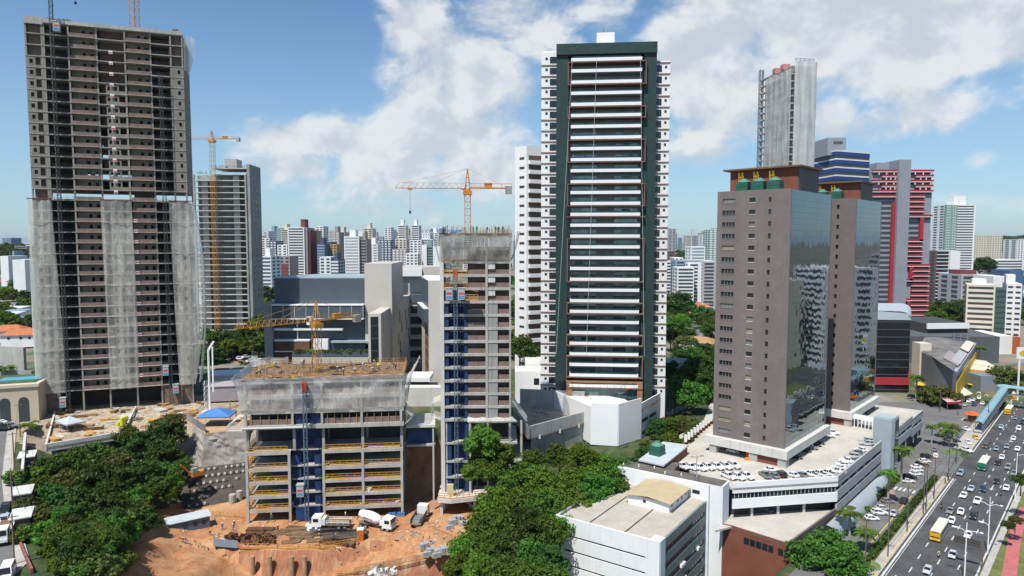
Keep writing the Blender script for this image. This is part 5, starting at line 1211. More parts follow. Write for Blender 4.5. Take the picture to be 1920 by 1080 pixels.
g = MB(); g.box(px0 + .3,px1 - .3,py0 + .3,py1 - .2,8.0,10.0); g.build('wall',white,TP)
g = MB(); n_ = (px0 + px1) / 2
for xa,xb,za,zb_ in ((px0 - .3,n_,10.0,10.55),(n_,px1 + .3,10.55,10.0)):
 g = MB(); g.prism([(xa,py0 - .3),(xb,py0 - .3),(xb,py1),(xa,py1)],[za,zb_,zb_,za],[za + .12,zb_ + .12,zb_ + .12,za + .12]); g.build('roof_slope',mat('tan_sheet',(.46,.37,.23),.8,.1,.4,fine=.08),TP)
for f in (.12,.42,.62,.82): y = py0 + (py1 - py0) * f; g = MB(); g.box(px1 - .3,px1 - .24,y,y + 1.0,8.9,9.6); g.build('window',glass_d,TP)
g = MB(); g.box(px0 + 3.6,px0 + 4.2,py0 + .24,py0 + .3,9.0,9.6); g.build('window',glass_d,TP)
# mid-distance towers on the right
def colmat(name,c,**k): return mat(name,c,k.pop('rough',.75),k.pop('var',.06),.2,fine=0,**k)
c_white = colmat('apartment_white',(.70,.71,.71)); c_cream = colmat('apartment_cream',(.60,.55,.45)); c_grey = colmat('apartment_grey',(.36,.36,.37))
c_mauve = colmat('apartment_mauve',(.30,.26,.27)); c_navy = colmat('apartment_navy',(.07,.10,.15)); c_tan = colmat('apartment_tan',(.45,.33,.22)); c_ochre = colmat('apartment_ochre',(.44,.29,.10))
c_maroon = colmat('apartment_maroon',(.18,.05,.05)); c_teal = colmat('apartment_teal',(.20,.29,.27)); c_blue = colmat('apartment_blue',(.22,.30,.40)); c_brown = colmat('apartment_brown',(.17,.115,.09))
c_red = colmat('tower_red',(.33,.03,.042)); c_steel = colmat('tower_steel_grey',(.245,.26,.30)); far_win = colmat('distant_window',(.05,.06,.07),rough=.3)
YJ = 420; A_ = lambda px,py: at(px,py,YJ)
T = thing('residential_tower','red and grey residential tower with a tall plain grey shaft down its middle','tower',(A_(1632,600).x,YJ,0))
X = lambda px: A_(px,450).x - T.location.x; ZJ = lambda py: A_(1690,py).z
g = MB(); g.box(X(1632),X(1678),1.5,24,0,ZJ(322)); g.build('left_wing',c_steel,T)
g = MB(); g.box(X(1699),X(1746) + .1,1.5,24,0,ZJ(324)); g.build('right_wing',c_steel,T)
g = MB(); g.box(X(1677),X(1699),-2.2,24,0,ZJ(300)); g.build('grey_shaft',c_steel,T)
g = MB(); g.box(X(1652),X(1676),8,20,ZJ(330),ZJ(302)); g.build('lift_house',c_steel,T)
fj = 3.03
rr = random.Random(12); n = int((ZJ(318) - 12) / fj)
for side,x0,x1 in (('left',X(1632),X(1677)),('right',X(1699),X(1746))):
 for k in range(n):
  z = ZJ(318) - fj * k
  if side == 'left': xa,xb = (x0,x1) if k in (0,2,4,5) or k > 27 else (x0 + 6,x1)
  else: xa,xb = (x0,x1) if k in (0,2,4,9,19,22,26) else ((x0,x0 + 10.5) if 4 < k < 19 else (x0 + 4.5,x1))
  wn = MB(); wn.box(xa + .3,xb - .3,1.42,1.495,z - 2.9,z - 1.3); wn.build('window_band',far_win,T)
  if side == 'left' and 6 <= k <= 27: continue
  if side == 'right' and 10 <= k <= 13: continue
  b = MB(); b.box(xa,xb,-.2,1.41,z - 1.2,z,0); b.box(xa,xb,-.25,1.4,z - 1.55,z - 1.203,1); b.build('red_balcony',[c_red,c_white],T)
  if k in (0,1,2,3):
   for q in range(3): g = MB(); xq = xa + (xb - xa) * (q + .8) / 3.2; g.prism([(xq,-.1),(xq + .5,-.1),(xq + .5,1.4),(xq,1.4)],z - 3.0,z - 1.56); g.build('white_fin',c_white,T)
for xa,k0,k1 in ((X(1671),6,27),(X(1724),9,14),(X(1708),19,22),(X(1706),26,31)):
 g = MB(); g.box(xa,xa + 2.2,-.2,1.4,ZJ(318) - fj * k1 - 1.2,ZJ(318) - fj * k0 - 1.56); g.build('red_pier',c_red,T)
kc = at(1568,300,330); kl = at(1522,300,352); kr = at(1630,300,340)
T = thing('office_building','blue and white banded office block with a grey roof box behind the granite towers','building')
zk = at(1568,281,330).z
d = Vector((kr.x - kc.x,kr.y - kc.y)); back = [(kc.x,kc.y),(kr.x,kr.y),(kr.x - 2,kr.y + 24),(kl.x,kl.y + 14),(kl.x,kl.y)]
g = MB(); g.prism(back,10,zk - .1); g.build('wall',colmat('slate_blue',(.16,.19,.24)),T)
k_blue = colmat('office_blue',(.028,.07,.25))
nn = Vector((d.y,-d.x)).normalized(); nl = Vector((-(kl.y - kc.y),kl.x - kc.x)).normalized()
if nl.x > 0: nl = -nl
for k in range(14):
 z = zk - 3.9 * k
 for (p,q,nv) in ((kc,kr,nn),(kl,kc,nl)):
  p2,q2 = Vector(p[:2]),Vector(q[:2])
  def slab_(nm,z0,z1,o,m):
   P = [p2 + nv * .02,q2 + nv * .02,q2 + nv * o,p2 + nv * o]; P = [tuple(v) for v in P]
   if sum(P[i][0] * P[(i + 1) % 4][1] - P[(i + 1) % 4][0] * P[i][1] for i in range(4)) < 0: P.reverse()
   g = MB(); g.prism(P,z0,z1); g.build(nm,m,T)
  slab_('white_band',z - .7,z,.3,c_white); slab_('blue_band',z - 2.35,z - .705,.2,k_blue); slab_('window_band',z - 3.85,z - 2.36,.08,far_win)
g = MB(); a0,a1,a2 = at(1522,270,352),at(1552,258,334),at(1587,258,334); g.prism([(a1.x,334),(a2.x,334),(a2.x,352),(a0.x,366),(a0.x,356)],zk - 2,at(1552,258,334).z); g.build('roof_box',colmat('roof_box_grey',(.27,.30,.33)),T)
g = MB(); g.tube((kl.x + 8,kl.y - 10,zk - 40),(kl.x + 8,kl.y - 10,zk - 2),.5,k=6); g.build('service_pipe',colmat('pale_yellow',(.5,.45,.3)),T)
def letters(mb,s,x,y,z,h):
 w = h * .55
 for ch in s:
  if ch != ' ': mb.box(x,x + w * .85,y - .06,y,z,z + h)
  x += w * 1.15
g = MB(); sx = at(1563,266,333.9); letters(g,'SSSSSS',sx.x,333.9,sx.z - .9,1.2); tag(g.build('sign_lettering',far_win,T))
lc = at(1486,320,295); ll = at(1427,320,322); lr = at(1520,320,297)
T = thing('netted_tower','unfinished tower wrapped in white netting, rising behind the nearer granite tower','tower')
zl = at(1486,116,295).z
dl = Vector((ll.x - lc.x,ll.y - lc.y)); Ll = dl.length; dl.normalize(); nl = Vector((-dl.y,dl.x)); nl = nl if nl.x < 0 else -nl
g = MB(); g.prism([(lc.x + .5,lc.y + .6),(lr.x,lr.y + .6),(lr.x,lr.y + 26),(ll.x + 1,ll.y)],10,zl - 1.5); g.build('core',concrete_d,T)
for k in range(28):
 z = zl - 1.5 - 3.95 * k * .78
 P = [Vector((lc.x,lc.y)) + nl * .1,Vector((ll.x,ll.y)) + nl * .1,Vector((ll.x,ll.y)) + nl * 1.5,Vector((lc.x,lc.y)) + nl * 1.5]; P = [tuple(v) for v in P]
 if sum(P[i][0] * P[(i + 1) % 4][1] - P[(i + 1) % 4][0] * P[i][1] for i in range(4)) < 0: P.reverse()
 g = MB(); g.prism(P,z - .5,z); g.build('slab',concrete,T)
for f in (.18,.42,.62,.8,.99):
 q = Vector((lc.x,lc.y)) + dl * (Ll * f) + nl * .8; g = MB(); g.box(q.x - .3,q.x + .3,q.y - .3,q.y + .3,10,zl - 2); g.build('column',concrete_l,T)
o_ = nl * 2.0
net_sheet('white_net',[((ll.x + o_.x + dl.x * -6,ll.y + o_.y + dl.y * -6,z),(lc.x + o_.x,lc.y + o_.y - .6,z)) for z in (zl - 2.5,zl - 30,zl - 60,12)],net_thin,T,.5,30,40,51)
net_sheet('white_net',[((lc.x - .5,lc.y - 1.0,z),(lr.x + 1,lr.y - 1.0,z)) for z in (zl + .3,zl - 30,zl - 60,12)],net_mat('dense_net',(.78,.79,.78),.86,.3),T,.4,16,40,52)
net_sheet('white_net',[((lr.x + 1.0,lr.y - .8,z),(lr.x + 1.0,lr.y + 24,z)) for z in (zl,12)],net_w,T,.4,16,20,53)
g = MB(); q = Vector((ll.x,ll.y)) + nl * 1; lattice(g,(q.x,q.y,20),(q.x,q.y,zl + 3),1.6,2.2,.09); g.build('hoist_mast',steel_k,T)
for f,c in ((.3,c_red),(.55,c_red)):
 q = Vector((lc.x,lc.y)) + dl * (Ll * f); g = MB(); g.box(q.x - 1.6,q.x + 1.6,q.y - 1.5,q.y + 1.5,zl - 1.4,zl + .8); g.build('red_tarp',colmat('faded_red_tarp',(.50,.20,.18)),T)
g = MB(); rail_run(g,[(lc.x,lc.y,zl),(lr.x,lr.y,zl)],1.6,2,.06); g.build('roof_rail',steel_k,T)
mc,ml_,mr = gr(1701,741,0),at(1650,700,274),at(1718,700,300); zm = at(1701,600,mc.y).z
T = thing('office_building','black glass office block with a curved pale roof and a red base band','building')
mp = [(ml_.x - 4,mc.y + 1),(mc.x,mc.y),(mr.x,mr.y + 6),(ml_.x - 4,mr.y + 8)]
g = MB(); g.prism(mp,0,zm); g.build('glass_wall',glass('black_curtain_wall',(.012,.012,.016),.07,.6),T)
for k in range(10):
 z = zm - 1.0 - k * 3.05; g = MB(); g.prism([(mp[0][0],mp[0][1] - .12),(mp[1][0] + .08,mp[1][1] - .12),(mp[2][0] + .1,mp[2][1]),(mp[2][0],mp[2][1] + .2),(mp[1][0],mp[1][1] + .02),(mp[0][0],mp[0][1] - .02)],z,z + .35); g.build('floor_band',colmat('charcoal_band',(.06,.06,.075)),T)
g = MB(); g.prism([(mp[0][0] - .2,mp[0][1] - .4),(mp[1][0] + .4,mp[1][1] - .4),(mp[2][0] + .4,mp[2][1]),(mp[2][0],mp[2][1] + .2),(mp[1][0],mp[1][1] + .01),(mp[0][0] - .2,mp[0][1] - .01)],4.2,7.2); g.build('red_band',c_red,T)
g = MB(); rows_ = []
for i in range(9):
 a = math.pi / 2 * i / 8; h = 3.6 * math.sin(a); s = (1 - math.cos(a)) * .42
 rows_.append([(mp[0][0],mp[0][1] * 1 + 26 * s * 0,zm + h) if False else (mp[1][0] + (mp[0][0] - mp[1][0]) * 0 - 5.0 * (1 - math.cos(a)) + .3,mp[1][1] - .3,zm + h),(mp[2][0] - 5.0 * (1 - math.cos(a)) + .3,mp[2][1],zm + h)])
g.grid(rows_); b0_,b1_ = rows_[-1]; g.quad(b0_,b1_,(mp[3][0],mp[3][1],zm + 3.7),(mp[0][0],mp[0][1] - .3,zm + 3.7)); g.quad((mp[0][0],mp[0][1] - .3,zm),(mp[1][0] + .3,mp[1][1] - .3,zm),rows_[4][0],(mp[0][0],mp[0][1] - .3,zm + 3.7)); g.build('curved_roof',colmat('pale_zinc',(.42,.48,.53),rough=.4),T)
nc,nl2,nr2 = gr(1791,766,0),at(1722,690,302),at(1829,690,322)
T = thing('shopping_hall','low grey shop hall with a patched dark roof and a yellow side wall','building')
np_ = [(nl2.x,nl2.y),(nc.x,nc.y),(nr2.x,nr2.y),(nl2.x + 30,nr2.y + 25)]
g = MB(); g.prism(np_,0,13.6); g.build('grey_wall',colmat('hall_grey',(.30,.33,.35)),T)
g = MB(); g.prism([(np_[0][0] + 1,np_[0][1] + 1),(np_[1][0] - .5,np_[1][1] + 1.5),(np_[2][0] - 1,np_[2][1]),(np_[3][0],np_[3][1] - 1)],13.603,14.0); g.build('roof',mat('patched_roof',(.19,.185,.18),.9,.5,.25,fine=.3),T)
for f0,f1,m in ((.15,.5,c_grey),(.55,.9,c_cream),(.1,.35,c_mauve)):
 p = Vector(np_[1]).lerp(Vector(np_[2]),f0); q = Vector(np_[1]).lerp(Vector(np_[2]),f1); s = (Vector(np_[0]) - Vector(np_[1])).normalized() * (12 if m != c_mauve else 22)
 g = MB(); zz_ = 14.02 + f0 * .6; g.prism([tuple(p + s * .08),tuple(p + s),tuple(q + s),tuple(q + s * .08)],zz_,zz_ + .3); g.build('roof_patch',m,T)
wallseg(np_[2],np_[1],2.5,9.8,.25,'yellow_wall',yellow,T); wallseg(np_[2],np_[1],9.81,12.0,.12,'window_band',far_win,T)
q = Vector(np_[1]).lerp(Vector(np_[2]),.45); g = MB(); g.box(q.x,q.x + 8,q.y - 9,q.y,0,7.5); g.build('glass_porch',colmat('porch_grey',(.20,.22,.24),rough=.3),T)
q = Vector(np_[0]); g = MB(); g.box(q.x - 2,q.x + 3,q.y - 4,q.y + 2,0,17); g.build('cream_end',c_cream,T)
T = thing('billboard','dark billboard seen from the back with a steel frame behind the shop hall','billboard'); b0,b1 = at(1784,650,330),at(1815,655,322)
wallseg(b0,b1,8,17.5,.3,'panel',colmat('billboard_back',(.13,.15,.18)),T)
g = MB()
for f in (.1,.5,.9): q = b0.lerp(b1,f); g.bar((q.x,q.y - .4,2),(q.x,q.y - .4,17.5),.3)
for z in (10,13,16): g.bar((b0.x,b0.y - .4,z),(b1.x,b1.y - .4,z),.2)
g.build('frame',steel_g,T)
T = thing('white_hall','long white walled hall with an orange corner behind the petrol station','building'); w0,w1 = at(1815,650,372),at(1908,650,366)
g = MB(); g.box(w0.x,w1.x - 3,366,390,0,at(1850,628,370).z); g.build('wall',white,T); g = MB(); g.box(w1.x - 2.99,w1.x + 1,365.8,388,0,at(1850,630,370).z); g.build('orange_corner',colmat('orange_render',(.42,.12,.04)),T)
T = thing('petrol_station','petrol station with flat cream canopies and an orange fascia','station'); s0,s1 = gr(1826,692,6),gr(1886,699,6)
for nm,y0,y1,zz in (('canopy',0,14,6.2),('canopy',17,32,6.6)):
 g = MB(); g.prism([(s0.x - 3 + y0 * .2,s0.y + y0),(s1.x + y0 * .2,s1.y + y0 - 6),(s1.x + 6 + y0 * .2,s1.y + y1 - 6),(s0.x + 3 + y0 * .2,s0.y + y1)],zz - .9,zz); g.build(nm,c_cream,T)
g = MB(); g.prism([(s0.x - 3.1,s0.y - .15),(s1.x,s1.y - 6.15),(s1.x,s1.y - 6.02),(s0.x - 3.1,s0.y - .02)],5.0,6.25); g.build('orange_fascia',colmat('station_orange',(.62,.32,.03)),T)
for f in (.1,.5,.9):
 q = s0.lerp(s1,f); g = MB(); g.box(q.x - .3,q.x + .3,q.y + 4,q.y + 4.6,0,5.29); g.build('post',c_white,T)
g = MB(); g.box(s0.x,s0.x + 14,s0.y + 6,s0.y + 12,0,4.5); g.build('shop',c_maroon,T)
T = thing('sign_tower','white petrol station sign with a round yellow emblem at the right edge','sign'); s = at(1912,665,262)
g = MB(); g.tube((s.x,s.y,0),(s.x,s.y,s.z - 1),.35,k=8); g.build('pole',c_white,T)
g = MB(); g.box(s.x - 1.2,s.x + 3.4,s.y - .3,s.y + .3,s.z - 1.6,s.z + 2.8); g.build('panel',white_clean,T)
g = MB(); cx,cz = s.x + 1.3,s.z + .5; pts = [(cx + 1.7 * math.cos(t),cz + 1.35 * math.sin(t) * (1.0 + .06 * math.cos(7 * t))) for t in [math.pi * (-.12 + 1.24 * i / 14) for i in range(15)]] + [(cx - .7,cz - 1.15),(cx + .7,cz - 1.15)]
n0 = len(g.v); g.v += [(x,s.y - .34,z) for x,z in pts] + [(x,s.y - .301,z) for x,z in pts]; k = len(pts)
g.f.append(tuple(range(n0,n0 + k))); g.m.append(0)
for i in range(k): j = (i + 1) % k; g.f.append((n0 + i,n0 + j,n0 + k + j,n0 + k + i)); g.m.append(0)
g.build('emblem',yellow,T)
T = thing('low_hall','dark flat-roofed hall with a white fascia below the red and grey tower','building'); a,b = at(1742,640,345),at(1838,640,352)
g = MB(); g.prism([(a.x - 18,340),(b.x,338),(b.x + 6,372),(a.x - 18,376)],0,at(1790,628,345).z); g.build('wall',colmat('hall_dark',(.09,.10,.11)),T)
g = MB(); g.prism([(a.x + 2,350),(b.x - 6,352),(b.x - 6,353),(a.x + 2,351)],at(1790,628,345).z + 2.4,at(1790,622,345).z + 3.6); g.build('white_fascia',white_clean,T)
g = MB(); g.prism([(a.x + 2,351.2),(b.x - 6,353.2),(b.x - 4,385),(a.x + 2,385)],at(1790,628,345).z,at(1790,622,345).z + 3.3); g.build('dark_roof',colmat('hall_roof',(.06,.06,.065)),T)
# generic apartment blocks -----------------------------------------------------------------
def block(px0,px1,pyt,Y,depth,m,style='bands',label='',fh=3.0,parts=True,zb=None,name='apartment_building',side=None,cap=None,win=None,rz=0,group=None,duty=.5,cat='building',inset=.06):
 p,q = at(px0,pyt,Y),at(px1,pyt,Y); Wd = q.x - p.x; zt = p.z
 if rz: k1 = q.x / Y; Wd = (k1 * Y - p.x) / (math.cos(rz) - k1 * math.sin(rz))
 zb = 0 if zb is None else zb
 win = win or far_win
 T = thing(name,label,cat,(p.x,Y,0),rz,group) if parts else None
 n = min(40,int((zt - max(zb,0) - 1) / fh)); B = MB() if not parts else None
 w = MB(); w.box(0,Wd,0,depth,zb,zt,0)
 if cap: w.box(Wd * cap[0],Wd * cap[1],depth * .2,depth * .7,zt,zt + cap[2],0) if not parts else None
 if parts:
  w.build('wall',m,T)
  if cap: g = MB(); g.box(Wd * cap[0],Wd * cap[1],depth * .2,depth * .7,zt + .003,zt + cap[2]); g.build('lift_house',cap[3] if len(cap) > 3 else m,T)
 rights = px0 < 960
 for k in range(n):
  z = zt - 1.2 - fh * k
  R_ = []
  if style == 'bands': R_ = [(Wd * inset,Wd * (1 - inset))]
  elif style == 'cols': c = max(2,round(Wd / 4.5)); R_ = [(Wd * (i + .22) / c,Wd * (i + .78) / c) for i in range(c)]
  elif style == 'twin': R_ = [(Wd * .08,Wd * .42),(Wd * .58,Wd * .92)]
  g = MB()
  for a,b in R_: g.box(a,b,-.12,-.01,z - fh * duty,z)
  sx = Wd + .01 if rights else -.12
  if style != 'none' and side != 'blank':
   for f in ((.15,.4),(.6,.85)): g.box(sx,sx + .11,depth * f[0],depth * f[1],z - fh * duty,z)
  if parts and (Y < 620 or style == 'twin') and len(R_) > 1:
   for a,b in R_: q_ = MB(); q_.box(a,b,-.12,-.01,z - fh * duty,z); q_.build('window',win,T)
  elif parts: g.build('window_band',win,T)
  else:
   for i in range(len(g.m)): g.m[i] = 1
   w.add(g)
 if not parts:
  o = w.build(name,[m,win],None,(p.x,Y,0),rz); tag(o,label,cat,group); return o
 return T
block(1774,1830,384,800,26,c_white,'bands','tall white and green tower with a pale stepped crown in the right distance',3.0,True,-5,'apartment_tower',cap=(.35,.75,11),duty=.45)
T = block(1774,1796,384,797,2.9,c_teal,'none','dark green balcony face of the tall tower in the right distance',3,True,-5,'balcony_face')
for k in range(36):
 z = at(1774,384,797).z - 3 - k * 3.0; g = MB()
 for f in (.12,.3,.62,.8): g.box(13.5 * f,13.5 * f + 1.1,-.25,-.01,z,z + 1.1)
 g.build('balcony_front',c_white,T)
T = block(1757,1783,470,570,20,c_brown,'bands','brown-fronted apartment block with white balcony slabs and a white windowless flank',3.0,True,0,'apartment_building',duty=.62,inset=.02)
for k in range(15): g = MB(); z = at(1757,470,570).z - 3.0 * k - .5; g.box(-.3,11.8,-1.2,-.13,z,z + .5); g.build('balcony_slab',c_white,T)
block(1783,1801,470,567,24,c_white,'none','white windowless flank wall of the brown-fronted apartment block',3,True,0,'apartment_building')
T = block(1813,1867,533,395,18,c_cream,'bands',rz=R(-30),label='cream office block with dark ribbon windows beside a green glass bay',zb=0,name='office_building',cap=(.2,.7,3,c_white),duty=.42)
block(1867,1888,541,388,16,colmat('green_bay',(.045,.10,.09)),'bands',rz=R(-30),label='dark green glass bay between the cream block and the white block',zb=0,name='office_building',duty=.2)
block(1888,1917,532,385.3,20,c_white,'twin',rz=R(-30),label='white office block right of the green glass bay',zb=0,name='office_building',duty=.35,cap=(.0,.6,5))
block(1803,1865,515,480,26,c_grey,'bands','long grey office with maroon roof edge beyond the brown-fronted block',3.4,True,0,'office_building',duty=.55,cap=(.1,.6,3,c_maroon))
block(1863,1890,518,455,20,c_white,'none','plain white stair block behind the cream office',3,True,0,'office_building')
block(1893,1920,507,520,20,colmat('navy_block',(.06,.12,.22)),'none','plain navy block at the right edge of the picture',3,True,0,'office_building')
block(1831,1854,441,1150,40,c_cream,'cols','left of two cream apartment slabs in the right distance',3,True,0,duty=.4)
block(1856,1880,441,1150,40,c_cream,'cols','right of two cream apartment slabs in the right distance',3,True,0,duty=.4)
block(1738,1773,432,1400,40,c_cream,'cols','cream apartment slab seen left of the green and white tower',3,True,0,duty=.35)
block(1868,1920,487,900,40,c_white,'bands','long low white building with dark bands in the right distance',3.6,True,0,duty=.5)
block(1909,1935,449,1000,30,c_white,'cols','white slab cut by the right edge of the picture',3,True,0)
block(1296,1322,462,640,22,c_white,'bands','white office block with teal window bands between the two near towers',3.0,True,0,'office_building',duty=.5,win=c_teal)
block(1330,1352,431,900,26,c_teal,'cols','green and white tower partly behind the nearer granite tower',3.0,True,0,'apartment_tower',duty=.5,win=c_white)
block(1249,1265,471,820,22,c_brown,'bands','brown gridded apartment block just right of the green-piered tower',3.0,True,0)
block(1265,1281,483,760,24,c_white,'cols','white apartment block right of the brown gridded block',3.0,True,0)
block(1265,1296,500,700,24,c_white,'bands','low white hall in front of the white office with teal bands',3.5,True,4)
SK = [(489,508,480,560,c_white,'bands','white block with blue-grey bands beside the grey unfinished tower',c_navy),
  (512,523,483,600,c_cream,'none','narrow cream flank beside the mauve block',None),(523,543,480,600,c_mauve,'cols','mauve block with a maroon centre panel above the slate hall',None),
  (539,570,426,760,c_white,'bands','big white slab with dark ribbon windows and a maroon lift house',None),(570,576,427,762,c_mauve,'none','mauve flank of the big white ribbon-windowed slab',None),
  (576,581,432,764,c_maroon,'none','maroon end wall beside the mauve flank',None),
  (490,505,446,900,c_white,'cols','white block close right of the grey unfinished tower',None),(500,518,452,850,c_navy,'cols','navy block with white window frames',c_white),
  (520,538,459,800,c_white,'cols','white block with small windows left of the big white slab',None),(527,540,430,1000,c_cream,'bands','cream and yellow banded block',None),
  (518,527,428,1050,c_teal,'none','narrow grey-green tower left of the big white slab',None),(503,517,433,1200,c_blue,'bands','blue-grey tower in the far skyline',None),
  (582,592,432,900,c_tan,'cols','tan tower right of the maroon end wall',None),(592,606,424,950,c_white,'cols','white tower with a bare upper wall',None),
  (594,609,457,760,c_navy,'bands','navy glass block with yellow edges',c_blue),(608,621,454,800,c_navy,'none','dark navy tower beside the ochre block',None),
  (619,631,458,780,c_ochre,'cols','ochre block with dark windows',None),(622,636,435,900,c_mauve,'twin','brown and cream striped tower',c_cream),
  (636,646,436,930,c_cream,'bands','cream banded tower left of the bright white slab',None),
  (599,620,482,640,c_white,'cols','white block with grey edges in front of the navy glass block',None),(620,635,487,640,c_navy,'bands','navy and white banded block',c_white),
  (645,673,443,700,c_white,'bands','bright white slab with fine window slits',c_grey),(674,687,448,703,c_mauve,'bands','mauve flank with fine bands beside the bright white slab',None),
  (689,708,457,800,c_white,'twin','white and pale green block with dark uprights',c_teal),(707,733,450,850,c_navy,'cols','navy block with white bay windows',c_white),
  (682,698,428,1000,c_cream,'twin','cream tower with a dark slot',None),(671,682,434,1100,c_white,'none','plain white tower in the skyline',None),
  (721,733,426,1050,c_white,'cols','white tower with a pointed top',None),(746,760,422,950,c_white,'bands','left of the twin white towers with dark fronts',None),
  (771,785,422,950,c_white,'bands','right of the twin white towers with dark fronts',None),(741,762,448,880,c_cream,'cols','cream block below the left twin tower',None),
  (735,762,467,780,c_mauve,'cols','dark mauve block with white windows',c_white),(768,790,450,820,c_white,'cols','white and grey block below the right twin tower',None),
  (761,783,475,720,c_white,'cols','small white block with two bays above the beige tower',None),(791,800,459,740,c_white,'none','white fin wall of the teal block',None),
  (800,812,462,742,c_teal,'bands','teal glazed block between white fins',None),(812,824,462,740,c_white,'none','right white fin wall of the teal block',None),
  (788,806,437,1150,c_white,'cols','pale ribbed tower right of the twins',None),(807,822,436,1180,c_white,'twin','pale tower touching the netted crown',None),
  (0,15,480,600,c_white,'none','white block at the far left edge',None),(14,22,484,620,c_blue,'bands','grey-blue block beside the white block at the far left',None),(23,46,487,520,c_white,'none','plain white windowless slab left of the tallest unfinished tower',None),
  (4,20,446,1500,c_blue,'cols','hazy blue-grey tower on the far left horizon',None)]
for (a,b,y,Yd,m,st,lab,wn) in SK:
 cap = (.3,.7,4 + Yd * .004) if st in ('bands','twin') else None
 if (a,y) == (539,426): cap = (.72,.98,9,c_maroon)
 block(a,b,y,Yd,18 + Yd * .01,m,st,lab,3.0,True,0,win=wn,cap=cap,duty=.5)
g = MB(); T = [o for o in COL.objects if o.get('label','').startswith('mauve block with')][0]; g.box(2.2,7.2,-.3,-.13,10,42); g.build('maroon_panel',c_maroon,T)
rr = random.Random(77); shades = [(c_white,'white'),(c_white,'white'),(c_white,'white'),(c_cream,'cream'),(c_grey,'grey'),(c_blue,'blue-grey'),(c_mauve,'mauve'),(c_tan,'tan')]
for i in range(-45,205):
 if i < 95: px = rr.uniform(480,1015); Y = rr.uniform(1000,3200); top = rr.uniform(428,470)
 elif i < 150: px = rr.uniform(1240,1350); Y = rr.uniform(1900,3600); top = rr.uniform(426,447) if i < 130 else rr.uniform(486,512); Y = Y if i < 130 else rr.uniform(560,760)
 elif i < 175: px = rr.uniform(1735,1930); Y = rr.uniform(900,3000); top = rr.uniform(445,500)
 else: px = rr.uniform(-10,60) if i < 190 else rr.uniform(370,520); Y = rr.uniform(1000,2500); top = rr.uniform(452,485)
 wpx = rr.uniform(14,26) * 1280 / Y; m,nm = rr.choice(shades)
 zt = at(px,top,Y).z
 if zt < 12: continue
 block(px,px + wpx,top,Y,18,m,rr.choice(['bands','cols','twin','bands']),f'small distant {nm} apartment tower in the hazy skyline',3.0 if Y < 1800 else 4.0,False,-10,'distant_tower',group=f'distant {nm} towers',duty=.5,cat='tower')
def house_mesh(w,d,h,rm,flat=False):
 g = MB(); g.box(-w / 2,w / 2,-d / 2,d / 2,0,h,0)
 if flat: g.box(-w / 2 - .2,w / 2 + .2,-d / 2 - .2,d / 2 + .2,h,h + .35,1)
 else:
  e = .7; a = [(-w / 2 - e,-d / 2 - e,h),(w / 2 + e,-d / 2 - e,h),(w / 2 + e,d / 2 + e,h),(-w / 2 - e,d / 2 + e,h)]; r0,r1 = (-w / 2 + d * .35,0,h + d * .25),(w / 2 - d * .35,0,h + d * .25)
  g.quad(a[0],a[1],r1,r0,1); g.quad(a[2],a[3],r0,r1,1); g.tri(a[1],a[2],r1,1); g.tri(a[3],a[0],r0,1); g.quad(*a[::-1],1)
 for x in (-w * .3,w * .05,w * .3): g.box(x,x + 1.1,-d / 2 - .06,-d / 2,h - 1.9,h - .7,2)
 return g.mesh('house',[c_white,rm,far_win])
HM = [house_mesh(14,10,5.5,tile_o),house_mesh(11,9,4,tile_o),house_mesh(17,11,6,tile_b),house_mesh(13,11,7,concrete_d,True),house_mesh(20,13,6,c_white,True),house_mesh(12,9,6.5,c_blue,True)]
HL = ['white house with an orange tiled roof in the low district','small white house with an orange tiled roof in the low district','white house with a weathered tan tiled roof','flat-roofed white house with a grey roof','wide flat-roofed white building in the low district','white house with a blue-grey flat roof']
def house(x,y,rz,k,label=None,group='low houses',z=None):
 o = put('house',HM[k],None,(x,y,hz(x,y) - .3 if z is None else z),rz); tag(o,label or HL[k],'house',f'{group} {k}' if label is None else None); return o
for i in range(150):
 if i < 60: px = rr.uniform(1245,1345); py = rr.uniform(462,590)
 elif i < 90: px = rr.uniform(1735,1930); py = rr.uniform(470,580)
 elif i < 120: px = rr.uniform(-20,60); py = rr.uniform(480,640)
 else: px = rr.uniform(370,530); py = rr.uniform(500,640) if i < 135 else rr.uniform(470,560)
 p = gr(px,py,10)
 if p.y < 290 or (500 < px < 540 and p.y < 300): continue
 house(p.x,p.y,rr.uniform(-.8,.8),rr.choice([0,0,1,1,2,3,4,5] if px < 1200 else [0,0,0,1,1,2,3]))
p = gr(1322,545,8); house(p.x,p.y,.1,0,'white house with two tiers of orange roof beyond the treed lane').scale = (1.5,1.3,1.2)
p = gr(1309,662,9); h_ = house(p.x,p.y,-.5,2,'old house with a weathered yellow-tan tiled roof right of the green-piered tower',z=10); h_.scale = (.9,1.1,.8)
p = gr(1291,678,9); h_ = house(p.x,p.y,-.3,2,'lower annexe roof of weathered tan tiles in front of the old house',z=9); h_.scale = (.62,.8,.6)
p = gr(1338,735,9); h_ = house(p.x,p.y,-.3,2,'small tan tiled roof against the granite tower below the trees',z=8.5); h_.scale = (.5,.6,.6)
p = gr(1268,720,9); h_ = house(p.x + 2,p.y + 6,-.2,3,'shaded house with a flat grey roof beside the green-piered tower',z=9.5)
lp = [gr(1312,655,8),gr(1314,640,8),gr(1312,620,8),gr(1313,600,8)]
g = MB(); g.grid([[(p.x - 4,p.y,hz(p.x,p.y) + .25),(p.x + 4,p.y,hz(p.x,p.y) + .25)] for p in lp]); struct('lane',g,asphalt_o)
T = thing('arched_building','beige clubhouse with a row of arched windows at the left edge','building'); a,b = gr(-30,800,12.5),gr(74,792,12.5)
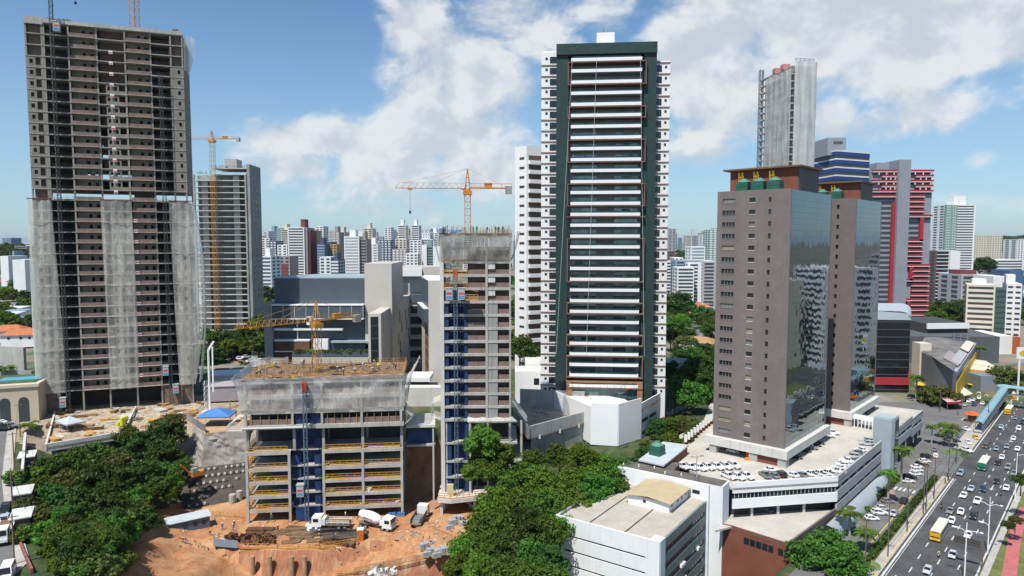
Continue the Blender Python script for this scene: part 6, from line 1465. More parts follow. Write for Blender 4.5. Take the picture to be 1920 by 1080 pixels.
(ax,ay),an,Wd = frame(a,b); T.location = (ax,ay,0); T.rotation_euler.z = an
sand = colmat('sand_render',(.50,.42,.31)); g = MB(); g.box(-6,Wd,0,16,8,22.5); g.build('wall',sand,T)
g = MB(); g.box(-6,Wd + .3,-.4,16.2,22.503,23.3); g.build('cornice',colmat('sand_cornice',(.56,.48,.37)),T)
for k in range(5):
 x = Wd - 3.4 - k * 4.3; g = MB(); n0 = 0; pts = [(x - 1.2,12.8),(x + 1.2,12.8)] + [(x + 1.2 * math.cos(t),18.6 + 1.2 * math.sin(t)) for t in [math.pi * i / 8 for i in range(9)]]
 m_ = len(pts); g.v += [(u,-.08,v) for u,v in pts] + [(u,-.003,v) for u,v in pts]; g.f.append(tuple(range(m_))); g.m.append(0)
 for i in range(m_): j = (i + 1) % m_; g.f.append((i,j,m_ + j,m_ + i)); g.m.append(0)
 g.build('arched_window',far_win,T)
g = MB(); g.box(-5,Wd - 1,2,15,23.31,23.5); g.build('roof_garden',mat('roof_grass',(.07,.11,.035),.95,.3,.5),T)
g = MB(); g.box(2,12,5,10,23.52,23.7); g.build('pool',mat('pool_water',(.06,.30,.42),.15,.1),T)
T = thing('retaining_wall','grey concrete retaining wall on the hill behind the arched clubhouse','wall'); wallseg(gr(-60,700,16),gr(46,706,16),8,26,1.0,'upper_wall',concrete,T); wallseg(gr(-60,720,16),gr(60,722,16),8,20.5,1.0,'lower_wall',concrete_d,T)
for (px,py,k) in ((20,632,0),(44,640,0),(8,625,1),(30,612,5),(12,605,5),(4,600,4),(36,596,5),(20,575,1),(10,560,4),(34,552,3)):
 p = gr(px,py,16); house(p.x,p.y,.2,k,z=14 if py > 590 else 10)
block(2060,2200,515,258,26,c_white,'bands','white ribbon-windowed tower across the avenue, seen in the mirror glass',3.1,True,0,'apartment_tower',duty=.45)
block(2000,2130,480,330,24,c_grey,'twin','grey tower across the avenue, seen in the mirror glass',3.1,True,0,'apartment_tower',duty=.5)
block(2240,2330,560,230,22,c_cream,'cols','cream tower across the avenue, seen in the mirror glass',3.1,True,0,'apartment_tower',duty=.5)
# vegetation
def leaf_mat(name,c1,c2,tr=.3):
 m,t,p,o = _new(name); t.n.remove(p)
 pos = t.new('ShaderNodeNewGeometry').outputs['Position']; oi = t.new('ShaderNodeObjectInfo').outputs['Random']
 c = t.mix(t.rng(t.noise(pos,.45,4,.6),.3,.7),c1,c2)
 c = t.mix(t.math('MULTIPLY',t.rng(t.noise(pos,3.0,2),.45,.7),.6),c,tuple(min(1,x * 1.7) for x in c2))
 hs = t.new('ShaderNodeHueSaturation'); t.put(hs.inputs['Hue'],t.rng(oi,0,1,.458,.53)); t.put(hs.inputs['Value'],t.rng(oi,0,1,.66,1.5)); t.put(hs.inputs['Color'],c)
 d = t.new('ShaderNodeBsdfDiffuse'); t.l.new(hs.outputs[0],d.inputs[0]); tl = t.new('ShaderNodeBsdfTranslucent'); t.l.new(hs.outputs[0],tl.inputs[0])
 s1 = t.new('ShaderNodeMixShader'); s1.inputs[0].default_value = tr; t.l.new(d.outputs[0],s1.inputs[1]); t.l.new(tl.outputs[0],s1.inputs[2])
 gl = t.new('ShaderNodeBsdfGlossy'); gl.inputs['Roughness'].default_value = .45; gl.inputs[0].default_value = (.5,.55,.45,1)
 s2 = t.new('ShaderNodeMixShader'); s2.inputs[0].default_value = .015; t.l.new(s1.outputs[0],s2.inputs[1]); t.l.new(gl.outputs[0],s2.inputs[2]); t.l.new(s2.outputs[0],o.inputs[0])
 MATS[name] = m; return m
L_mid = leaf_mat('leaf_mid_green',(.030,.075,.012),(.070,.135,.022))
L_brt = leaf_mat('leaf_bright_green',(.045,.105,.012),(.105,.19,.025),.36)
L_drk = leaf_mat('leaf_dark_green',(.018,.045,.011),(.042,.082,.018),.22)
L_olv = leaf_mat('leaf_olive_green',(.045,.062,.016),(.095,.105,.03))
bark = mat('bark',(.16,.125,.095),.95,.3,1.0,fine=.2)
def crown_mesh(name,seed,rx,rz,ncl,nlf,size,m,flat=0.0,cr=.30,lift=1.0):
 r = np.random.RandomState(seed); C = []
 while len(C) < ncl:
  p = r.uniform(-1,1,3); d = np.linalg.norm(p)
  if .45 < d < 1 and p[2] > -.65 + flat: C.append(p * (.75 + .25 * r.rand()))
 C = np.array(C); lob = 1 + .22 * np.sin(np.arctan2(C[:,1],C[:,0]) * r.randint(2,5) + r.rand() * 6) ; C[:,0] *= lob; C[:,1] *= lob
 cen = np.repeat(C * np.array([rx,rx,rz]),nlf,0); csz = np.repeat(r.uniform(.6,1.25,ncl),nlf)
 off = r.normal(0,1,(ncl * nlf,3)); off /= np.linalg.norm(off,axis=1)[:,None]; rad = r.uniform(.35,1,ncl * nlf) ** .5
 off2 = off * (rad * csz * cr * rx)[:,None]; off2[:,2] *= .62
 P = cen + off2
 N = off + r.normal(0,.55,off.shape) + np.array([0,0,.35]); N /= np.linalg.norm(N,axis=1)[:,None]
 A = np.cross(N,r.normal(0,1,N.shape)); A /= np.linalg.norm(A,axis=1)[:,None]; B = np.cross(N,A)
 s = size * r.uniform(.6,1.3,len(P)); A *= s[:,None]; B *= (s * .62)[:,None]
 V = np.stack([P - A,P - B * .9 + A * .1,P + A,P + B * .9 + A * .1],1).reshape(-1,3)
 Fc = np.arange(len(V)).reshape(-1,4)
 me = bpy.data.meshes.new(name); me.from_pydata(V.tolist(),[],Fc.tolist()); me.materials.append(m); me.update(); return me,C * np.array([rx,rx,rz])
def trunk_mesh(name,h,r,C,zc,nb=9):
 g = MB(); pts = [Vector((0,0,-1.5)),Vector((.1 * r,.1 * r,h * .35)),Vector((.25 * r,-.3 * r,h * .7))]
 g.tube(pts[0],pts[1],r * 1.25,r * .95,8); g.tube(pts[1],pts[2],r * .95,r * .7,8)
 for c in C[:nb]:
  e = Vector((c[0],c[1],c[2] + zc)); mid = pts[2].lerp(e,.5) + Vector((0,0,-.2)); g.tube(pts[1].lerp(pts[2],.7),mid,r * .45,r * .28,6); g.tube(mid,e,r * .28,r * .08,5)
 return g.mesh(name,bark)
KIND = {}
def tree_kind(key,seed,rx,rz,zc,h,r,ncl,nlf,size,m,flat=0.0,cr=.3):
 cm,C = crown_mesh(key + '_crown',seed,rx,rz,ncl,nlf,size,m,flat,cr); KIND[key] = (cm,trunk_mesh(key + '_trunk',h,r,C,zc),zc)
for i in range(4):
 tree_kind(f'mid{i}',10 + i,4.6,3.6,7.2,6,.32,72,74,.32,L_mid,.15)
 tree_kind(f'brt{i}',20 + i,4.6,3.8,7.2,6,.32,76,74,.32,L_brt,.12)
 tree_kind(f'drk{i}',30 + i,4.4,4.0,7.4,6,.32,70,72,.32,L_drk,.1)
tree_kind('olv0',41,4.6,2.6,7.6,7,.3,46,52,.38,L_olv,.35); tree_kind('olv1',42,4.6,3.0,7.2,6,.3,50,52,.38,L_olv,.3)
for i in range(3): tree_kind(f'far{i}',50 + i,5.0,3.8,5.4,4,.35,34,26,.85,(L_mid,L_drk,L_brt)[i],.1,.34)
for i in range(3): tree_kind(f'bush{i}',60 + i,2.0,1.3,1.1,.8,.1,22,42,.28,(L_mid,L_brt,L_olv)[i],.3,.36)
tree_kind('big',71,9.0,5.2,7.8,6,.6,150,80,.42,L_mid,.25,.2)
def tree(key,x,y,z=None,s=1.0,label='',group=None,name='tree',rz=None,sz=1.0):
 cm,tm,zc = KIND[key]; z = hz(x,y) if z is None else z
 t = thing(name,label,'tree' if name == 'tree' else name.replace('_',' '),(x,y,z),rnd.uniform(0,6.28) if rz is None else rz,group); t.scale = (s,s,s * sz)
 put('crown',cm,t,(0,0,zc)); put('trunk',tm,t); return t
def tpx(px,pyc,Y,key,s,label,group=None,sz=1.0):
 """tree whose crown centre shows at (px, pyc) when it stands at depth Y"""
 c = at(px,pyc,Y); zc = KIND[key][2]; return tree(key,c.x,Y,c.z - zc * s * sz,s,label,group,sz=sz)
# --- wood in the middle foreground (crown centres read off the photograph, depth by the slope)
MIDW = [(905,830,150,'brt0',1.0),(935,850,151,'brt1',.9),(920,880,149,'brt2',.85),(895,872,148,'brt3',.6),(885,885,147,'brt1',.55),(1003,862,152,'mid1',.7),(985,880,152,'brt1',.75),(960,905,147,'mid0',.95),(1010,905,146,'brt3',1.0),(1050,855,156,'mid2',.85),
  (1090,865,154,'brt0',1.0),(1125,880,152,'brt2',.95),(1160,880,153,'mid3',.8),(1185,872,157,'drk0',.6),(1070,905,145,'brt1',1.0),(1115,915,143,'mid1',.95),(1150,915,146,'mid0',.8),
  (930,945,139,'brt2',1.0),(975,950,138,'brt0',1.0),(1020,950,136,'mid3',1.0),(1060,945,138,'brt3',.95),(1090,945,140,'mid2',.8),(905,985,134,'mid2',.9),(945,990,131,'mid0',1.0),(990,990,129,'drk1',1.0),(1025,1000,127,'mid1',.95),(1050,985,130,'brt1',.7),
  (875,1030,128,'brt3',.8),(915,1030,125,'mid3',.95),(960,1035,122,'drk2',.95),(1000,1045,120,'mid2',.95),(1030,1050,119,'drk0',.8),(860,1068,122,'brt2',.7),(900,1072,118,'brt0',.85),(945,1080,115,'mid1',.95),(990,1085,113,'mid0',.9),(1030,1090,112,'mid3',.8)]
nmk = {'brt': 'bright green','mid': 'mid green','drk': 'dark green','olv': 'olive green'}
for (px,py,Y,k,s) in MIDW: tpx(px,py,Y,k,s * .98,f'{nmk[k[:3]]} leafy tree in the wood between the slim tower and white office block',f'{nmk[k[:3]]} trees of the middle wood')
for i in range(30): c = at(551 + i * 4.7,664,CY - 3.4); tree(f'bush{i % 3}',c.x,CY - 3.4,at(600,661,CY - 3.4).z - .3,.42 + .3 * (i * 7 % 5) / 5,'planted bush in the slate planter on the clinic terrace','bushes in the clinic planter','bush')
# --- wooded slope on the left
LEFTW = [(255,838,165,'drk1',1.0),(312,812,170,'drk2',1.1),(325,790,171,'olv0',.7),(240,815,167,'mid1',.7),(300,855,163,'drk3',1.0),(180,855,158,'mid2',1.05),(140,865,157,'mid0',.85),(215,870,155,'olv1',.9),(90,890,150,'drk0',1.0),(130,905,147,'olv0',1.0),
   (175,905,146,'drk1',1.1),(220,905,147,'drk2',1.0),(265,890,152,'drk0',.9),(310,890,156,'mid3',.8),(70,930,139,'mid1',1.05),(105,945,136,'drk3',1.0),(150,950,136,'drk1',1.1),(200,955,137,'drk2',1.0),(250,935,143,'mid2',.75),(55,970,131,'mid0',.95),(90,985,128,'drk0',1.0),
   (135,1000,126,'mid3',.95),(180,1000,128,'drk3',.95),(70,1015,123,'drk2',.9),(150,1035,120,'mid1',.8),(190,1025,124,'olv1',.7),(110,1045,118,'mid2',.8),(225,990,133,'drk0',.7),(260,965,139,'mid0',.8),(275,975,138,'drk1',.6),(285,915,150,'mid2',.7),(345,870,163,'mid1',.5),(130,1068,115,'drk0',.6),(170,1062,118,'mid2',.6),(200,1048,121,'brt1',.55),(215,1030,124,'mid1',.5),(60,900,147,'mid2',.8),(105,875,153,'mid3',.8),(330,905,156,'brt0',.5),(318,925,152,'brt2',.45)]
for (px,py,Y,k,s) in LEFTW: tpx(px,py,Y,k,s,f'{nmk[k[:3]]} tree on the wooded slope below the unfinished platform on the left',f'{nmk[k[:3]]} trees of the left slope')
rr = random.Random(15)
for i in range(70):
 if i < 40: x,y = rr.uniform(-105,-60),rr.uniform(112,165)
 else: x,y = rr.uniform(-8,26),rr.uniform(112,160)
 if pdist(np.array([x]),np.array([y]),P_dirt)[0] < 1.5 or (x > 8 and y < 152 and (iv @ Vector((x,y,0))).y > -1 and (iv @ Vector((x,y,0))).x > -1): continue
 k = rr.randrange(3); tree(f'bush{k}',x,y,None,rr.uniform(.6,1.5),f'low leafy bush under the trees of the {"left slope" if x < -30 else "middle wood"}',f'bushes of the {"left slope" if x < -30 else "middle wood"}','bush')
def hit(px,py):
 d = ray(px,py); t = 60.0
 while t < 400:
  p = Vector((d.x * t,d.y * t,H + d.z * t))
  if p.z <= hz(p.x,p.y): return p
  t += .8
 return p
for i in range(95):
 px,py = rr.uniform(42,250),rr.uniform(985,1085)
 if px > 250 - (py - 985) * .3 or px < 62 + (py - 985) * .5: continue
 p = hit(px,py); k = rr.randrange(3); tree(f'bush{k}',p.x,p.y,p.z - .2,rr.uniform(.7,1.9),'dense bush at the foot of the left wooded slope','bushes at the foot of the left slope','bush')
for i in range(20):
 py = rr.uniform(990,1080); px = rr.uniform(70 + (py - 985) * .6,225); p = hit(px,py); k = rr.choice(['mid0','mid1','drk0','drk2','mid3','olv1']); tree(k,p.x,p.y,p.z,rr.uniform(.4,.7),f'small {nmk[k[:3]]} tree at the foot of the left wooded slope',f'small {nmk[k[:3]]} trees at the slope foot')
# --- single trees around the towers
for (px,py,Y,k,s,lab) in [(1297,742,205,'mid1',1.25,'spreading pale green tree in front of the shaded houses, right of the green-piered tower'),(1330,690,225,'drk0',1.0,'dark tree against the left edge of the nearer granite tower'),(1322,715,218,'drk1',.9,'dark tree behind the spreading pale green tree'),
      (1270,570,420,'drk2',2.2,'big dark tree in the lane district above the old tiled house'),(1262,610,340,'mid0',1.4,'mid green tree left of the lane'),(1278,605,350,'brt0',1.2,'bright green tree left of the lane'),(1327,600,380,'mid2',1.3,'mid green tree right of the lane'),(1335,615,340,'mid3',1.2,'mid green tree touching the granite tower'),(1286,640,300,'olv1',1.0,'olive tree at the near end of the lane'),
      (412,642,285,'drk0',1.6,'dark tree behind the tallest unfinished tower, left in the group'),(440,650,290,'drk1',1.5,'dark tree between the two unfinished towers on the left'),(395,670,270,'drk2',1.4,'low dark tree at the foot of the tallest unfinished tower'),(478,655,300,'drk3',1.4,'dark tree beside the grey pier of the clinic'),(468,688,270,'olv1',.9,'yellow-green tree among the parked cars by the clinic'),
      (975,650,225,'mid0',1.1,'mid green tree between the slim unfinished tower and the white tower'),(998,662,222,'drk1',.8,'dark tree at the foot of the white tower'),
      (1741 + 20,742,255,'olv0',1.5,'wide olive tree in front of the grey shop hall'),(1748 - 8,742,260,'olv1',1.1,'smaller olive tree left of the wide one by the shop hall'),(1885,705,275,'olv1',1.5,'brownish tree beside the blue footbridge'),(1872,760,250,'olv0',.8,'thin tree under the blue footbridge'),
      (1768,585,430,'drk0',2.0,'dark tree right of the red and grey tower'),(1785,590,425,'drk1',1.9,'dark tree left of the cream office'),(1755,598,415,'mid0',1.6,'mid green tree at the foot of the red and grey tower'),(1800,580,440,'mid3',1.7,'mid green tree behind the cream office'),(1838,497,900,'drk2',3.0,'dark tree mass below the cream slabs'),(1855,497,905,'drk3',2.6,'second dark tree mass below the cream slabs'),
      (1915,900,148,'mid1',.42,'small green tree on the verge right of the avenue, farthest'),(1904,975,137,'olv1',.32,'thin olive tree on the verge beside the cycle path'),(1890,985,134,'mid0',.26,'small shrub-like tree beside the cycle path start')]:
 tpx(px,py,Y,k,s,lab)
for px,py,Y,k,s,lab in [(1215,838,172,'brt1',.5,'small bright tree left of the green cooling tank'),(1232,800,182,'drk1',.6,'small dark tree against the stone wall right of the white podium'),(1255,795,185,'mid0',.55,'small green tree behind the yellow-painted wall piece by the podium'),(1278,790,188,'olv0',.5,'low olive tree along the white railing fence'),(1205,850,168,'drk2',.5,'dark little tree under the white podium corner')]: tpx(px,py,Y,k,s,lab)
for i in range(34): p = gr(rr.uniform(1200,1300),rr.uniform(795,850),8); tree(f'bush{i % 3}',p.x,p.y,None,rr.uniform(.6,1.3),'low garden bush between the white podium and the roof car park','garden bushes by the podium','bush')
tpx(1556,1040,127,'big',.78,'large round dense tree beside the red-brown end wall of the podium')
for i in range(34):
 px,py = rr.uniform(1250,1345),rr.uniform(585,770); p = gr(px,py,9)
 if abs(px - 1313) < 9 and py < 665: continue
 k = rr.choice(['drk0','drk1','mid0','mid1','brt0','mid3','drk3','olv0']); tree(k,p.x,p.y,None,rr.uniform(.6,1.15),f'{nmk[k[:3]]} garden tree between the green-piered tower and the nearer granite tower',f'{nmk[k[:3]]} garden trees between the two near towers')
for i in range(170):
 q = i % 5
 if q == 0: px,py = rr.uniform(1248,1345),rr.uniform(468,600)
 elif q == 1: px,py = rr.uniform(1740,1930),rr.uniform(470,600)
 elif q == 2: px,py = rr.uniform(-10,60),rr.uniform(485,660)
 elif q == 3: px,py = rr.uniform(375,520),rr.uniform(520,690)
 else: px,py = rr.uniform(950,1020),rr.uniform(490,690)
 p = gr(px,py,10)
 if p.y < 270: continue
 k = rr.randrange(3); tree(f'far{k}',p.x,p.y,None,rr.uniform(.8,1.7),f'{("mid green", "dark green", "bright green")[k]} tree among the low houses',f'{("mid green", "dark green", "bright green")[k]} district trees')
def wood_mass(name,pts,size,m):
 r = np.random.RandomState(3); V = []; n = len(pts); P = np.array(pts)
 k = 26; off = r.normal(0,1,(n * k,3)); off /= np.linalg.norm(off,axis=1)[:,None]
 C = np.repeat(P,k,0) + off * np.array([size,size,size * .7]) * r.uniform(.5,1,(n * k,1)); N = off + r.normal(0,.5,off.shape); N /= np.linalg.norm(N,axis=1)[:,None]
 A = np.cross(N,r.normal(0,1,N.shape)); A /= np.linalg.norm(A,axis=1)[:,None]; B = np.cross(N,A); s = size * .30
 V = np.stack([C - A * s - B * s,C + A * s - B * s,C + A * s + B * s,C - A * s + B * s],1).reshape(-1,3)
 me = bpy.data.meshes.new(name); me.from_pydata(V.tolist(),[],np.arange(len(V)).reshape(-1,4).tolist()); me.materials.append(m); me.update()
 return tag(put(name,me),kind='stuff')
pts = []
while len(pts) < 420:
 px,Y = rr.uniform(1246,1342),rr.uniform(1150,1800); x = at(px,452,Y).x; pts.append((x,Y,hz(x,Y) + 2))
wood_mass('hill_forest',pts,8,L_drk)
pts = []
while len(pts) < 300:
 px,Y = rr.uniform(-30,60),rr.uniform(800,1500); x = at(px,452,Y).x; pts.append((x,Y,hz(x,Y) + 2))
wood_mass('hill_forest',pts,7,L_drk)
pts = []
while len(pts) < 420:
 px,Y = rr.uniform(1735,1935),rr.uniform(1500,3600); x = at(px,452,Y).x; pts.append((x,Y,hz(x,Y) + 2))
wood_mass('hill_forest',pts,10,L_drk)
hr = np.random.RandomState(9)
def hedge(u0,u1,v,h,wd,m,label,group):
 n = int((u1 - u0) * 110); P = np.stack([hr.uniform(u0,u1,n),v + hr.uniform(-wd,wd,n),hr.uniform(.1,h,n)],1); N = hr.normal(0,1,(n,3)) + np.array([0,0,.5]); N /= np.linalg.norm(N,axis=1)[:,None]
 A = np.cross(N,hr.normal(0,1,N.shape)); A /= np.linalg.norm(A,axis=1)[:,None]; B = np.cross(N,A); s = .17
 V = np.stack([P - A * s,P - B * s,P + A * s,P + B * s],1).reshape(-1,3); c,sn = math.cos(RA),math.sin(RA)
 o = RV((u0 + u1) / 2,v); W_ = np.stack([V[:,0] * c + V[:,1] * sn - o.x,V[:,0] * sn - V[:,1] * c - o.y,V[:,2]],1)
 me = bpy.data.meshes.new('hedge'); me.from_pydata(W_.tolist(),[],np.arange(len(W_)).reshape(-1,4).tolist()); me.materials.append(m); me.update()
 t = thing('hedge',label,'hedge',(o.x,o.y,.1),0,group); put('foliage',me,t)
 g = MB(); a,b,c_,d_ = RV(u0,v - wd * .55),RV(u1,v - wd * .55),RV(u1,v + wd * .55),RV(u0,v + wd * .55); g.prism([(q.x - o.x,q.y - o.y) for q in (d_,c_,b,a)],0,h * .8); g.build('stems',mat('hedge_stems',(.03,.05,.015),.95,.3,1),t)
for i,(a,b) in enumerate(((126,141),(142.5,158),(159.5,176),(177,190),(191,203))): hedge(a,b,-34.5,1.3,.6,L_mid,f'clipped green hedge beside the avenue, {("nearest", "second", "third", "fourth", "farthest")[i]} length','hedge lengths beside the avenue')
hedge(176,196,-42.0,1.8,.9,L_olv,'yellowish shrub bed along the parked cars below the lift tower',None)
for u,v,k,s in ((151,-42.2,1,.6),(154,-42.5,0,.7),(158,-42.6,1,.7),(163,-42.4,2,.6),(167,-42.2,0,.8),(147,-42,2,.5)): p = RV(u,v); tree(f'bush{k}',p.x,p.y,.05,s,'small rounded shrub in the bed below the curved canopy','shrubs below the canopy','bush')
def frond(g,a,L,up,rr_):
 d = Vector((math.cos(a),math.sin(a),0)); sd_ = Vector((-d.y,d.x,0)); pts = []
 for i in range(8): f = i / 7; pts.append(d * (L * (f * .95 - .1 * f * f)) + Vector((0,0,up * L * f - (.55 + up * .5) * L * f * f)))
 for i in range(7):
  p,q = pts[i],pts[i + 1]; g.bar(p,q,.05)
  for k in range(3):
   c = p.lerp(q,k / 3); w = (.95 * math.sin(math.pi * min(1,(i + k / 3) / 7.3 + .12)) + .1) * L * .26
   for sgn in (-1,1):
    t = c + sd_ * (sgn * w) + d * (w * .5) + Vector((0,0,-w * .35)); e = d * .10; g.quad(c - e,c + e,t + e * .5,t - e * .5)
def palm_meshes(seed):
 r = random.Random(seed); g = MB()
 for i in range(20): frond(g,i * 2.399 + r.uniform(-.2,.2),r.uniform(2.6,3.4),r.uniform(-.1,1.0),r)
 return g.mesh('palm_crown',leaf_mat(f'palm_leaf_{seed}',(.045,.085,.014),(.10,.17,.03),.3))
PM = [palm_meshes(1),palm_meshes(2)]
g = MB();
for i in range(6): g.tube((0,0,i * 1.25 - .3),(.03 * i,0,(i + 1) * 1.25),.26 - .02 * i,.24 - .02 * i,8)
PT = g.mesh('palm_trunk',mat('palm_bark',(.33,.30,.26),.9,.2,2))
def palm(px,py_top,Y,label,s=1.0,i=0,zb=None):
 c = at(px,py_top,Y); zb = 0 if zb is None else zb; h = (c.z - zb) / 7.5
 t = thing('palm_tree',label,'palm',(c.x,Y,zb),rnd.uniform(0,6));
 k = put('trunk',PT,t); k.scale = (s * 1.1,s * 1.1,h); k = put('crown',PM[i % 2],t,(.15,0,c.z - zb)); k.scale = (s,s,s); return t
for i,(px,py,Y,s,lab) in enumerate([(1594,960,140,1.15,'palm leaning over the curved canopy, nearest the podium corner'),(1627,998,133,.95,'palm standing beside the large round tree and the service road'),(1667,885,158,1.05,'palm right of the curved canopy below the lift tower'),(1692,842,171,1.1,'palm beside the lower corner of the lift tower'),
          (1779,808,203,1.15,'tall bright palm in the round bed at the street corner'),(1786,800,207,1.0,'second bright palm in the round bed at the street corner'),(1770,795,212,1.0,'darker palm behind the corner bed'),(1748,800,205,.8,'small palm at the far end of the podium'),(1719,706,262,1.3,'palm in front of the black glass block'),(1770,643,335,1.5,'palm left of the dark billboard'),(1805,634,338,1.6,'palm right behind the dark billboard'),(1797,632,342,1.5,'palm among the three behind the billboard, middle'),(1818,632,345,1.4,'palm among the three behind the billboard, right'),(1836,652,320,1.4,'palm in front of the long white hall'),
          (54,795,176,1.0,'dark palm by the street beside the arched clubhouse'),(8,690,215,1.3,'palm on the hill at the left edge')]):
 palm(px,py,Y,lab,s,i,12.5 if px < 100 else 0)
# vehicles
def wheel_mb(r,wd,side):
 g = MB(); g.tube((0,-wd / 2,0),(0,wd / 2,0),r,r,14,0); y = side * (wd / 2 + .006); g.tube((0,y - side * .01,0),(0,y,0),r * .62,r * .58,12,1); return g
def add_wheels(t,xs,y,r,wd=.22):
 for x in xs:
  for s in (-1,1): put('wheel',WM.setdefault((r,s),wheel_mb(r,wd,s).mesh('wheel',[black,steel_g])),t,(x,s * y,r))
WM = {}
SPEC = {  # length, half width, roof height, bonnet height, cabin (base front, top front, top rear, base rear)
 'sedan': (4.4,.86,1.46,.92,(.75,.15,-1.05,-1.65)),'hatchback': (3.9,.85,1.5,.95,(.85,.25,-1.35,-1.75)),'offroader': (4.5,.93,1.72,1.08,(.85,.35,-1.75,-2.1)),
 'pickup': (5.2,.92,1.76,1.08,(.95,.35,-.75,-.95)),'van': (4.8,.95,2.0,1.15,(1.75,1.1,-2.15,-2.3))}
def car_parts(kind):
 L,w,hr_,hb,(bf,tf,tr,br) = SPEC[kind]; x0,x1 = -L / 2,L / 2; B = MB()
 st = [(x0,.42,hb - .12,w * .86),(x0 + .12,.30,hb - .02,w * .95),(x0 + .6,.24,hb + .02,w),(br,.24,hb + .03,w),(bf,.24,hb,w),(x1 - .7,.24,hb - .12,w * .99),(x1 - .14,.30,hb - .24,w * .93),(x1,.42,hb - .36,w * .82)]
 if kind == 'pickup': st[1] = (x0 + .1,.34,hb,w * .98); st[0] = (x0,.4,hb - .05,w * .96)
 rows = [[(x,-ww * .9,zl),(x,-ww,zl + .14),(x,-ww,(zl + zh) / 2 + .1),(x,-ww * .93,zh),(x,0,zh + .03),(x,ww * .93,zh),(x,ww,(zl + zh) / 2 + .1),(x,ww,zl + .14),(x,ww * .9,zl)] for x,zl,zh,ww in st]
 B.grid(rows); B.f.append(tuple(range(8,-1,-1))); n = len(B.v); B.f.append(tuple(range(n - 9,n))); B.m += [0,0]
 wb,wt = w * .90,w * .76; zt = hr_ - .07
 B.prism([(tr,-wt),(tf,-wt),(tf,wt),(tr,wt)],zt,hr_)
 for (a,b,s) in ((bf,tf,1),(br,tr,-1)):
  for k in (-1,1): B.bar((a,k * wb,hb),(b,k * wt,zt),.11)
 for k in (-1,1): B.bar(((bf + br) / 2 - .1,k * wb,hb),((tf + tr) / 2 - .1,k * wt,zt),.1)
 out = [('body',B,carpaint,None)]
 if kind == 'pickup':
  b = MB(); b.box(x0 + .15,br - .12,-w * .78,w * .78,hb - .02,hb + .075); out.append(('load_bed',b,steel_k,None))
 q = lambda *p: MB().quad(*p)
 out.append(('windscreen',q((bf,-wb,hb),(bf,wb,hb),(tf,wt,zt),(tf,-wt,zt)),carglass,None)); out.append(('rear_window',q((br,wb,hb),(br,-wb,hb),(tr,-wt,zt),(tr,wt,zt)),carglass,None))
 for k in (-1,1): out.append(('side_window',q((br,k * wb,hb),(bf,k * wb,hb),(tf,k * wt,zt),(tr,k * wt,zt)),carglass,None))
 for k in (-1,1):
  b = MB(); b.box(x1 - .22,x1 - .05,k * w * .72 - .17,k * w * .72 + .17,hb - .38,hb - .22); out.append(('headlight',b,chrome,None))
  b = MB(); b.box(x0 - .015,x0 + .1,k * w * .74 - .12,k * w * .74 + .12,hb - .34,hb - .12); out.append(('tail_light',b,redlamp,None))
 b = MB(); b.box(x1 - .1,x1 + .012,-.5,.5,.42,.58); out.append(('grille',b,steel_k,None))
 return out,(x0 + .85,x1 - .85),w * .9,.33 if kind in ('sedan','hatchback') else .37
PROTO = {}; SIMPLE = {}
park = MB()
for kind in SPEC:
 out,xs,yw,r = car_parts(kind)
 PROTO[kind] = [(n,b.mesh('car_' + n,m,n == 'body' and False)) for n,b,m,_ in out],xs,yw,r
 J = MB(); order = [carpaint,carglass,black,redlamp,chrome,steel_k]
 for n,b,m,_ in out:
  c = MB().add(b); c.m = [order.index(m)] * len(c.f); J.add(c)
 for x in xs:
  for s in (-1,1): c = MB(); c.tube((x,s * yw - .11,r),(x,s * yw + .11,r),r,r,10,2); J.add(c)
 SIMPLE[kind] = J.mesh('car',order)
CC = {'white': (.78,.79,.80),'silver': (.46,.48,.50),'grey': (.20,.215,.23),'black': (.018,.019,.021),'navy': (.025,.04,.08),'blue-grey': (.22,.28,.34),'yellow': (.70,.40,.02),'maroon': (.14,.02,.035),'light blue': (.38,.47,.54),'brown': (.12,.08,.05)}
VS = .76
def car(kind,colour,p,rz,label,group,simple=False,z=None,name=None,vs=VS):
 name = name or {'sedan': 'car','hatchback': 'car','offroader': 'car','pickup': 'pickup_truck','van': 'van'}[kind]
 loc = (p[0],p[1],p[2] if z is None else z); col = (*CC[colour],1)
 if simple:
  o = put(name,SIMPLE[kind],None,loc,rz); o.color = col; o.scale = (vs,) * 3; return tag(o,label,{'pickup_truck': 'pickup'}.get(name,name),group)
 t = thing(name,label,{'pickup_truck': 'pickup'}.get(name,name),loc,rz,group); t.scale = (vs,) * 3; ms,xs,yw,r = PROTO[kind]
 for n,me in ms:
  o = put(n,me,t)
  if n == 'body': o.color = col
 add_wheels(t,xs,yw,r); return t
HEAD = RA + math.pi
Z4 = lambda X,Y: (1600 + X / 3.375,760 + Y / 3.375)
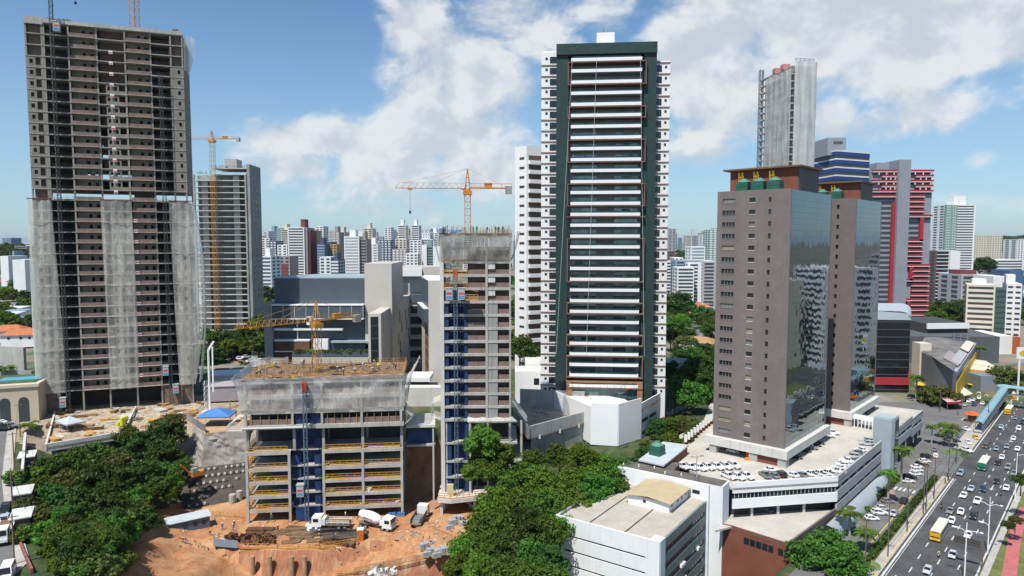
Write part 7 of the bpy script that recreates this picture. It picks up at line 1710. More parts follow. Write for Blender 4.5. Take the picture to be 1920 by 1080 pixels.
AV = [(678,440,'offroader','blue-grey','blue-grey car in the lane next to the kerb, level with the green bus'),(940,338,'sedan','white','white saloon right beside the green bus'),(914,374,'hatchback','black','black car just behind the white saloon beside the green bus'),(980,402,'offroader','grey','grey car in the right lane near the tall curved lamp'),
  (835,268,'hatchback','brown','dark car at the tip of the traffic island'),(905,282,'sedan','blue-grey','blue-grey saloon level with the island tip, left of two'),(972,270,'sedan','blue-grey','blue-grey saloon level with the island tip, right of two'),(1038,286,'hatchback','white','white hatchback in the right lane level with the island tip'),(1012,218,'sedan','white','white saloon in mid avenue behind the two blue-grey saloons'),
  (936,145,'sedan','light blue','silver-blue saloon ahead of the nearer far yellow bus'),(1045,156,'offroader','white','white car near the right edge with a motorcycle behind it'),(1028,88,'sedan','grey','dark grey saloon beside the nearer far yellow bus'),(1070,115,'offroader','navy','navy car cut by the right edge of the picture'),
  (906,490,'hatchback','black','black hatchback alone in the middle of the avenue right of centre'),(967,533,'sedan','white','white saloon in the right lane by the white road arrows'),(822,540,'offroader','navy','navy car beside the silver saloon in mid avenue'),(746,538,'sedan','light blue','silver-blue saloon between the navy car and the white hatchback'),(698,582,'hatchback','white','white hatchback in front of the silver-blue saloon'),
  (786,616,'pickup','white','white pickup in mid avenue below the navy car'),(614,680,'sedan','grey','grey saloon beside a white saloon behind the near yellow bus'),(680,684,'sedan','white','white saloon right of the grey saloon behind the near yellow bus'),(622,742,'hatchback','white','white car partly hidden by the back of the near yellow bus'),(760,712,'offroader','black','black car in mid avenue behind the overhead sign'),(727,832,'sedan','white','white saloon passing under the overhead sign'),
  (627,960,'hatchback','silver','silver hatchback in front of the overhead sign'),(470,1058,'hatchback','silver','silver hatchback at the bottom of the picture, nearest on the avenue'),(1018,440,'sedan','grey','grey saloon half hidden behind the tall curved lamp')]
for X_,Y_,k,c,lab in AV: p = gr(*Z4(X_,Y_),.07); car(k,c,p,HEAD + rnd.uniform(-.04,.04),lab,'cars driving on the avenue')
for X_,Y_,k,c,lab,rz in [(774,212,'hatchback','yellow','yellow taxi turning out of the side street',HEAD + .35),(728,242,'sedan','white','white saloon leaving the side street behind the yellow taxi',HEAD + .35),(715,292,'pickup','white','white pickup at the corner turning into the service road',HEAD + .9),(714,158,'sedan','white','white saloon waiting by the orange kiosk',HEAD + .7)]:
 p = gr(*Z4(X_,Y_),.06); car(k,c,p,rz,lab,None)
SR = [(218,616,'hatchback','grey','grey car parked between the palm and the zebra crossing',-.9),(188,662,'hatchback','silver','silver car parked behind the white one below the canopy',-.9),(165,690,'offroader','white','white car parked nose in beside the silver one',-.9),(118,726,'hatchback','white','white hatchback parked nearest in the service road',-.9),(256,697,'hatchback','silver','silver car moving alone along the service road',3.14),(320,615,'offroader','black','black car driving away past the zebra crossing',0)] + \
  [(345,488,'sedan','white','white car in the row below the yellowish shrubs, nearest',-.85),(358,465,'offroader','black','black car second in the row below the yellowish shrubs',-.85),(396,443,'sedan','white','white car third in the row below the yellowish shrubs',-.85),(403,419,'hatchback','white','white car fourth in the row below the yellowish shrubs',-.85),(404,398,'sedan','white','white car fifth in the row below the yellowish shrubs',-.85),(434,384,'offroader','black','black car sixth in the row below the yellowish shrubs',-.85),(452,362,'hatchback','white','white car seventh in the row below the yellowish shrubs',-.85),(466,333,'offroader','black','black car last in the row below the yellowish shrubs',-.85),(520,328,'hatchback','white','white car crossing the end of the service road',.2),(512,285,'sedan','grey','grey car at the far end of the service road',.1)]
for X_,Y_,k,c,lab,a in SR: p = gr(*Z4(X_,Y_),.06); car(k,c,p,RA + a,lab,None)
G10 = 10.02; rowlab = lambda i,n: ('first','second','third','fourth','fifth','sixth','seventh','eighth','ninth')[i]
for i,(X_,Y_) in enumerate([(330,425),(510,440),(700,455),(870,440),(1060,435),(1240,425),(1410,410)]):
 p = gr(1250 + X_ / 11.29,840 + Y_ / 11.3,G10); car('pickup','white',p,R(-62),f'white pickup, {rowlab(i, 7)} from the left in the row behind the mossy roof','white pickups in the roof car park row')
for i,(X_,Y_) in enumerate([(1310,640),(1500,650),(1690,640)]):
 p = gr(1250 + X_ / 11.29,840 + Y_ / 11.3,G10); car('pickup','white',p,R(-62),f'white pickup, {rowlab(i, 3)} of three nosed against the white front parapet',None)
RC = [(292,418,'sedan','white',4),(250,452,'pickup','grey',98),(308,455,'sedan','grey',98),(352,448,'offroader','black',98),(420,450,'sedan','white',120),(480,450,'sedan','grey',120),(538,446,'pickup','white',120),(590,444,'pickup','white',120),(645,440,'pickup','white',120),(704,426,'pickup','white',150),(716,404,'sedan','white',150),(742,386,'hatchback','white',155),(772,362,'pickup','white',158),(800,332,'offroader','silver',158),(832,310,'hatchback','grey',158),(858,292,'sedan','white',158),(895,252,'offroader','silver',160),(893,234,'offroader','silver',160),
  (448,335,'hatchback','black',-30),(500,292,'sedan','black',-30),(540,276,'offroader','grey',-30),(563,256,'sedan','black',-30),(590,243,'hatchback','navy',-30),(650,200,'offroader','white',-25),(682,184,'offroader','white',-25),(790,100,'sedan','white',-30),(820,80,'hatchback','grey',-30),(840,66,'sedan','white',-30),(864,50,'sedan','black',-30),(890,36,'hatchback','grey',-30),(910,24,'sedan','black',-30),(50,300,'sedan','white',-40)]
ORD = ('first','second','third','fourth','fifth','sixth'); seen_ = {}
def wh(i): return 'driving across the roof car park' if i == 0 else ('along the front parapet of the roof car park' if i < 9 else ('along the roadside parapet of the roof car park' if i < 18 else 'in the shade of the granite tower base' if i < 25 else 'beside the farther granite tower base'))
NM = {'sedan': 'saloon','hatchback': 'hatchback','offroader': 'tall car','pickup': 'pickup'}
keys = [f'{c} {NM[k]} {wh(i)}' for i,(_,_,k,c,_) in enumerate(RC)]
for i,(X_,Y_,k,c,a) in enumerate(RC):
 p = gr(1360 + X_ / 3.375,760 + Y_ / 3.375,G10); q = keys[i]; seen_[q] = seen_.get(q,0) + 1
 car(k,c,p,R(a),q if keys.count(q) == 1 else f'{ORD[seen_[q] - 1]} {q}',None)
for X_,Y_,k,c,a,lab in [(285,650,'pickup','white',-15,'white pickup parked on the lower deck beside a navy car'),(252,672,'sedan','navy',-15,'navy saloon parked on the lower deck in front of the white pickup'),(650,618,'hatchback','silver',5,'silver car half under the white band on the lower deck')]:
 p = gr(1360 + X_ / 3.375,760 + Y_ / 3.375,3.22); car(k,c,p,R(a),lab,None)
FARC = [(285,765,'w'),(235,730,'w'),(210,600,'w'),(90,765,'g'),(390,768,'w'),(380,708,'b'),(350,688,'b'),(300,688,'w'),(440,748,'w'),(460,798,'w'),(490,812,'w'),(420,700,'b'),(760,755,'w'),(765,835,'s'),(745,728,'b'),(855,775,'w'),(905,795,'m'),(865,830,'n'),(968,815,'w'),(925,750,'w'),(920,710,'w'),(1010,735,'w'),(985,725,'b'),(1005,660,'g'),(1045,640,'w'),(905,610,'w'),(950,570,'b'),(990,540,'w'),(1000,518,'w'),(330,668,'b'),(405,735,'w'),(250,660,'w'),(800,790,'w'),(940,600,'g'),(270,690,'w'),(365,728,'b'),(345,748,'w'),(395,690,'b'),(425,722,'w')]
for i,(X_,Y_,c) in enumerate(FARC):
 c = {'w': 'white','g': 'grey','b': 'black','s': 'light blue','m': 'maroon','n': 'navy'}[c]; p = gr(1690 + X_ / 6.352,630 + Y_ / 6.352,.06)
 car(('sedan','hatchback','offroader')[i % 3],c,p,RA + (1.2 if X_ < 500 else 0) + (3.14 if X_ > 700 else 0) + rnd.uniform(-.1,.1),f'small {c} car queuing or parked in the side street by the shop hall',f'{c} cars in the far side street',True)
for (px,py,c) in ((462,672,'white'),(472,680,'white'),(448,675,'white'),(482,662,'silver'),(466,655,'light blue'),(1306,632,'white'),(1314,615,'silver'),(1310,622,'grey'),(1316,626,'maroon'),(1,798,'white'),(12,800,'white'),(20,803,'grey'),(5,806,'black')):
 zz = 14 if px < 700 else 8.3
 if px < 40: zz = 12.7
 p = gr(px,py,zz); car('sedan',c,p,rnd.uniform(0,3),f'small {c} car parked ' + ('beyond the clinic pier' if 100 < px < 700 else 'in the treed lane' if px > 700 else 'by the arched clubhouse'),f'{c} cars ' + ('beyond the clinic' if 100 < px < 700 else 'in the lane' if px > 700 else 'by the clubhouse'),True,z=hz(p.x,p.y) + .3 if px > 700 else zz + .1,vs=1)
for px,py,k,c,lab in ((10,966,'offroader','black','black car parked at the kerb of the left street'),(8,984,'hatchback','silver','silver car parked behind the black one on the left street'),(13,1075,'van','white','white van at the bottom left corner on the street')):
 p = gr(px,py,10.0); car(k,c,(p.x,p.y,float(street_z(0,p.y)) + .08),R(-63),lab,None,vs=1)
def bus(p,rz,main,label,L=12.0):
 t = thing('bus',label,'bus',tuple(p),rz); t.scale = (VS,) * 3; w,h = 1.27,3.05; x0,x1 = -L / 2,L / 2
 g = MB(); rows = []
 for x,sx,zb in ((x0,.94,.5),(x0 + .15,1,.35),(x1 - .35,1,.35),(x1 - .08,.98,.38),(x1,.93,.5)):
  rows.append([(x,-w * sx,zb),(x,-w * sx,2.75),(x,-w * sx * .93,h - .06),(x,0,h),(x,w * sx * .93,h - .06),(x,w * sx,2.75),(x,w * sx,zb)])
 g.grid(rows); n = len(g.v); k = 7; g.f += [tuple(range(k - 1,-1,-1)),tuple(range(n - k,n))]; g.m += [0,0]
 cream = mat('bus_cream',(.66,.63,.54),.5,.06,.5)
 for i,f in enumerate(g.f):
  zc = sum(g.v[j][2] for j in f) / len(f); xc = sum(g.v[j][0] for j in f) / len(f)
  g.m[i] = 1 if zc > 2.7 else (0 if xc > x1 - .4 or xc < x0 + .2 else 2)
 g.build('body',[main,cream,mat('bus_side',(.42,.42,.40),.5,.1)],t)
 for s in (-1,1):
  g = MB()
  for q in range(8): xa = x0 + .7 + q * (L - 1.8) / 8; g.box(xa,xa + (L - 1.8) / 8 - .12,s * 1.275 - .015,s * 1.275 + .015,1.45,2.55)
  g.build('side_windows',carglass,t)
 g = MB(); g.quad((x1 + .02,-1.08,1.25),(x1 + .02,1.08,1.25),(x1 - .06,1.06,2.55),(x1 - .06,-1.06,2.55)); g.build('windscreen',carglass,t)
 g = MB(); g.box(x1 - .02,x1 + .03,-.8,.8,2.62,2.86); g.build('destination_board',steel_k,t)
 g = MB(); g.box(x0 - .02,x0 + .02,-1,1,1.5,2.5); g.build('rear_window',carglass,t)
 for s in (-1,1):
  g = MB(); g.box(x1 - .03,x1 + .03,s * .9 - .2,s * .9 + .2,.75,.95); g.build('headlight',chrome,t)
  g = MB(); g.bar((x1 - .2,s * 1.27,2.3),(x1 + .25,s * 1.5,2.1),.06); g.box(x1 + .15,x1 + .3,s * 1.5 - .1,s * 1.5 + .1,1.7,2.1); g.build('mirror',steel_k,t)
 for q in (-3,1.8): g = MB(); g.box(q,q + .9,-.4,.4,h - .02,h + .12); g.build('roof_hatch',cream,t)
 add_wheels(t,(x0 + 3.0,x1 - 2.6),1.12,.5,.28); return t
busy = mat('bus_yellow',(.66,.36,.02),.4,.08,.5); busg = mat('bus_green',(.02,.20,.10),.4,.1,.5)
bus(gr(*Z4(543,822),.07),HEAD,busy,'yellow city bus with a cream roof, nearest on the avenue'); bus(gr(*Z4(826,392),.07),HEAD,busg,'green city bus with a white roof in mid avenue',11.5)
bus(gr(*Z4(984,48),.07),HEAD,busy,'yellow city bus passing the footbridge ramp, the nearer of two far buses',11); p = gr(1902,748,.07); bus(p,HEAD,busy,'yellow city bus directly under the blue footbridge, the farther of two far buses',11)
def lorry(p,rz,label,kind):
 t = thing('lorry',label,'truck',tuple(p),rz)
 g = MB(); g.box(-4.2,3.6,-.45,.45,.75,1.05); g.build('chassis',mat('dusty_steel',(.20,.17,.14),.8,.25,2),t)
 g = MB(); g.prism([(2.0,-1.2),(4.1,-1.2),(4.1,1.2),(2.0,1.2)],[.7] * 4,[2.95,2.8,2.8,2.95]); g.box(4.1,4.25,-1.2,1.2,.6,1.2); g.build('cab',white,t)
 g = MB(); g.box(4.1,4.13,-1.05,1.05,1.75,2.65); g.build('windscreen',carglass,t)
 for s in (-1,1): g = MB(); g.box(2.6,3.8,s * 1.2 - .015,s * 1.2 + .015,1.75,2.5); g.build('side_window',carglass,t); g = MB(); g.box(4.2,4.28,s * .9 - .18,s * .9 + .18,.75,1.0); g.build('headlight',chrome,t)
 for x in ((-3.2,-1.9,3.2) if kind != 'mixer' else (-3.3,-2.1,2.0,3.3)): add_wheels(t,(x,),1.02,.52,.34)
 if kind == 'mixer':
  g = MB(); g.lathe([(.35,-3.1),(.75,-2.9),(1.15,-1.2),(1.22,0),(1.1,1.3),(.8,2.2),(.3,2.45)],(0,0,0),18); g.xf(Matrix.Translation((-1.2,0,2.35)) @ Matrix.Rotation(R(12),4,'Y') @ Matrix.Rotation(R(90),4,'Y')); g.build('drum',white_clean,t,smooth=True)
  for s in (-1,1):
   for q in range(7): g = MB(); x = -2.6 + q * .33; g.box(x,x + .2,s * 1.235 - .02,s * 1.235 + .02,2.5 - q * .07,2.78 - q * .07); g.build('drum_lettering',far_win if q < 5 else red_sign,t)
  g = MB(); g.bar((-4.1,0,2.6),(-4.9,0,1.3),.5,.1); g.bar((-3.9,0,3.2),(-4.3,0,2.7),.9,.12); g.build('chute',MATS['dusty_steel'],t)
  g = MB(); g.box(1.2,1.85,-.8,.8,1.06,2.0); g.build('water_tank',white,t)
 elif kind == 'flat':
  g = MB(); g.box(-4.3,1.0,-1.2,1.2,1.06,1.3); g.build('load_bed',MATS['dusty_steel'],t)
  for s in (-1,1): g = MB(); [g.bar((x,s * 1.17,1.3),(x,s * 1.17,2.1),.07) for x in (-4.2,-2.9,-1.6,-.3,.9)]; g.bar((-4.2,s * 1.17,2.1),(.9,s * 1.17,2.1),.08); g.bar((-4.2,s * 1.17,1.7),(.9,s * 1.17,1.7),.2,.06); g.build('side_rack',white,t)
  for x in (1.2,1.65): g = MB(); g.box(x,x + .35,-1.1,1.1,1.06,2.5); g.build('boom_pillar',white,t)
  g = MB(); g.box(-4.0,.6,-1.0,1.0,1.303,1.75); g.build('timber_load',wood_d,t)
 else:
  g = MB(); g.box(-4.3,1.6,-1.2,1.2,1.06,1.2); g.box(-4.3,1.6,-1.25,-1.15,1.2,2.3); g.box(-4.3,1.6,1.15,1.25,1.2,2.3); g.build('tipper_body',MATS['dusty_steel'],t)
  for k in range(5): g = MB(); g.box(-4 + k * .6,-3.6 + k * .6,-.8,.8,1.2,1.9 + .2 * (k % 2)); g.build('pump_unit',steel_g,t)
 return t
lorry(gr(706,990,S),R(-18),'white concrete mixer lorry in front of the low unfinished block','mixer'); lorry(gr(622,990,S),R(178),'white flatbed lorry with a timber load, left of the concrete mixer','flat'); lorry(gr(788,978,S),R(84),'dusty white pump lorry backed in between the low block and the slim tower','tipper')
p = gr(8,1008,9.9); t = lorry((p.x,p.y,float(street_z(0,p.y)) + .08),R(-63),'grey lorry on the left street behind the parked cars','flat')
# motorcycles and people ---------------------------------------------------------------
skin = mat('skin',(.30,.17,.11),.7,.1,2,fine=0)
def body_mesh(name,pose,mats,zs):
 J = {'pelvis': (0,0,.95,.13),'chest': (0,.02,1.32,.15),'neck': (0,.02,1.50,.06),'head': (0,.0,1.62,.095),'top': (0,0,1.72,.07)}
 for s,k in ((-1,'l'),(1,'r')): J.update({k + 'hip': (s * .10,0,.90,.10),k + 'knee': (s * .11,-.02,.49,.065),k + 'ank': (s * .11,.02,.09,.045),k + 'toe': (s * .12,-.15,.04,.04),k + 'sho': (s * .19,.02,1.42,.065),k + 'elb': (s * .25,.03,1.14,.045),k + 'wri': (s * .26,-.08,.92,.032),k + 'han': (s * .26,-.14,.85,.03)})
 for a,b in pose.items(): J[a] = (*b,J[a][3])
 E = [('pelvis','chest'),('chest','neck'),('neck','head'),('head','top')] + [e for k in 'lr' for e in (('pelvis',k + 'hip'),(k + 'hip',k + 'knee'),(k + 'knee',k + 'ank'),(k + 'ank',k + 'toe'),('chest',k + 'sho'),(k + 'sho',k + 'elb'),(k + 'elb',k + 'wri'),(k + 'wri',k + 'han'))]
 ks = list(J); me = bpy.data.meshes.new('tmp'); me.from_pydata([J[k][:3] for k in ks],[(ks.index(a),ks.index(b)) for a,b in E],[]); o = bpy.data.objects.new('tmp',me); COL.objects.link(o)
 o.modifiers.new('s','SKIN'); sv = me.skin_vertices[0].data
 for i,k in enumerate(ks): sv[i].radius = (J[k][3],J[k][3]); sv[i].use_root = k == 'pelvis'
 o.modifiers.new('u','SUBSURF').levels = 1; dg = bpy.context.evaluated_depsgraph_get(); r = bpy.data.meshes.new_from_object(o.evaluated_get(dg)); r.name = name; bpy.data.objects.remove(o)
 r.materials.clear(); [r.materials.append(m) for m in mats]
 hx = Vector(J['head'][:3]);
 for f in r.polygons:
  c = f.center; f.material_index = 0 if (c - hx).length < .17 or min((c - Vector(J[k][:3])).length for k in ('lhan','rhan')) < .10 else (2 if min((c - Vector(J[k][:3])).length for k in ('lknee','rknee','lank','rank','ltoe','rtoe','lhip','rhip')) < .21 else 1); f.use_smooth = True
 return r,hx
POSE = {'stand': {},'bend': {'chest': (0,-.28,1.16),'neck': (0,-.42,1.24),'head': (0,-.52,1.30),'top': (0,-.60,1.36),'lsho': (-.19,-.34,1.22),'rsho': (.19,-.34,1.22),'lelb': (-.22,-.40,.93),'relb': (.22,-.40,.93),'lwri': (-.18,-.48,.70),'rwri': (.18,-.48,.70),'lhan': (-.16,-.52,.62),'rhan': (.16,-.52,.62)},
  'walk': {'lknee': (-.11,-.20,.52),'lank': (-.11,-.24,.10),'ltoe': (-.11,-.40,.05),'rknee': (.11,.06,.49),'rank': (.11,.30,.16),'rtoe': (.11,.18,.05),'lwri': (-.26,.12,.95),'lhan': (-.26,.14,.88),'rwri': (.27,-.2,.98),'rhan': (.27,-.26,.93)},
  'ride': {'pelvis': (0,.15,.82),'lhip': (-.13,.13,.80),'rhip': (.13,.13,.80),'lknee': (-.24,-.25,.70),'rknee': (.24,-.25,.70),'lank': (-.2,-.05,.32),'rank': (.2,-.05,.32),'ltoe': (-.2,-.2,.28),'rtoe': (.2,-.2,.28),'chest': (0,.05,1.18),'neck': (0,0,1.36),'head': (0,-.04,1.48),'top': (0,-.06,1.58),'lsho': (-.2,.02,1.28),'rsho': (.2,.02,1.28),'lelb': (-.33,-.18,1.08),'relb': (.33,-.18,1.08),'lwri': (-.33,-.42,1.02),'rwri': (.33,-.42,1.02),'lhan': (-.32,-.5,1.0),'rhan': (.32,-.5,1.0)}}
cl = {n: mat('cloth_' + n.replace(' ','_'),c,.9,.1,2,fine=0) for n,c in {'green': (.06,.16,.10),'grey': (.20,.22,.24),'blue': (.06,.12,.28),'yellow': (.60,.55,.05),'dark': (.03,.03,.035),'red': (.30,.04,.03),'white': (.62,.62,.60)}.items()}
BODY = {(p,s): body_mesh('person',POSE[p],[skin,cl[s],cl['dark'] if s in ('red','dark','yellow') else cl[s]],0) for p,s in (('stand','green'),('bend','green'),('walk','grey'),('stand','yellow'),('walk','red'),('bend','blue'),('ride','dark'),('ride','yellow'),('stand','blue'),('walk','white'))}
hat = MB(); hat.lathe([(.17,-.02),(.135,.0),(.125,.07),(.07,.125),(.01,.135)],(0,0,0),12); HATM = {n: hat.mesh('hard_hat',m) for n,m in (('yellow',yellow),('white',white_clean),('dark',black))}
def person(p,rz,pose,shirt,label,group=None,hatc='yellow'):
 me,hx = BODY[(pose,shirt)]; o = put('person',me,None,tuple(p),rz); tag(o,label,'person',group)
 if hatc: put('helmet' if pose == 'ride' else 'hard_hat',HATM[hatc],o,(hx.x,hx.y,hx.z + .03))
 return o
def motorcycle(p,rz,shirt,lab,hatc):
 t = thing('motorcycle','small dark motorcycle ' + lab,'motorcycle',tuple(p),rz); t.scale = (VS,) * 3
 for x in (-.62,.62): g = MB(); g.tube((x,-.06,.3),(x,.06,.3),.3,.3,14); g.build('wheel',black,t)
 g = MB(); g.bar((-.6,0,.35),(.1,0,.45),.22,.3); g.bar((.1,0,.45),(.5,0,.85),.2,.26); g.bar((.62,0,.3),(.42,0,1.0),.1); g.box(-.1,.35,-.13,.13,.6,.82); g.build('frame',mat('bike_red',(.20,.03,.03),.4,.1),t)
 g = MB(); g.bar((.42,-.36,1.0),(.42,.36,1.0),.05); g.build('handlebar',steel_k,t); g = MB(); g.box(-.65,-.05,-.14,.14,.68,.78); g.build('seat',black,t)
 g = MB(); g.box(.52,.64,-.1,.1,.78,.96); g.build('headlight',chrome,t)
 person(p,rz + math.pi / 2,'ride',shirt,f'rider in a {shirt} top on the motorcycle {lab}',None,hatc).scale = (VS,) * 3
for X_,Y_,s,lab,hc in ((540,962,'yellow','in front of the near yellow bus','white'),(557,652,'dark','near the kerb line of the avenue','dark'),(933,572,'dark','beside the white road arrows','dark'),(867,240,'dark','beyond the traffic island tip','dark'),(1033,128,'dark','ahead of the rightmost white car','dark')):
 motorcycle(gr(*Z4(X_,Y_),.07),HEAD,s,lab,hc)
# the building site
LAi = lambda x,y,z=0: LA @ Vector((x,y,z))
T = thing('site_platform','raised concrete platform strewn with timber in front of the tallest unfinished tower','platform')
q0,q1,q2 = gr(84,836,13.6),gr(233,812,13.6),gr(345,793,13.6); b0,b1 = gr(104,768,13),LAi(WA + 2,1,13)
g = MB(); g.prism([(q0.x,q0.y),(q1.x,q1.y),(q2.x,q2.y),(b1.x,b1.y + 3),(b0.x,b0.y + 3)],12.5,13.1); g.build('deck',mat('timber_strewn_slab',(.40,.31,.21),.95,.35,.5,col2=(.48,.40,.30),fine=.3),T)
wallseg(q0,q1,12.1,14.0,.5,'front_beam',concrete_l,T); wallseg(q1,q2,12.1,13.4,.5,'front_beam',concrete,T); wallseg(b0,q0,12.4,13.9,.4,'side_beam',concrete_l,T)
for f in (.02,.2,.38,.56,.74,.92):
 q = q0.lerp(q2,f); g = MB(); g.box(q.x,q.x + .8,q.y + 1.2,q.y + 2,0,12.49); g.build('column',concrete_d,T)
wallseg(q0 + Vector((2,6,0)),q2 + Vector((0,7,0)),2,12.4,.3,'under_wall',slab_dark,T)
qi = q1.lerp(Vector((b0.x + 22,b0.y + 4,13)),.85); wallseg(q1,qi,12.96,14.2,.3,'divider_wall',concrete_l,T)
rr = random.Random(21)
def inplat():
 f,h = rr.random(),rr.random(); a = q0.lerp(q2,f); b = b0.lerp(b1,f); return a.lerp(b,.06 + .9 * h)
def timber(p,rz,L,n,m,label,group,h=None):
 g = MB()
 for i in range(n):
  for j in range(h or 1): g.box(-L / 2 + rr.uniform(-.2,.2),L / 2 + rr.uniform(-.2,.2),i * .26,i * .26 + .2,j * .16,j * .16 + .13)
 return tag(g.build('timber_stack',m,None,tuple(p),rz),label,'timber',group)
for i in range(70):
 p = inplat(); k = rr.random(); timber((p.x,p.y,13.11 + .004 * i % .1),rr.choice([ang,.35,1.9,rr.uniform(0,3)]),rr.uniform(1.2,4.5),rr.randint(2,9),rr.choice([wood,wood,wood_d,mat('fresh_ply',(.55,.33,.10),.8,.2,1),rust,concrete_l]),'pile of formwork boards on the raised platform before the tallest tower','board piles on the raised platform',rr.randint(1,5))
def canopy(p,wx,wy,h,m,label,rz=0,name='tent'):
 t = thing(name,label,'canopy',tuple(p),rz); g = MB(); c = [(-wx,-wy,h),(wx,-wy,h),(wx,wy,h),(-wx,wy,h)]; a = (0,0,h + min(wx,wy) * .55)
 for i in range(4): g.tri(c[i],c[(i + 1) % 4],a); u,v = c[i],c[(i + 1) % 4]; g.quad((u[0],u[1],u[2] - .35),(v[0],v[1],v[2] - .35),v,u)
 g.build('roof',m,t)
 for u in c: g = MB(); g.bar((u[0] * .97,u[1] * .97,0),(u[0] * .97,u[1] * .97,h),.1); g.build('post',steel_g,t)
canopy(gr(408,796,13.0),4.2,3.2,2.9,bluetarp,'blue pyramid tent on the earth platform above the sprayed concrete wall',.1)
g = MB(); canopy(gr(132,806,13),3.6,2.2,2.4,mat('grey_tarp',(.42,.45,.48),.6,.1),'grey sheet canopy over the carpenters\' bench on the raised platform',ang,'tarpaulin')
g = MB(); p = gr(221,800,13)
for i,c in enumerate(((0,0),(1.0,.1),(0,1.0),(1.0,1.1),(.1,2.0),(1.1,2.1))):
 t = thing('barrel_stack','yellow barrel stacked on the raised platform beside the divider wall','barrel',(p.x + c[0],p.y + c[1],12.96),0,'yellow barrels on the platform'); q = MB(); q.lathe([(.42,0),(.45,.1),(.45,1.1),(.42,1.25)],(0,0,0),12); q.build('barrel',mat('lime_yellow',(.60,.58,.06),.5,.1),t)
 if i % 2: q = MB(); q.lathe([(.42,1.26),(.45,1.35),(.45,2.3),(.42,2.4)],(0,0,0),12); q.build('barrel',MATS['lime_yellow'],t)
T = thing('retaining_wall','grey sprayed concrete bank above a dark anchored wall of square plates','wall')
t0,t1,t2 = gr(345,785,13.1),gr(385,813,13.1),gr(462,803,13.1); m0,m1,m2 = gr(338,866,5.0),gr(378,876,5.2),gr(462,866,5.2); d0,d1,d2 = gr(332,905,1.5),gr(345,958,-2.0),gr(462,938,-2.0)
shot = mat('sprayed_concrete',(.31,.29,.265),.95,.25,.35,streak=.6,bump=.6,bs=1.5); dk = mat('anchored_wall',(.085,.075,.065),.95,.3,.5,fine=.2)
def patch(nm,a,b,c,d,m,n=10,amp=.25):
 g = MB(); P = []
 for i in range(n + 1): P.append([a.lerp(b,j / n).lerp(d.lerp(c,j / n),i / n) + Vector((rr.uniform(-amp,amp),rr.uniform(-amp,amp),0)) * (0 < i < n and 0 < j < n) for j in range(n + 1)])
 g.grid(P); return g.build(nm,m,T)
patch('sprayed_bank',t1,t2,m2,m1,shot); patch('sprayed_bank',t0,t1,m1,m0,shot); patch('anchored_face',m1,m2,d2,d1,dk,10,.1); patch('anchored_face',m0,m1,d1,d0,dk,8,.2)
g = MB(); g.prism([(t0.x,t0.y),(t1.x,t1.y),(t2.x,t2.y),(t2.x + 2,186),(t0.x - 2,190)],12.3,13.05); g.build('platform_cap',mat('sandy_earth',(.46,.31,.18),.95,.2,.5,fine=.2),T)
nrm = (m2 - m1).cross(d1 - m1).normalized(); nrm = nrm if nrm.y < 0 else -nrm
for i in range(8):
 for j in range(6):
  u,v = (i + .5) / 8,(j + .5) / 6
  if v > .35 + .9 * (1 - u) or rr.random() < .06: continue
  p = m1.lerp(m2,u).lerp(d1.lerp(d2,u),v) + nrm * .12; g = MB(); g.box(-.62,.62,-.1,.1,-.55,.55,0); g.box(-.27,.27,-.35,-.101,-.1,.4,1); g.build('anchor_plate',[mat('plate_concrete',(.15,.135,.12),.95,.3,1),concrete_l],T,tuple(p))
T = thing('corrugated_fence','grey corrugated fence along the edge of the tent platform','fence'); a,b = gr(350,788,13.1),gr(386,812,13.1)
g = MB(); n = 40; P = [[a.lerp(b,i / n) + Vector((.12 * (i % 2),0,z)) for i in range(n + 1)] for z in (0,2.0)]; g.grid(P); g.build('panel',steel_g,T)
T = thing('scaffold_frame','orange timber scaffold frame beside the tent platform','scaffold'); p = gr(432,786,13); g = MB()
for x in (0,1.5,3): g.bar((x,0,0),(x,0,5.5),.16)
for z in (2,4,5.4): g.bar((-.3,0,z),(3.3,0,z),.2)
g.bar((0,0,2),(3,0,4),.12); o = g.build('frame',wood,T,tuple(p))
T = thing('placing_boom','white concrete placing boom standing folded upright near the tallest tower','boom'); p = gr(394,770,13.5)
g = MB(); g.tube((p.x,p.y,13),(p.x,p.y,31),.35,.3,8); g.build('mast',white_clean,T); g = MB(); g.bar((p.x,p.y,31),(p.x + 1.6,p.y,33.5),.5); g.bar((p.x + 1.3,p.y - .2,32),(p.x + 1.2,p.y - .2,19),.35); g.build('boom_arm',white_clean,T); g = MB(); g.box(p.x - 1.8,p.x + 1.8,p.y - 1.8,p.y + 1.8,12.8,13.6); g.build('base',white,T); g = MB(); lattice(g,(p.x - 1.2,p.y + .5,13),(p.x - 1.2,p.y + .5,22),1,1.5,.05); g.build('ladder',steel_g,T)
def cabin(px,py,z,rz,wx,wy,h,mw,mr,label,door=True):
 p = gr(px,py,z); t = thing('site_cabin',label,'cabin',(p.x,p.y,z),rz); g = MB(); g.box(-wx,wx,-wy,wy,0,h); g.build('wall',mw,t)
 g = MB(); g.prism([(-wx - .3,-wy - .3),(wx + .3,-wy - .3),(wx + .3,wy + .3),(-wx - .3,wy + .3)],[h + .003] * 4,[h + .15,h + .15,h + .5,h + .5]); g.build('roof',mr,t)
 if door:
  g = MB(); g.box(-wx * .3,-wx * .3 + .9,-wy - .05,-wy - .003,.05,2.05); g.build('door',far_win,t)
  for x in (.2,.6): g = MB(); g.box(wx * x,wx * x + .8,-wy - .05,-wy - .003,1.1,1.9); g.build('window',carglass,t)
 return t
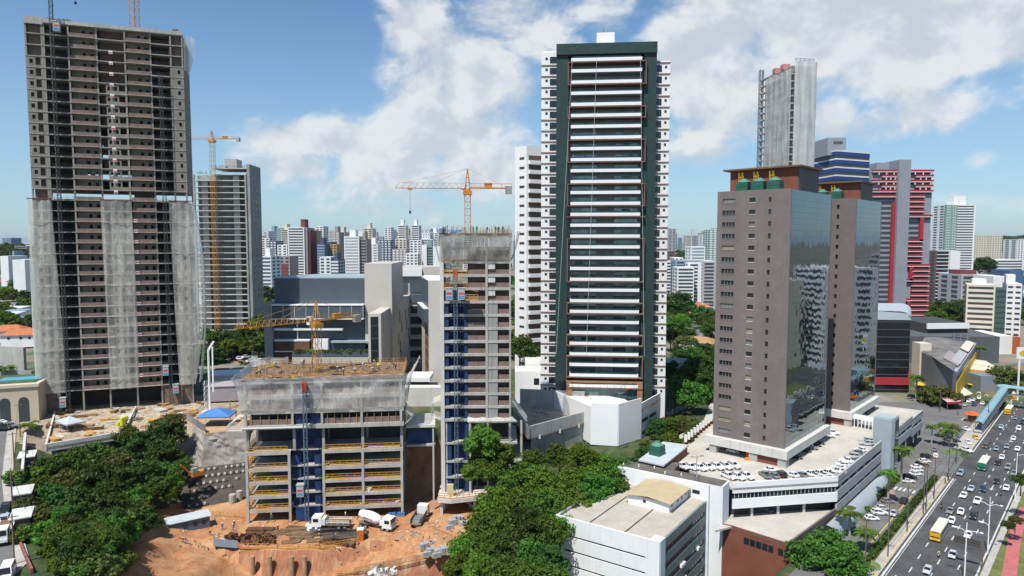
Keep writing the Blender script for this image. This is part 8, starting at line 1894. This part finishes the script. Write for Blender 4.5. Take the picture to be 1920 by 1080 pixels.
blueg = mat('blue_grey_cabin',(.10,.13,.17),.6,.1,.5); cabin(353,993,S,.62,4.2,1.5,2.6,blueg,mat('pale_sheet_roof',(.46,.50,.53),.5,.12,.6),'blue-grey site cabin with a pale sheet roof below the anchored wall')
cabin(435,722,14,.3,6,4,4,white,mat('white_sheet_roof',(.72,.76,.80),.5,.08,.5),'white sheet-roofed site shed behind the low unfinished block'); cabin(425,748,13.5,.2,5,3,4.5,mat('lilac_sheet',(.30,.27,.29),.7,.1),mat('lilac_roof',(.36,.33,.35),.7,.1),'grey-lilac sheeted shed beside the netted low block',False)
cabin(447,719,14,.3,1.4,.4,2.2,bluetarp,bluetarp,'small blue container in front of the white shed',False); cabin(414,712,14,.2,2,3,3,mat('orange_container',(.30,.10,.04),.7,.1),rust,'shaded orange container under the dark trees',False)
p = gr(211,1068,hz(*gr(211,1068,-6)[:2])); p = gr(211,1068,-7.5); T = thing('water_tank','round blue plastic water tank at the bottom left of the site','tank',(p.x,p.y,-8.0)); g = MB(); g.lathe([(1.35,0),(1.55,.25),(1.6,1.3)],(0,0,0),20); g.build('body',mat('blue_plastic',(.02,.10,.27),.4,.1),T,smooth=True); g = MB(); g.lathe([(1.68,1.3),(1.66,1.5),(1.0,1.75),(.5,1.8)],(0,0,0),20); g.build('lid',MATS['blue_plastic'],T,smooth=True)
T = cabin(144,1068,-7.5,.3,.9,.9,2.6,yellow,wood_d,'small yellow hut with a flat roof left of the blue water tank',False); p = gr(247,1079,-7.5); canopy((p.x,p.y - .5,-8),1.6,1.2,.8,mat('orange_tarp',(.60,.18,.08),.7,.1),'orange tarpaulin at the bottom edge beside the blue tank',.2,'tarpaulin')
p = gr(676,1012,S); T = thing('portable_toilet','orange portable toilet on the dirt ramp','toilet',(p.x,p.y,S),.1); g = MB(); g.box(-.65,.65,-.65,.65,0,2.3); g.build('body',mat('orange_plastic',(.60,.15,.04),.5,.08),T); g = MB(); g.box(-.7,.7,-.7,.7,2.303,2.5); g.build('roof',white,T); g = MB(); g.box(-.4,.4,-.69,-.653,.1,2.0); g.build('door',mat('orange_door',(.50,.12,.03),.5,.08),T)
def bags(px,py,n,m,label,group=None,z=S,sx=.9):
 p = gr(px,py,z); T = thing('pallet_stack',label,'pallet',(p.x,p.y,z),rr.uniform(0,.6),group); g = MB(); g.box(-sx,sx,-.6,.6,0,.14); g.build('pallet',wood,T)
 for i in range(n): g = MB(); x,y = (i % 2 - .5) * sx,((i // 2) % 2 - .5) * .55; zz = .15 + (i // 4) * .42; g.box(x - sx * .42,x + sx * .42,y - .25,y + .25,zz,zz + .38); g.build('block_pack',m,T)
grayb = mat('grey_blocks',(.37,.385,.40),.9,.15,2,fine=.2)
for i,(px,py) in enumerate([(795,1030),(803,1024),(812,1022),(808,1036),(822,1038),(834,1038),(845,1038),(800,1042),(818,1044),(830,1030),(848,985),(856,978),(862,975),(868,985),(842,992)]): bags(px,py,rr.choice([6,8,8,12]),grayb,'grey wrapped block pallet in the yard ' + ('beside the ramp edge' if i < 10 else 'under the slim tower platform'),'pallets ' + ('by the ramp' if i < 10 else 'under the platform'))
for i,(px,py) in enumerate([(735,968),(744,964),(737,976),(752,967)]): bags(px,py,6,bluetarp if i != 2 else mat('pink_bags',(.50,.20,.30),.7,.1),('blue-sheeted pallet right of the concrete mixer' if i != 2 else 'pink bagged pallet in front of the blue sheeted ones'),'blue pallets' if i != 2 else None)
for i in range(16): p = gr(rr.uniform(470,665),rr.uniform(995,1024),S); timber((p.x,p.y,S + .02),rr.uniform(-.2,.3),rr.uniform(3,7),rr.randint(4,10),rr.choice([rust,wood_d,rust,steel_k]),'stack of rusty bars or planks in the yard before the low unfinished block','bar and plank stacks in the yard',rr.randint(2,4))
for i in range(10): p = gr(rr.uniform(590,665),rr.uniform(1000,1012),S); timber((p.x,p.y,S + .03),.2,6,5,mat('dark_pipes',(.10,.085,.07),.8,.2,2),'stack of dark steel tubes behind the orange toilet','tube stacks behind the toilet',3)
def heap(px0,px1,py0,py1,n,m,nm,label,sz):
 r = np.random.RandomState(n); g = MB(); c = gr((px0 + px1) / 2,(py0 + py1) / 2,S)
 for i in range(n): p = gr(r.uniform(px0,px1),r.uniform(py0,py1),S) - c; a = Vector(r.normal(0,1,3)).normalized() * sz; b = Vector(r.normal(0,1,3)).normalized() * sz; p.z = r.uniform(0,sz * 1.3); g.quad(p - a,p - b,p + a,p + b)
 return tag(g.build(nm,m,None,tuple(c)),label,'heap')
heap(425,515,1008,1022,260,rust,'rebar_heap','tangled heap of rusty reinforcement behind the yellow guard rail',.7); heap(575,600,985,998,50,white,'bag_heap','heap of white bags left of the flatbed lorry',.5); heap(770,800,998,1010,120,grayb,'gravel_heap','patch of grey gravel on the dirt yard',.3)
heap(690,740,1066,1090,60,concrete_l,'rubble_heap','pale rubble on the outer edge of the ramp',.6)
g = MB(); p0_,p1_ = gr(400,1024,S),gr(446,1028,S); T = thing('sheet_fence','low blue-grey sheet fence at the edge of the cutting','fence'); wallseg(p0_,p1_,S,S + 1.6,.08,'panel',mat('sheet_blue_grey',(.20,.26,.32),.6,.1),T); wallseg(gr(402,1012,S),p0_,S,S + 1.6,.08,'panel',MATS['sheet_blue_grey'],T)
def rail(label,pts,m=steel_y,h=1.1):
 T = thing('guard_rail',label,'railing'); g = MB(); rail_run(g,pts,h,2.0,.04); g.build('rails',m,T)
zr = lambda px,py: Vector((*(q := gr(px,py,S))[:2],hz(q.x,q.y)))
rail('yellow guard rail along the top of the red earth cutting',[gr(448,1028,S),gr(520,1030,S),gr(600,1030,S),gr(672,1018,S)]); rail('yellow rope rail along the outer edge of the dirt ramp',[gr(868,1036,S),gr(800,1048,S - .8),gr(720,1062,-3.6),gr(630,1080,-6)],wood,1.0)
rail('yellow guard rail running down the bank beside the wooded slope',[gr(322,968,S),gr(305,978,S),gr(280,1000,-2),gr(255,1020,-3.4),gr(236,1036,-4.6)]); rail('timber rail in front of the low block beside the cabin',[gr(398,968,S),gr(455,972,S)],wood)
for nm,px,py,r_,h_ in (('left',436,914,1.0,3.2),('right',449,908,.9,3.4)): p = gr(px,py + 30,S); g = MB(); g.tube((p.x,p.y,-3),(p.x,p.y,S + h_ * .7),r_ * .8,r_ * .8,12); tag(g.build('concrete_caisson',concrete),f'{nm} of two round concrete caissons at the corner of the low block','caisson')
T = thing('boundary_wall','pale concrete boundary wall between the left street and the wooded slope','wall'); wp_ = [hit(46,830),hit(43,870),hit(40,905)]
for a,b in zip(wp_,wp_[1:]): wallseg(a,b,a.z - 1,a.z + 2.6,.5,'wall_panel',concrete_l,T)
T = thing('boundary_wall','low reddish brick wall along the bottom of the left street','wall'); wp_ = [hit(28,1000),hit(40,1035),hit(58,1082)]
for a,b in zip(wp_,wp_[1:]): wallseg(a,b,a.z - 1,a.z + .7,.35,'wall_panel',mat('red_brick_wall',(.25,.10,.085),.9,.2,1),T)
for px,py,lab in ((42,985,'small pale-roofed hut beside the left street, lower one'),(44,940,'small pale-roofed hut beside the left street under the trees'),(52,870,'long pale sheet roof half under the trees by the left street')): p = hit(px,py); t = thing('hut',lab,'hut',(p.x,p.y,p.z),R(120)); g = MB(); g.box(-2.6,2.6,-1.4,1.4,-1,2.2); g.build('wall',brick,t); g = MB(); g.box(-2.9,2.9,-1.7,1.7,2.203,2.4); g.build('roof',concrete_l,t)
p = gr(366,893,5.5); T = thing('excavator','orange and grey excavator at the top of the anchored wall','excavator',(p.x,p.y,4.8),R(230))
for s in (-1,1): g = MB(); g.prism([(-1.7,s * 1.0 - .25),(1.7,s * 1.0 - .25),(1.7,s * 1.0 + .25),(-1.7,s * 1.0 + .25)],[.1,.1,.1,.1],[.85,.85,.85,.85]); g.build('track',black,T)
g = MB(); g.box(-1.7,1.0,-1.15,1.15,.9,1.9); g.build('body',mat('excavator_orange',(.55,.20,.03),.5,.15),T); g = MB(); g.box(-.2,1.1,.2,1.15,1.903,3.0); g.build('cab',mat('cab_glass',(.25,.38,.30),.2,.1),T); g = MB(); g.bar((1.0,-.3,1.6),(3.2,-.3,4.2),.4); g.bar((3.2,-.3,4.2),(5.0,-.3,1.6),.3); g.build('boom',MATS['excavator_orange'],T); g = MB(); g.box(4.6,5.5,-.8,.2,.7,1.6); g.build('bucket',steel_k,T)
r_ = np.random.RandomState(4); dm = [wood,concrete_d,rust,steel_g,wood_d,concrete_l]; g = MB()
for i in range(900):
 u = r_.rand(); p = gr(r_.uniform(330,870),r_.uniform(970,1030),S) if u < .55 else (inplat() if u < .9 else gr(r_.uniform(1000,1100),r_.uniform(750,785),14.6))
 z = (p.z if p.z > 14 else hz(p.x,p.y)) if u < .55 else (13.1 if u < .9 else 14.6); s = r_.uniform(.04,.15); a = r_.uniform(0,3.1); d = Vector((math.cos(a),math.sin(a),0)) * s * r_.uniform(1,5); g.bar(Vector((p.x,p.y,z + s * .4)) - d,Vector((p.x,p.y,z + s * .4)) + d,s * 1.4,s,r_.randint(6))
tag(g.build('site_rubble',dm),kind='stuff')
for (px,py,z,pose,s,lab,hc) in [(417,994,S,'stand','blue','worker in blue standing near the site cabin','white'),(437,996,S,'walk','grey','worker in grey walking in front of the low block\'s left corner','white'),(439,990,S,'stand','green','worker in green next to the grey-clad walker','white'),(394,1004,S,'bend','green','worker bending over by the cabin\'s corner','yellow'),(494,1000,S,'stand','grey' if False else 'blue','worker in blue standing on the open dirt in the yard','white'),(521,998,S,'walk','red','worker in a red top walking in the yard','white'),(509,976,-.95,'stand','green','worker in green inside the low block\'s ground storey','yellow'),(602,1010,S,'bend','green','worker bending over the rusty bars','yellow'),(626,1012,S,'bend','blue','worker in blue bending over the tubes','yellow'),(820,990,S,'walk','white','worker in white walking below the slim tower platform','white'),(648,974,S,'stand','yellow','worker in a yellow vest behind the concrete mixer','white'),
        (192,806,13,'bend','green','worker bending over boards on the raised platform','yellow'),(257,792,13,'stand','grey' if False else 'blue','worker standing on the raised platform beside the divider wall','white')]:
 person(gr(px,py,z),rr.uniform(0,6),pose,s,lab,None,hc)
for i in range(22):
 k = ('green','bend') if i % 3 == 0 else (('green','stand') if i % 3 == 1 else ('grey','walk')); x,y = rr.uniform(1,WD - 1),rr.uniform(.5,DD - 3); person(LD @ Vector((x,y,ZT[3] + .23)),rr.uniform(0,6),k[1],k[0],f'small figure of a worker in {k[0]} on the top deck of the low unfinished block',f'{k[0]} workers on the low block deck',rr.choice(['yellow','white']))
for i in range(10): person(LE @ Vector((rr.uniform(.5,WE - .5),rr.uniform(.5,8),ZE1 + .23)),rr.uniform(0,6),'stand','green','tiny worker in green on the top deck of the slim unfinished tower','workers on the slim tower deck','yellow')
for (px,py,lab) in ((1772,907,'person in a red top waiting on the pavement by the avenue'),(1778,902,'second person in red on the pavement by the avenue'),(1796,778,'person in red standing behind the orange kiosk')): person(gr(px,py,.2),1,'walk','red',lab,None,None)
person(gr(11,1023,9.6),2,'walk','red','person walking along the pavement of the left street',None,None)
for i in range(26): a = rr.choice([(XR0 + .8,XR1 - 1),(.8,XL1 - 1)]); x = rr.uniform(*a); z = rr.choice(ZP[:2] if a[0] > 5 else [ZP[0],ZP[2]]); g = MB(); g.box(0,rr.uniform(.6,1.4),0,.8,0,rr.uniform(.4,1.0)); tag(g.build('sack_pile',rr.choice([white,concrete_l,mat('green_sacks',(.10,.32,.16),.8,.1),wood]),None,tuple(LD @ Vector((x,rr.uniform(.7,2),z + .01))),ang),'small pile of sacks on an open parking floor of the low unfinished block','sacks','sack piles on the block floors')
# street furniture
def lamp(p,h,arms,label,m,group=None,rz=0):
 t = thing('street_lamp',label,'street lamp',tuple(p),rz,group); g = MB(); g.tube((0,0,-.2),(0,0,h),.13,.07,8); g.build('pole',m,t)
 for z,L,sgn in arms:
  g = MB(); g.path([(0,0,z),(sgn * L * .5,0,z + .45),(sgn * L,0,z + .5)],.05); g.build('arm',m,t); g = MB(); g.box(sgn * L - .1,sgn * L + sgn * .7 + .1,-.16,.16,z + .42,z + .58); g.build('lamp_head',m,t)
p = gr(1851.8,1037,.2); lamp(p,11.4,[(9.6,1.9,1),(9.6,1.5,-1),(5.5,.9,1)],'tall white double-armed street lamp beside the right edge of the avenue, middle of three',white_clean,None,RA + 1.57); p = gr(1808,1090,.2); lamp(p,11,[(9.2,1.9,-1),(9.2,1.5,1)],'white double-armed street lamp nearest at the bottom of the avenue',white_clean,None,RA + 1.57); p = gr(1903,937,.2); lamp(p,11.5,[(10.8,2.0,-1)],'white street lamp with one curved arm farther up the avenue',white_clean,None,RA + 1.57)
UT = []
for i,(px,py,h,lab) in enumerate([(1664.6,1044,11,'nearest concrete utility pole in the hedge, with a lamp arm'),(1700.7,997,11,'second utility pole along the hedge, carrying crossarms'),(1731,964,11.5,'third utility pole along the hedge, left of a pair'),(1736,960,11.5,'fourth utility pole along the hedge, right of a pair'),(1751,936,10.5,'fifth utility pole along the hedge beyond the zebra crossing'),(1778,900,11,'sixth utility pole by the end of the hedge'),(1793,868,11,'utility pole at the corner of the side street'),(1852,800,10,'utility pole beside the footbridge ramp'),(1762,772,10,'utility pole across the side street by the podium end'),(1621,1085,11,'dark utility pole at the bottom beside the round tree')]):
 p = gr(px,py,.15); t = thing('utility_pole',lab,'pole',tuple(p),RA); g = MB(); g.tube((0,0,-.3),(0,0,h),.13,.08,8); g.build('pole',mat('weathered_pole',(.12,.115,.11),.9,.25,1),t); UT.append((p,h))
 for z in (h - .4,h - 1.2): g = MB(); g.box(-.06,.06,-1.1,1.1,z,z + .12); g.build('crossarm',wood_d,t)
 if i in (0,4,2): g = MB(); g.path([(0,0,h - 2.5),(0,1.4,h - 2.1),(0,2.6,h - 2.0)],.05); g.box(-.15,.15,2.4,3.1,h - 2.08,h - 1.94); g.build('lamp_arm',concrete_l,t)
 if i in (1,3): g = MB(); g.tube((.3,0,h - 3.2),(.3,0,h - 2.2),.28,.28,10); g.build('transformer',steel_g,t)
def wire(name,pts,label,r=.022):
 g = MB()
 for a,b in zip(pts,pts[1:]):
  L = (b - a).length; P = [a.lerp(b,k / 6) - Vector((0,0,L * .02 * 4 * (k / 6) * (1 - k / 6))) for k in range(7)]; g.path(P,r,4)
 tag(g.build(name,steel_k),label,'cable')
order_ = [0,1,2,4,5,6]
for dy,nm in ((-1,'left'),(1,'right')): wire('power_line',[UT[i][0] + RV(0,dy) + Vector((0,0,UT[i][1] - .25)) for i in order_],f'{nm} high power line strung between the utility poles by the hedge')
wire('power_line',[UT[i][0] + Vector((0,0,UT[i][1] - 3)) for i in order_],'thick low cable strung between the utility poles by the hedge',.05)
LP = [gr(27,1060,9.6),gr(24,960,10.3),gr(27,880,11.3),gr(38,818,12.3)]
for i,p in enumerate(LP): t = thing('utility_pole',('nearest','second','third','farthest')[i] + ' utility pole along the pavement of the left street','pole',tuple(p),.5); g = MB(); g.tube((0,0,-.5),(0,0,8.5),.15,.1,8); g.build('pole',wood_d,t); g = MB(); g.box(-.9,.9,-.06,.06,8,8.12); g.build('crossarm',wood_d,t)
for i,px in enumerate((476,549,573,508)):
 p = gr(px,1036,S); g = MB(); g.tube((p.x,p.y - 1.0,-14),(p.x,p.y - .8,S - .4),.5,.5,10); tag(g.build('foundation_pile',mat('earthy_pile',(.38,.25,.16),.95,.3,.8,fine=.25)),('leftmost','third','rightmost','second')[i] + ' of the round foundation piles standing exposed in the earth cutting','pile')
wire('power_line',[p + Vector((0,0,8.1)) for p in LP],'power line strung along the left street'); a = LP[1] + Vector((0,0,8)); wire('power_line',[a,a.lerp(gr(102,1085,2),.5) + Vector((0,0,-.5)),gr(100,1090,2)],'pair of cables descending from the left street to the bottom corner',.04)
gp = gr(1841,1068,.2); T = thing('overhead_sign','dark overhead sign panel on a brown post reaching over the avenue, seen from behind','sign',tuple(gp),0)
L = gp - RV(0,0); lft = RV(0,-4.4); g = MB(); g.tube((0,0,-.2),(0,0,5.2),.13,.11,8); g.build('post',mat('brown_post',(.16,.11,.07),.7,.1),T); g = MB(); g.bar((0,0,4.5),(lft.x,lft.y,4.5),.12); g.bar((0,0,5.0),(lft.x,lft.y,5.0),.12); g.build('beam',MATS['brown_post'],T)
nv = RV(-.14,0); a,b = RV(0,-.4),RV(0,-4.6); g = MB(); P = [(a.x,a.y),(b.x,b.y),(b.x + nv.x,b.y + nv.y),(a.x + nv.x,a.y + nv.y)]; g.prism(P[::-1],4.1,5.35); g.build('panel',steel_k,T)
g = MB()
for k in range(11):
 for z in (4.42,5.0): q = RV(-.18,-.6 - k * .36); q2 = RV(-.18,-.6 - k * .36 - .24); g.bar((q.x,q.y,z),(q2.x,q2.y,z),.04,.2)
tag(g.build('panel_slat',mat('sign_back_wood',(.13,.09,.06),.7,.2),T),kind='stuff')
p = gr(1782,850,0); T = thing('planter','low green-rimmed round planting bed at the street corner','planter',tuple(p)); g = MB(); g.lathe([(2.6,0),(2.6,.4),(2.4,.4),(2.4,.3)],(0,0,0),20); g.build('rim',mat('green_rim',(.10,.26,.18),.6,.1),T); g = MB(); g.lathe([(2.39,.1),(2.39,.32)],(0,0,0),20); g.build('soil',MATS['dry_grass'],T)
p = gr(1628,1062,0); T = thing('planter','green-rimmed planting bed at the bottom corner of the service road','planter',tuple(p)); g = MB(); g.lathe([(2.2,0),(2.2,.4),(2.0,.4),(2.0,.3)],(0,0,0),20); g.build('rim',MATS['green_rim'],T); g = MB(); g.lathe([(1.99,.1),(1.99,.32)],(0,0,0),20); g.build('soil',MATS['dry_grass'],T)
strip('brick_apron',[RV(176,-43.9),RV(186,-43.9),RV(187,-40.5),RV(182,-38.6),RV(177,-40)],-.2,.16,mat('brick_paving',(.36,.24,.16),.9,.2,1,fine=.2))
for k in range(6): p = RV(112 + k * 6.5,-12.3); g = MB(); g.tube((0,0,-.1),(0,0,.8),.12,.1,8); g.lathe([(.14,.8),(.1,.95),(.02,1.0)],(0,0,0),8); tag(g.build('bollard',steel_k,None,(p.x,p.y,.06)),'short dark bollard beside the red cycle path','bollard','bollards by the cycle path')
cy = mat('cyan_roof',(.22,.37,.42),.5,.12,.6,fine=.12)
T = thing('footbridge','pale blue roofed footbridge with a long ramp beside the side street','bridge')
r0,r1 = gr(1834,795,3.2),gr(1884,727,7.2); r2 = gr(1990,742,7.2)
def roofrun(nm,a,b,w,h=.9):
 d = (b - a).normalized(); n = Vector((-d.y,d.x,0)).normalized(); rows = []
 for i in range(2): q = (a,b)[i]; rows.append([q + n * (w * math.cos(math.pi * k / 8)) + Vector((0,0,h * math.sin(math.pi * k / 8))) for k in range(9)])
 g = MB(); g.grid(rows); g.build(nm,cy,T)
 g = MB(); g.prism([tuple((q + n * s)[:2]) for q,s in ((a,w * .9),(a,-w * .9),(b,-w * .9),(b,w * .9))],[a.z - 2.7,a.z - 2.7,b.z - 2.7,b.z - 2.7],[a.z - 2.45,a.z - 2.45,b.z - 2.45,b.z - 2.45]); g.build('walkway',concrete,T)
 for s in (-1,1):
  g = MB(); o = n * (s * w * .9)
  for z in (-2.4,-1.3,-.05): g.bar(a + o + Vector((0,0,z)),b + o + Vector((0,0,z)),.1)
  k = max(3,round((b - a).length / 3))
  for i in range(k + 1): q = a.lerp(b,i / k) + o; g.bar(q + Vector((0,0,-2.4)),q,.1)
  g.build('side_truss',steel_g,T)
 for f in (.1,.4,.7,.97): q = a.lerp(b,f); g = MB(); g.tube((q.x,q.y,0),(q.x,q.y,q.z - 2.7),.3,.3,8); g.build('pier',concrete_l,T)
roofrun('ramp_roof',r0,r1,1.3); roofrun('span_roof',r1 + Vector((.5,-.3,.3)),r2 + Vector((0,0,.3)),1.2)
g = MB(); g.lathe([(2.8,0),(2.6,.4),(.2,.9)],tuple(r1 + Vector((0,0,.4))),8); g.build('landing_roof',cy,T)
def kiosk(px,py,m,label,w=2.2,h=2.7):
 p = gr(px,py,.05); t = thing('kiosk',label,'kiosk',tuple(p),RA); g = MB(); g.lathe([(w * 1.35,h),(w * 1.3,h + .12),(.15,h + 1.1)],(0,0,0),8); g.build('roof',m,t); g = MB(); g.box(-w * .6,w * .6,-w * .6,w * .6,0,h - .6); g.build('counter',wood_d,t)
 for a in range(4): x,y = w * math.cos(a * 1.57 + .78),w * math.sin(a * 1.57 + .78); g = MB(); g.bar((x,y,0),(x,y,h),.1); g.build('post',steel_g,t)
kiosk(1823,791,mat('kiosk_orange',(.55,.12,.03),.7,.15),'orange-roofed kiosk near the foot of the bridge ramp',2.0); kiosk(1774,750,yellow,'yellow canopy stall in front of the grey shop hall',3.2); kiosk(1790,762,mat('parasol_beige',(.55,.43,.30),.8,.1),'beige parasol stall beside the red awning',2.0); kiosk(1829,733,yellow,'yellow stall beyond the white awning',2.2); kiosk(1724,733,yellow,'small yellow stall at the foot of the black glass block',1.5)
T = thing('awning','long red and white awning over the stalls by the shop hall','awning'); a,b = gr(1776,753,3.4),gr(1804,752,3.4); g = MB(); g.prism([(a.x,a.y),(b.x,b.y),(b.x + 1,b.y + 6),(a.x + 1,a.y + 6)],[3.1,3.1,3.7,3.7],[3.25,3.25,3.85,3.85]); g.build('roof',mat('pink_awning',(.58,.36,.34),.7,.1),T); g = MB(); g.prism([(a.x,a.y - .1),(b.x,b.y - .1),(b.x,b.y - .02),(a.x,a.y - .02)],2.5,3.25); g.build('valance',c_red,T)
for q in (a,b): g = MB(); g.bar((q.x + .2,q.y + .2,0),(q.x + .2,q.y + .2,3.1),.12); g.build('post',steel_g,T)
T = thing('awning','flat cream awning over parked cars beside the glass porch','awning'); a,b = gr(1808,742,3.2),gr(1824,738,3.2); g = MB(); g.prism([(a.x,a.y),(b.x,b.y),(b.x + 5,b.y + 14),(a.x + 5,a.y + 14)],3.0,3.2); g.build('roof',c_cream,T)
for q in (a,b): g = MB(); g.bar((q.x + .2,q.y + .2,0),(q.x + .2,q.y + .2,3.0),.12); g.build('post',steel_g,T)
p = gr(1306,898,11.45); lamp(p,5.2,[(4.4,.8,1),(4.4,.8,-1)],'thin twin-headed lamp mast standing on the mossy roof',steel_g,None,.3)
mk2 = MB();
for px,py,a in ((1330,840,30),(1555,858,-35),(1562,862,-35),(1440,862,20),(1650,800,-35)):
 p = gr(px,py,10.03); d = Vector((math.cos(R(a)),math.sin(R(a)),0)); n = Vector((-d.y,d.x,0)); mk2.quad(p - d * 1.2 - n * .12,p + d * .6 - n * .12,p + d * .6 + n * .12,p - d * 1.2 + n * .12); mk2.tri(p + d * .6 - n * .45,p + d * 1.6,p + d * .6 + n * .45)
tag(mk2.build('deck_markings',paint_w),kind='structure')
mk3 = MB()
for px,py,a in ((1490,955,30),(1425,990,-12)):
 p = gr(px,py,3.23); d = Vector((math.cos(R(a)),math.sin(R(a)),0)); n = Vector((-d.y,d.x,0)); mk3.quad(p - d * 1.4 - n * .12,p + d * .6 - n * .12,p + d * .6 + n * .12,p - d * 1.4 + n * .12); mk3.tri(p + d * .6 - n * .45,p + d * 1.6,p + d * .6 + n * .45)
tag(mk3.build('lower_deck_markings',paint_w),kind='structure')
p = gr(1402,862,10); T = thing('signboard','red and orange notice board standing by the garage wall under the granite tower','sign',tuple(p),ROT); g = MB(); g.box(-.35,.35,-.05,.05,.9,2.6); g.build('board',mat('bright_red',(.6,.03,.03),.5,.05),T); g = MB(); g.lathe([(.8,0),(.7,.4),(.3,.6)],(0,0,0),10); g.build('base',mat('orange_base',(.55,.2,.03),.6,.1),T)
# humid air
g = MB(); g.box(-27500,27500,-7000,27500,-23,156)
hm = bpy.data.materials.new('humid_air'); hm.use_nodes = True; ht = NT(hm.node_tree); ht.n.clear()
pv = ht.new('ShaderNodeVolumePrincipled'); pv.inputs['Color'].default_value = (.80,.90,1.0,1); pv.inputs['Density'].default_value = 3.5e-5; pv.inputs['Anisotropy'].default_value = .3
ho = ht.new('ShaderNodeOutputMaterial'); ht.l.new(pv.outputs[0],ho.inputs['Volume'])
struct('haze',g,hm,kind='stuff')
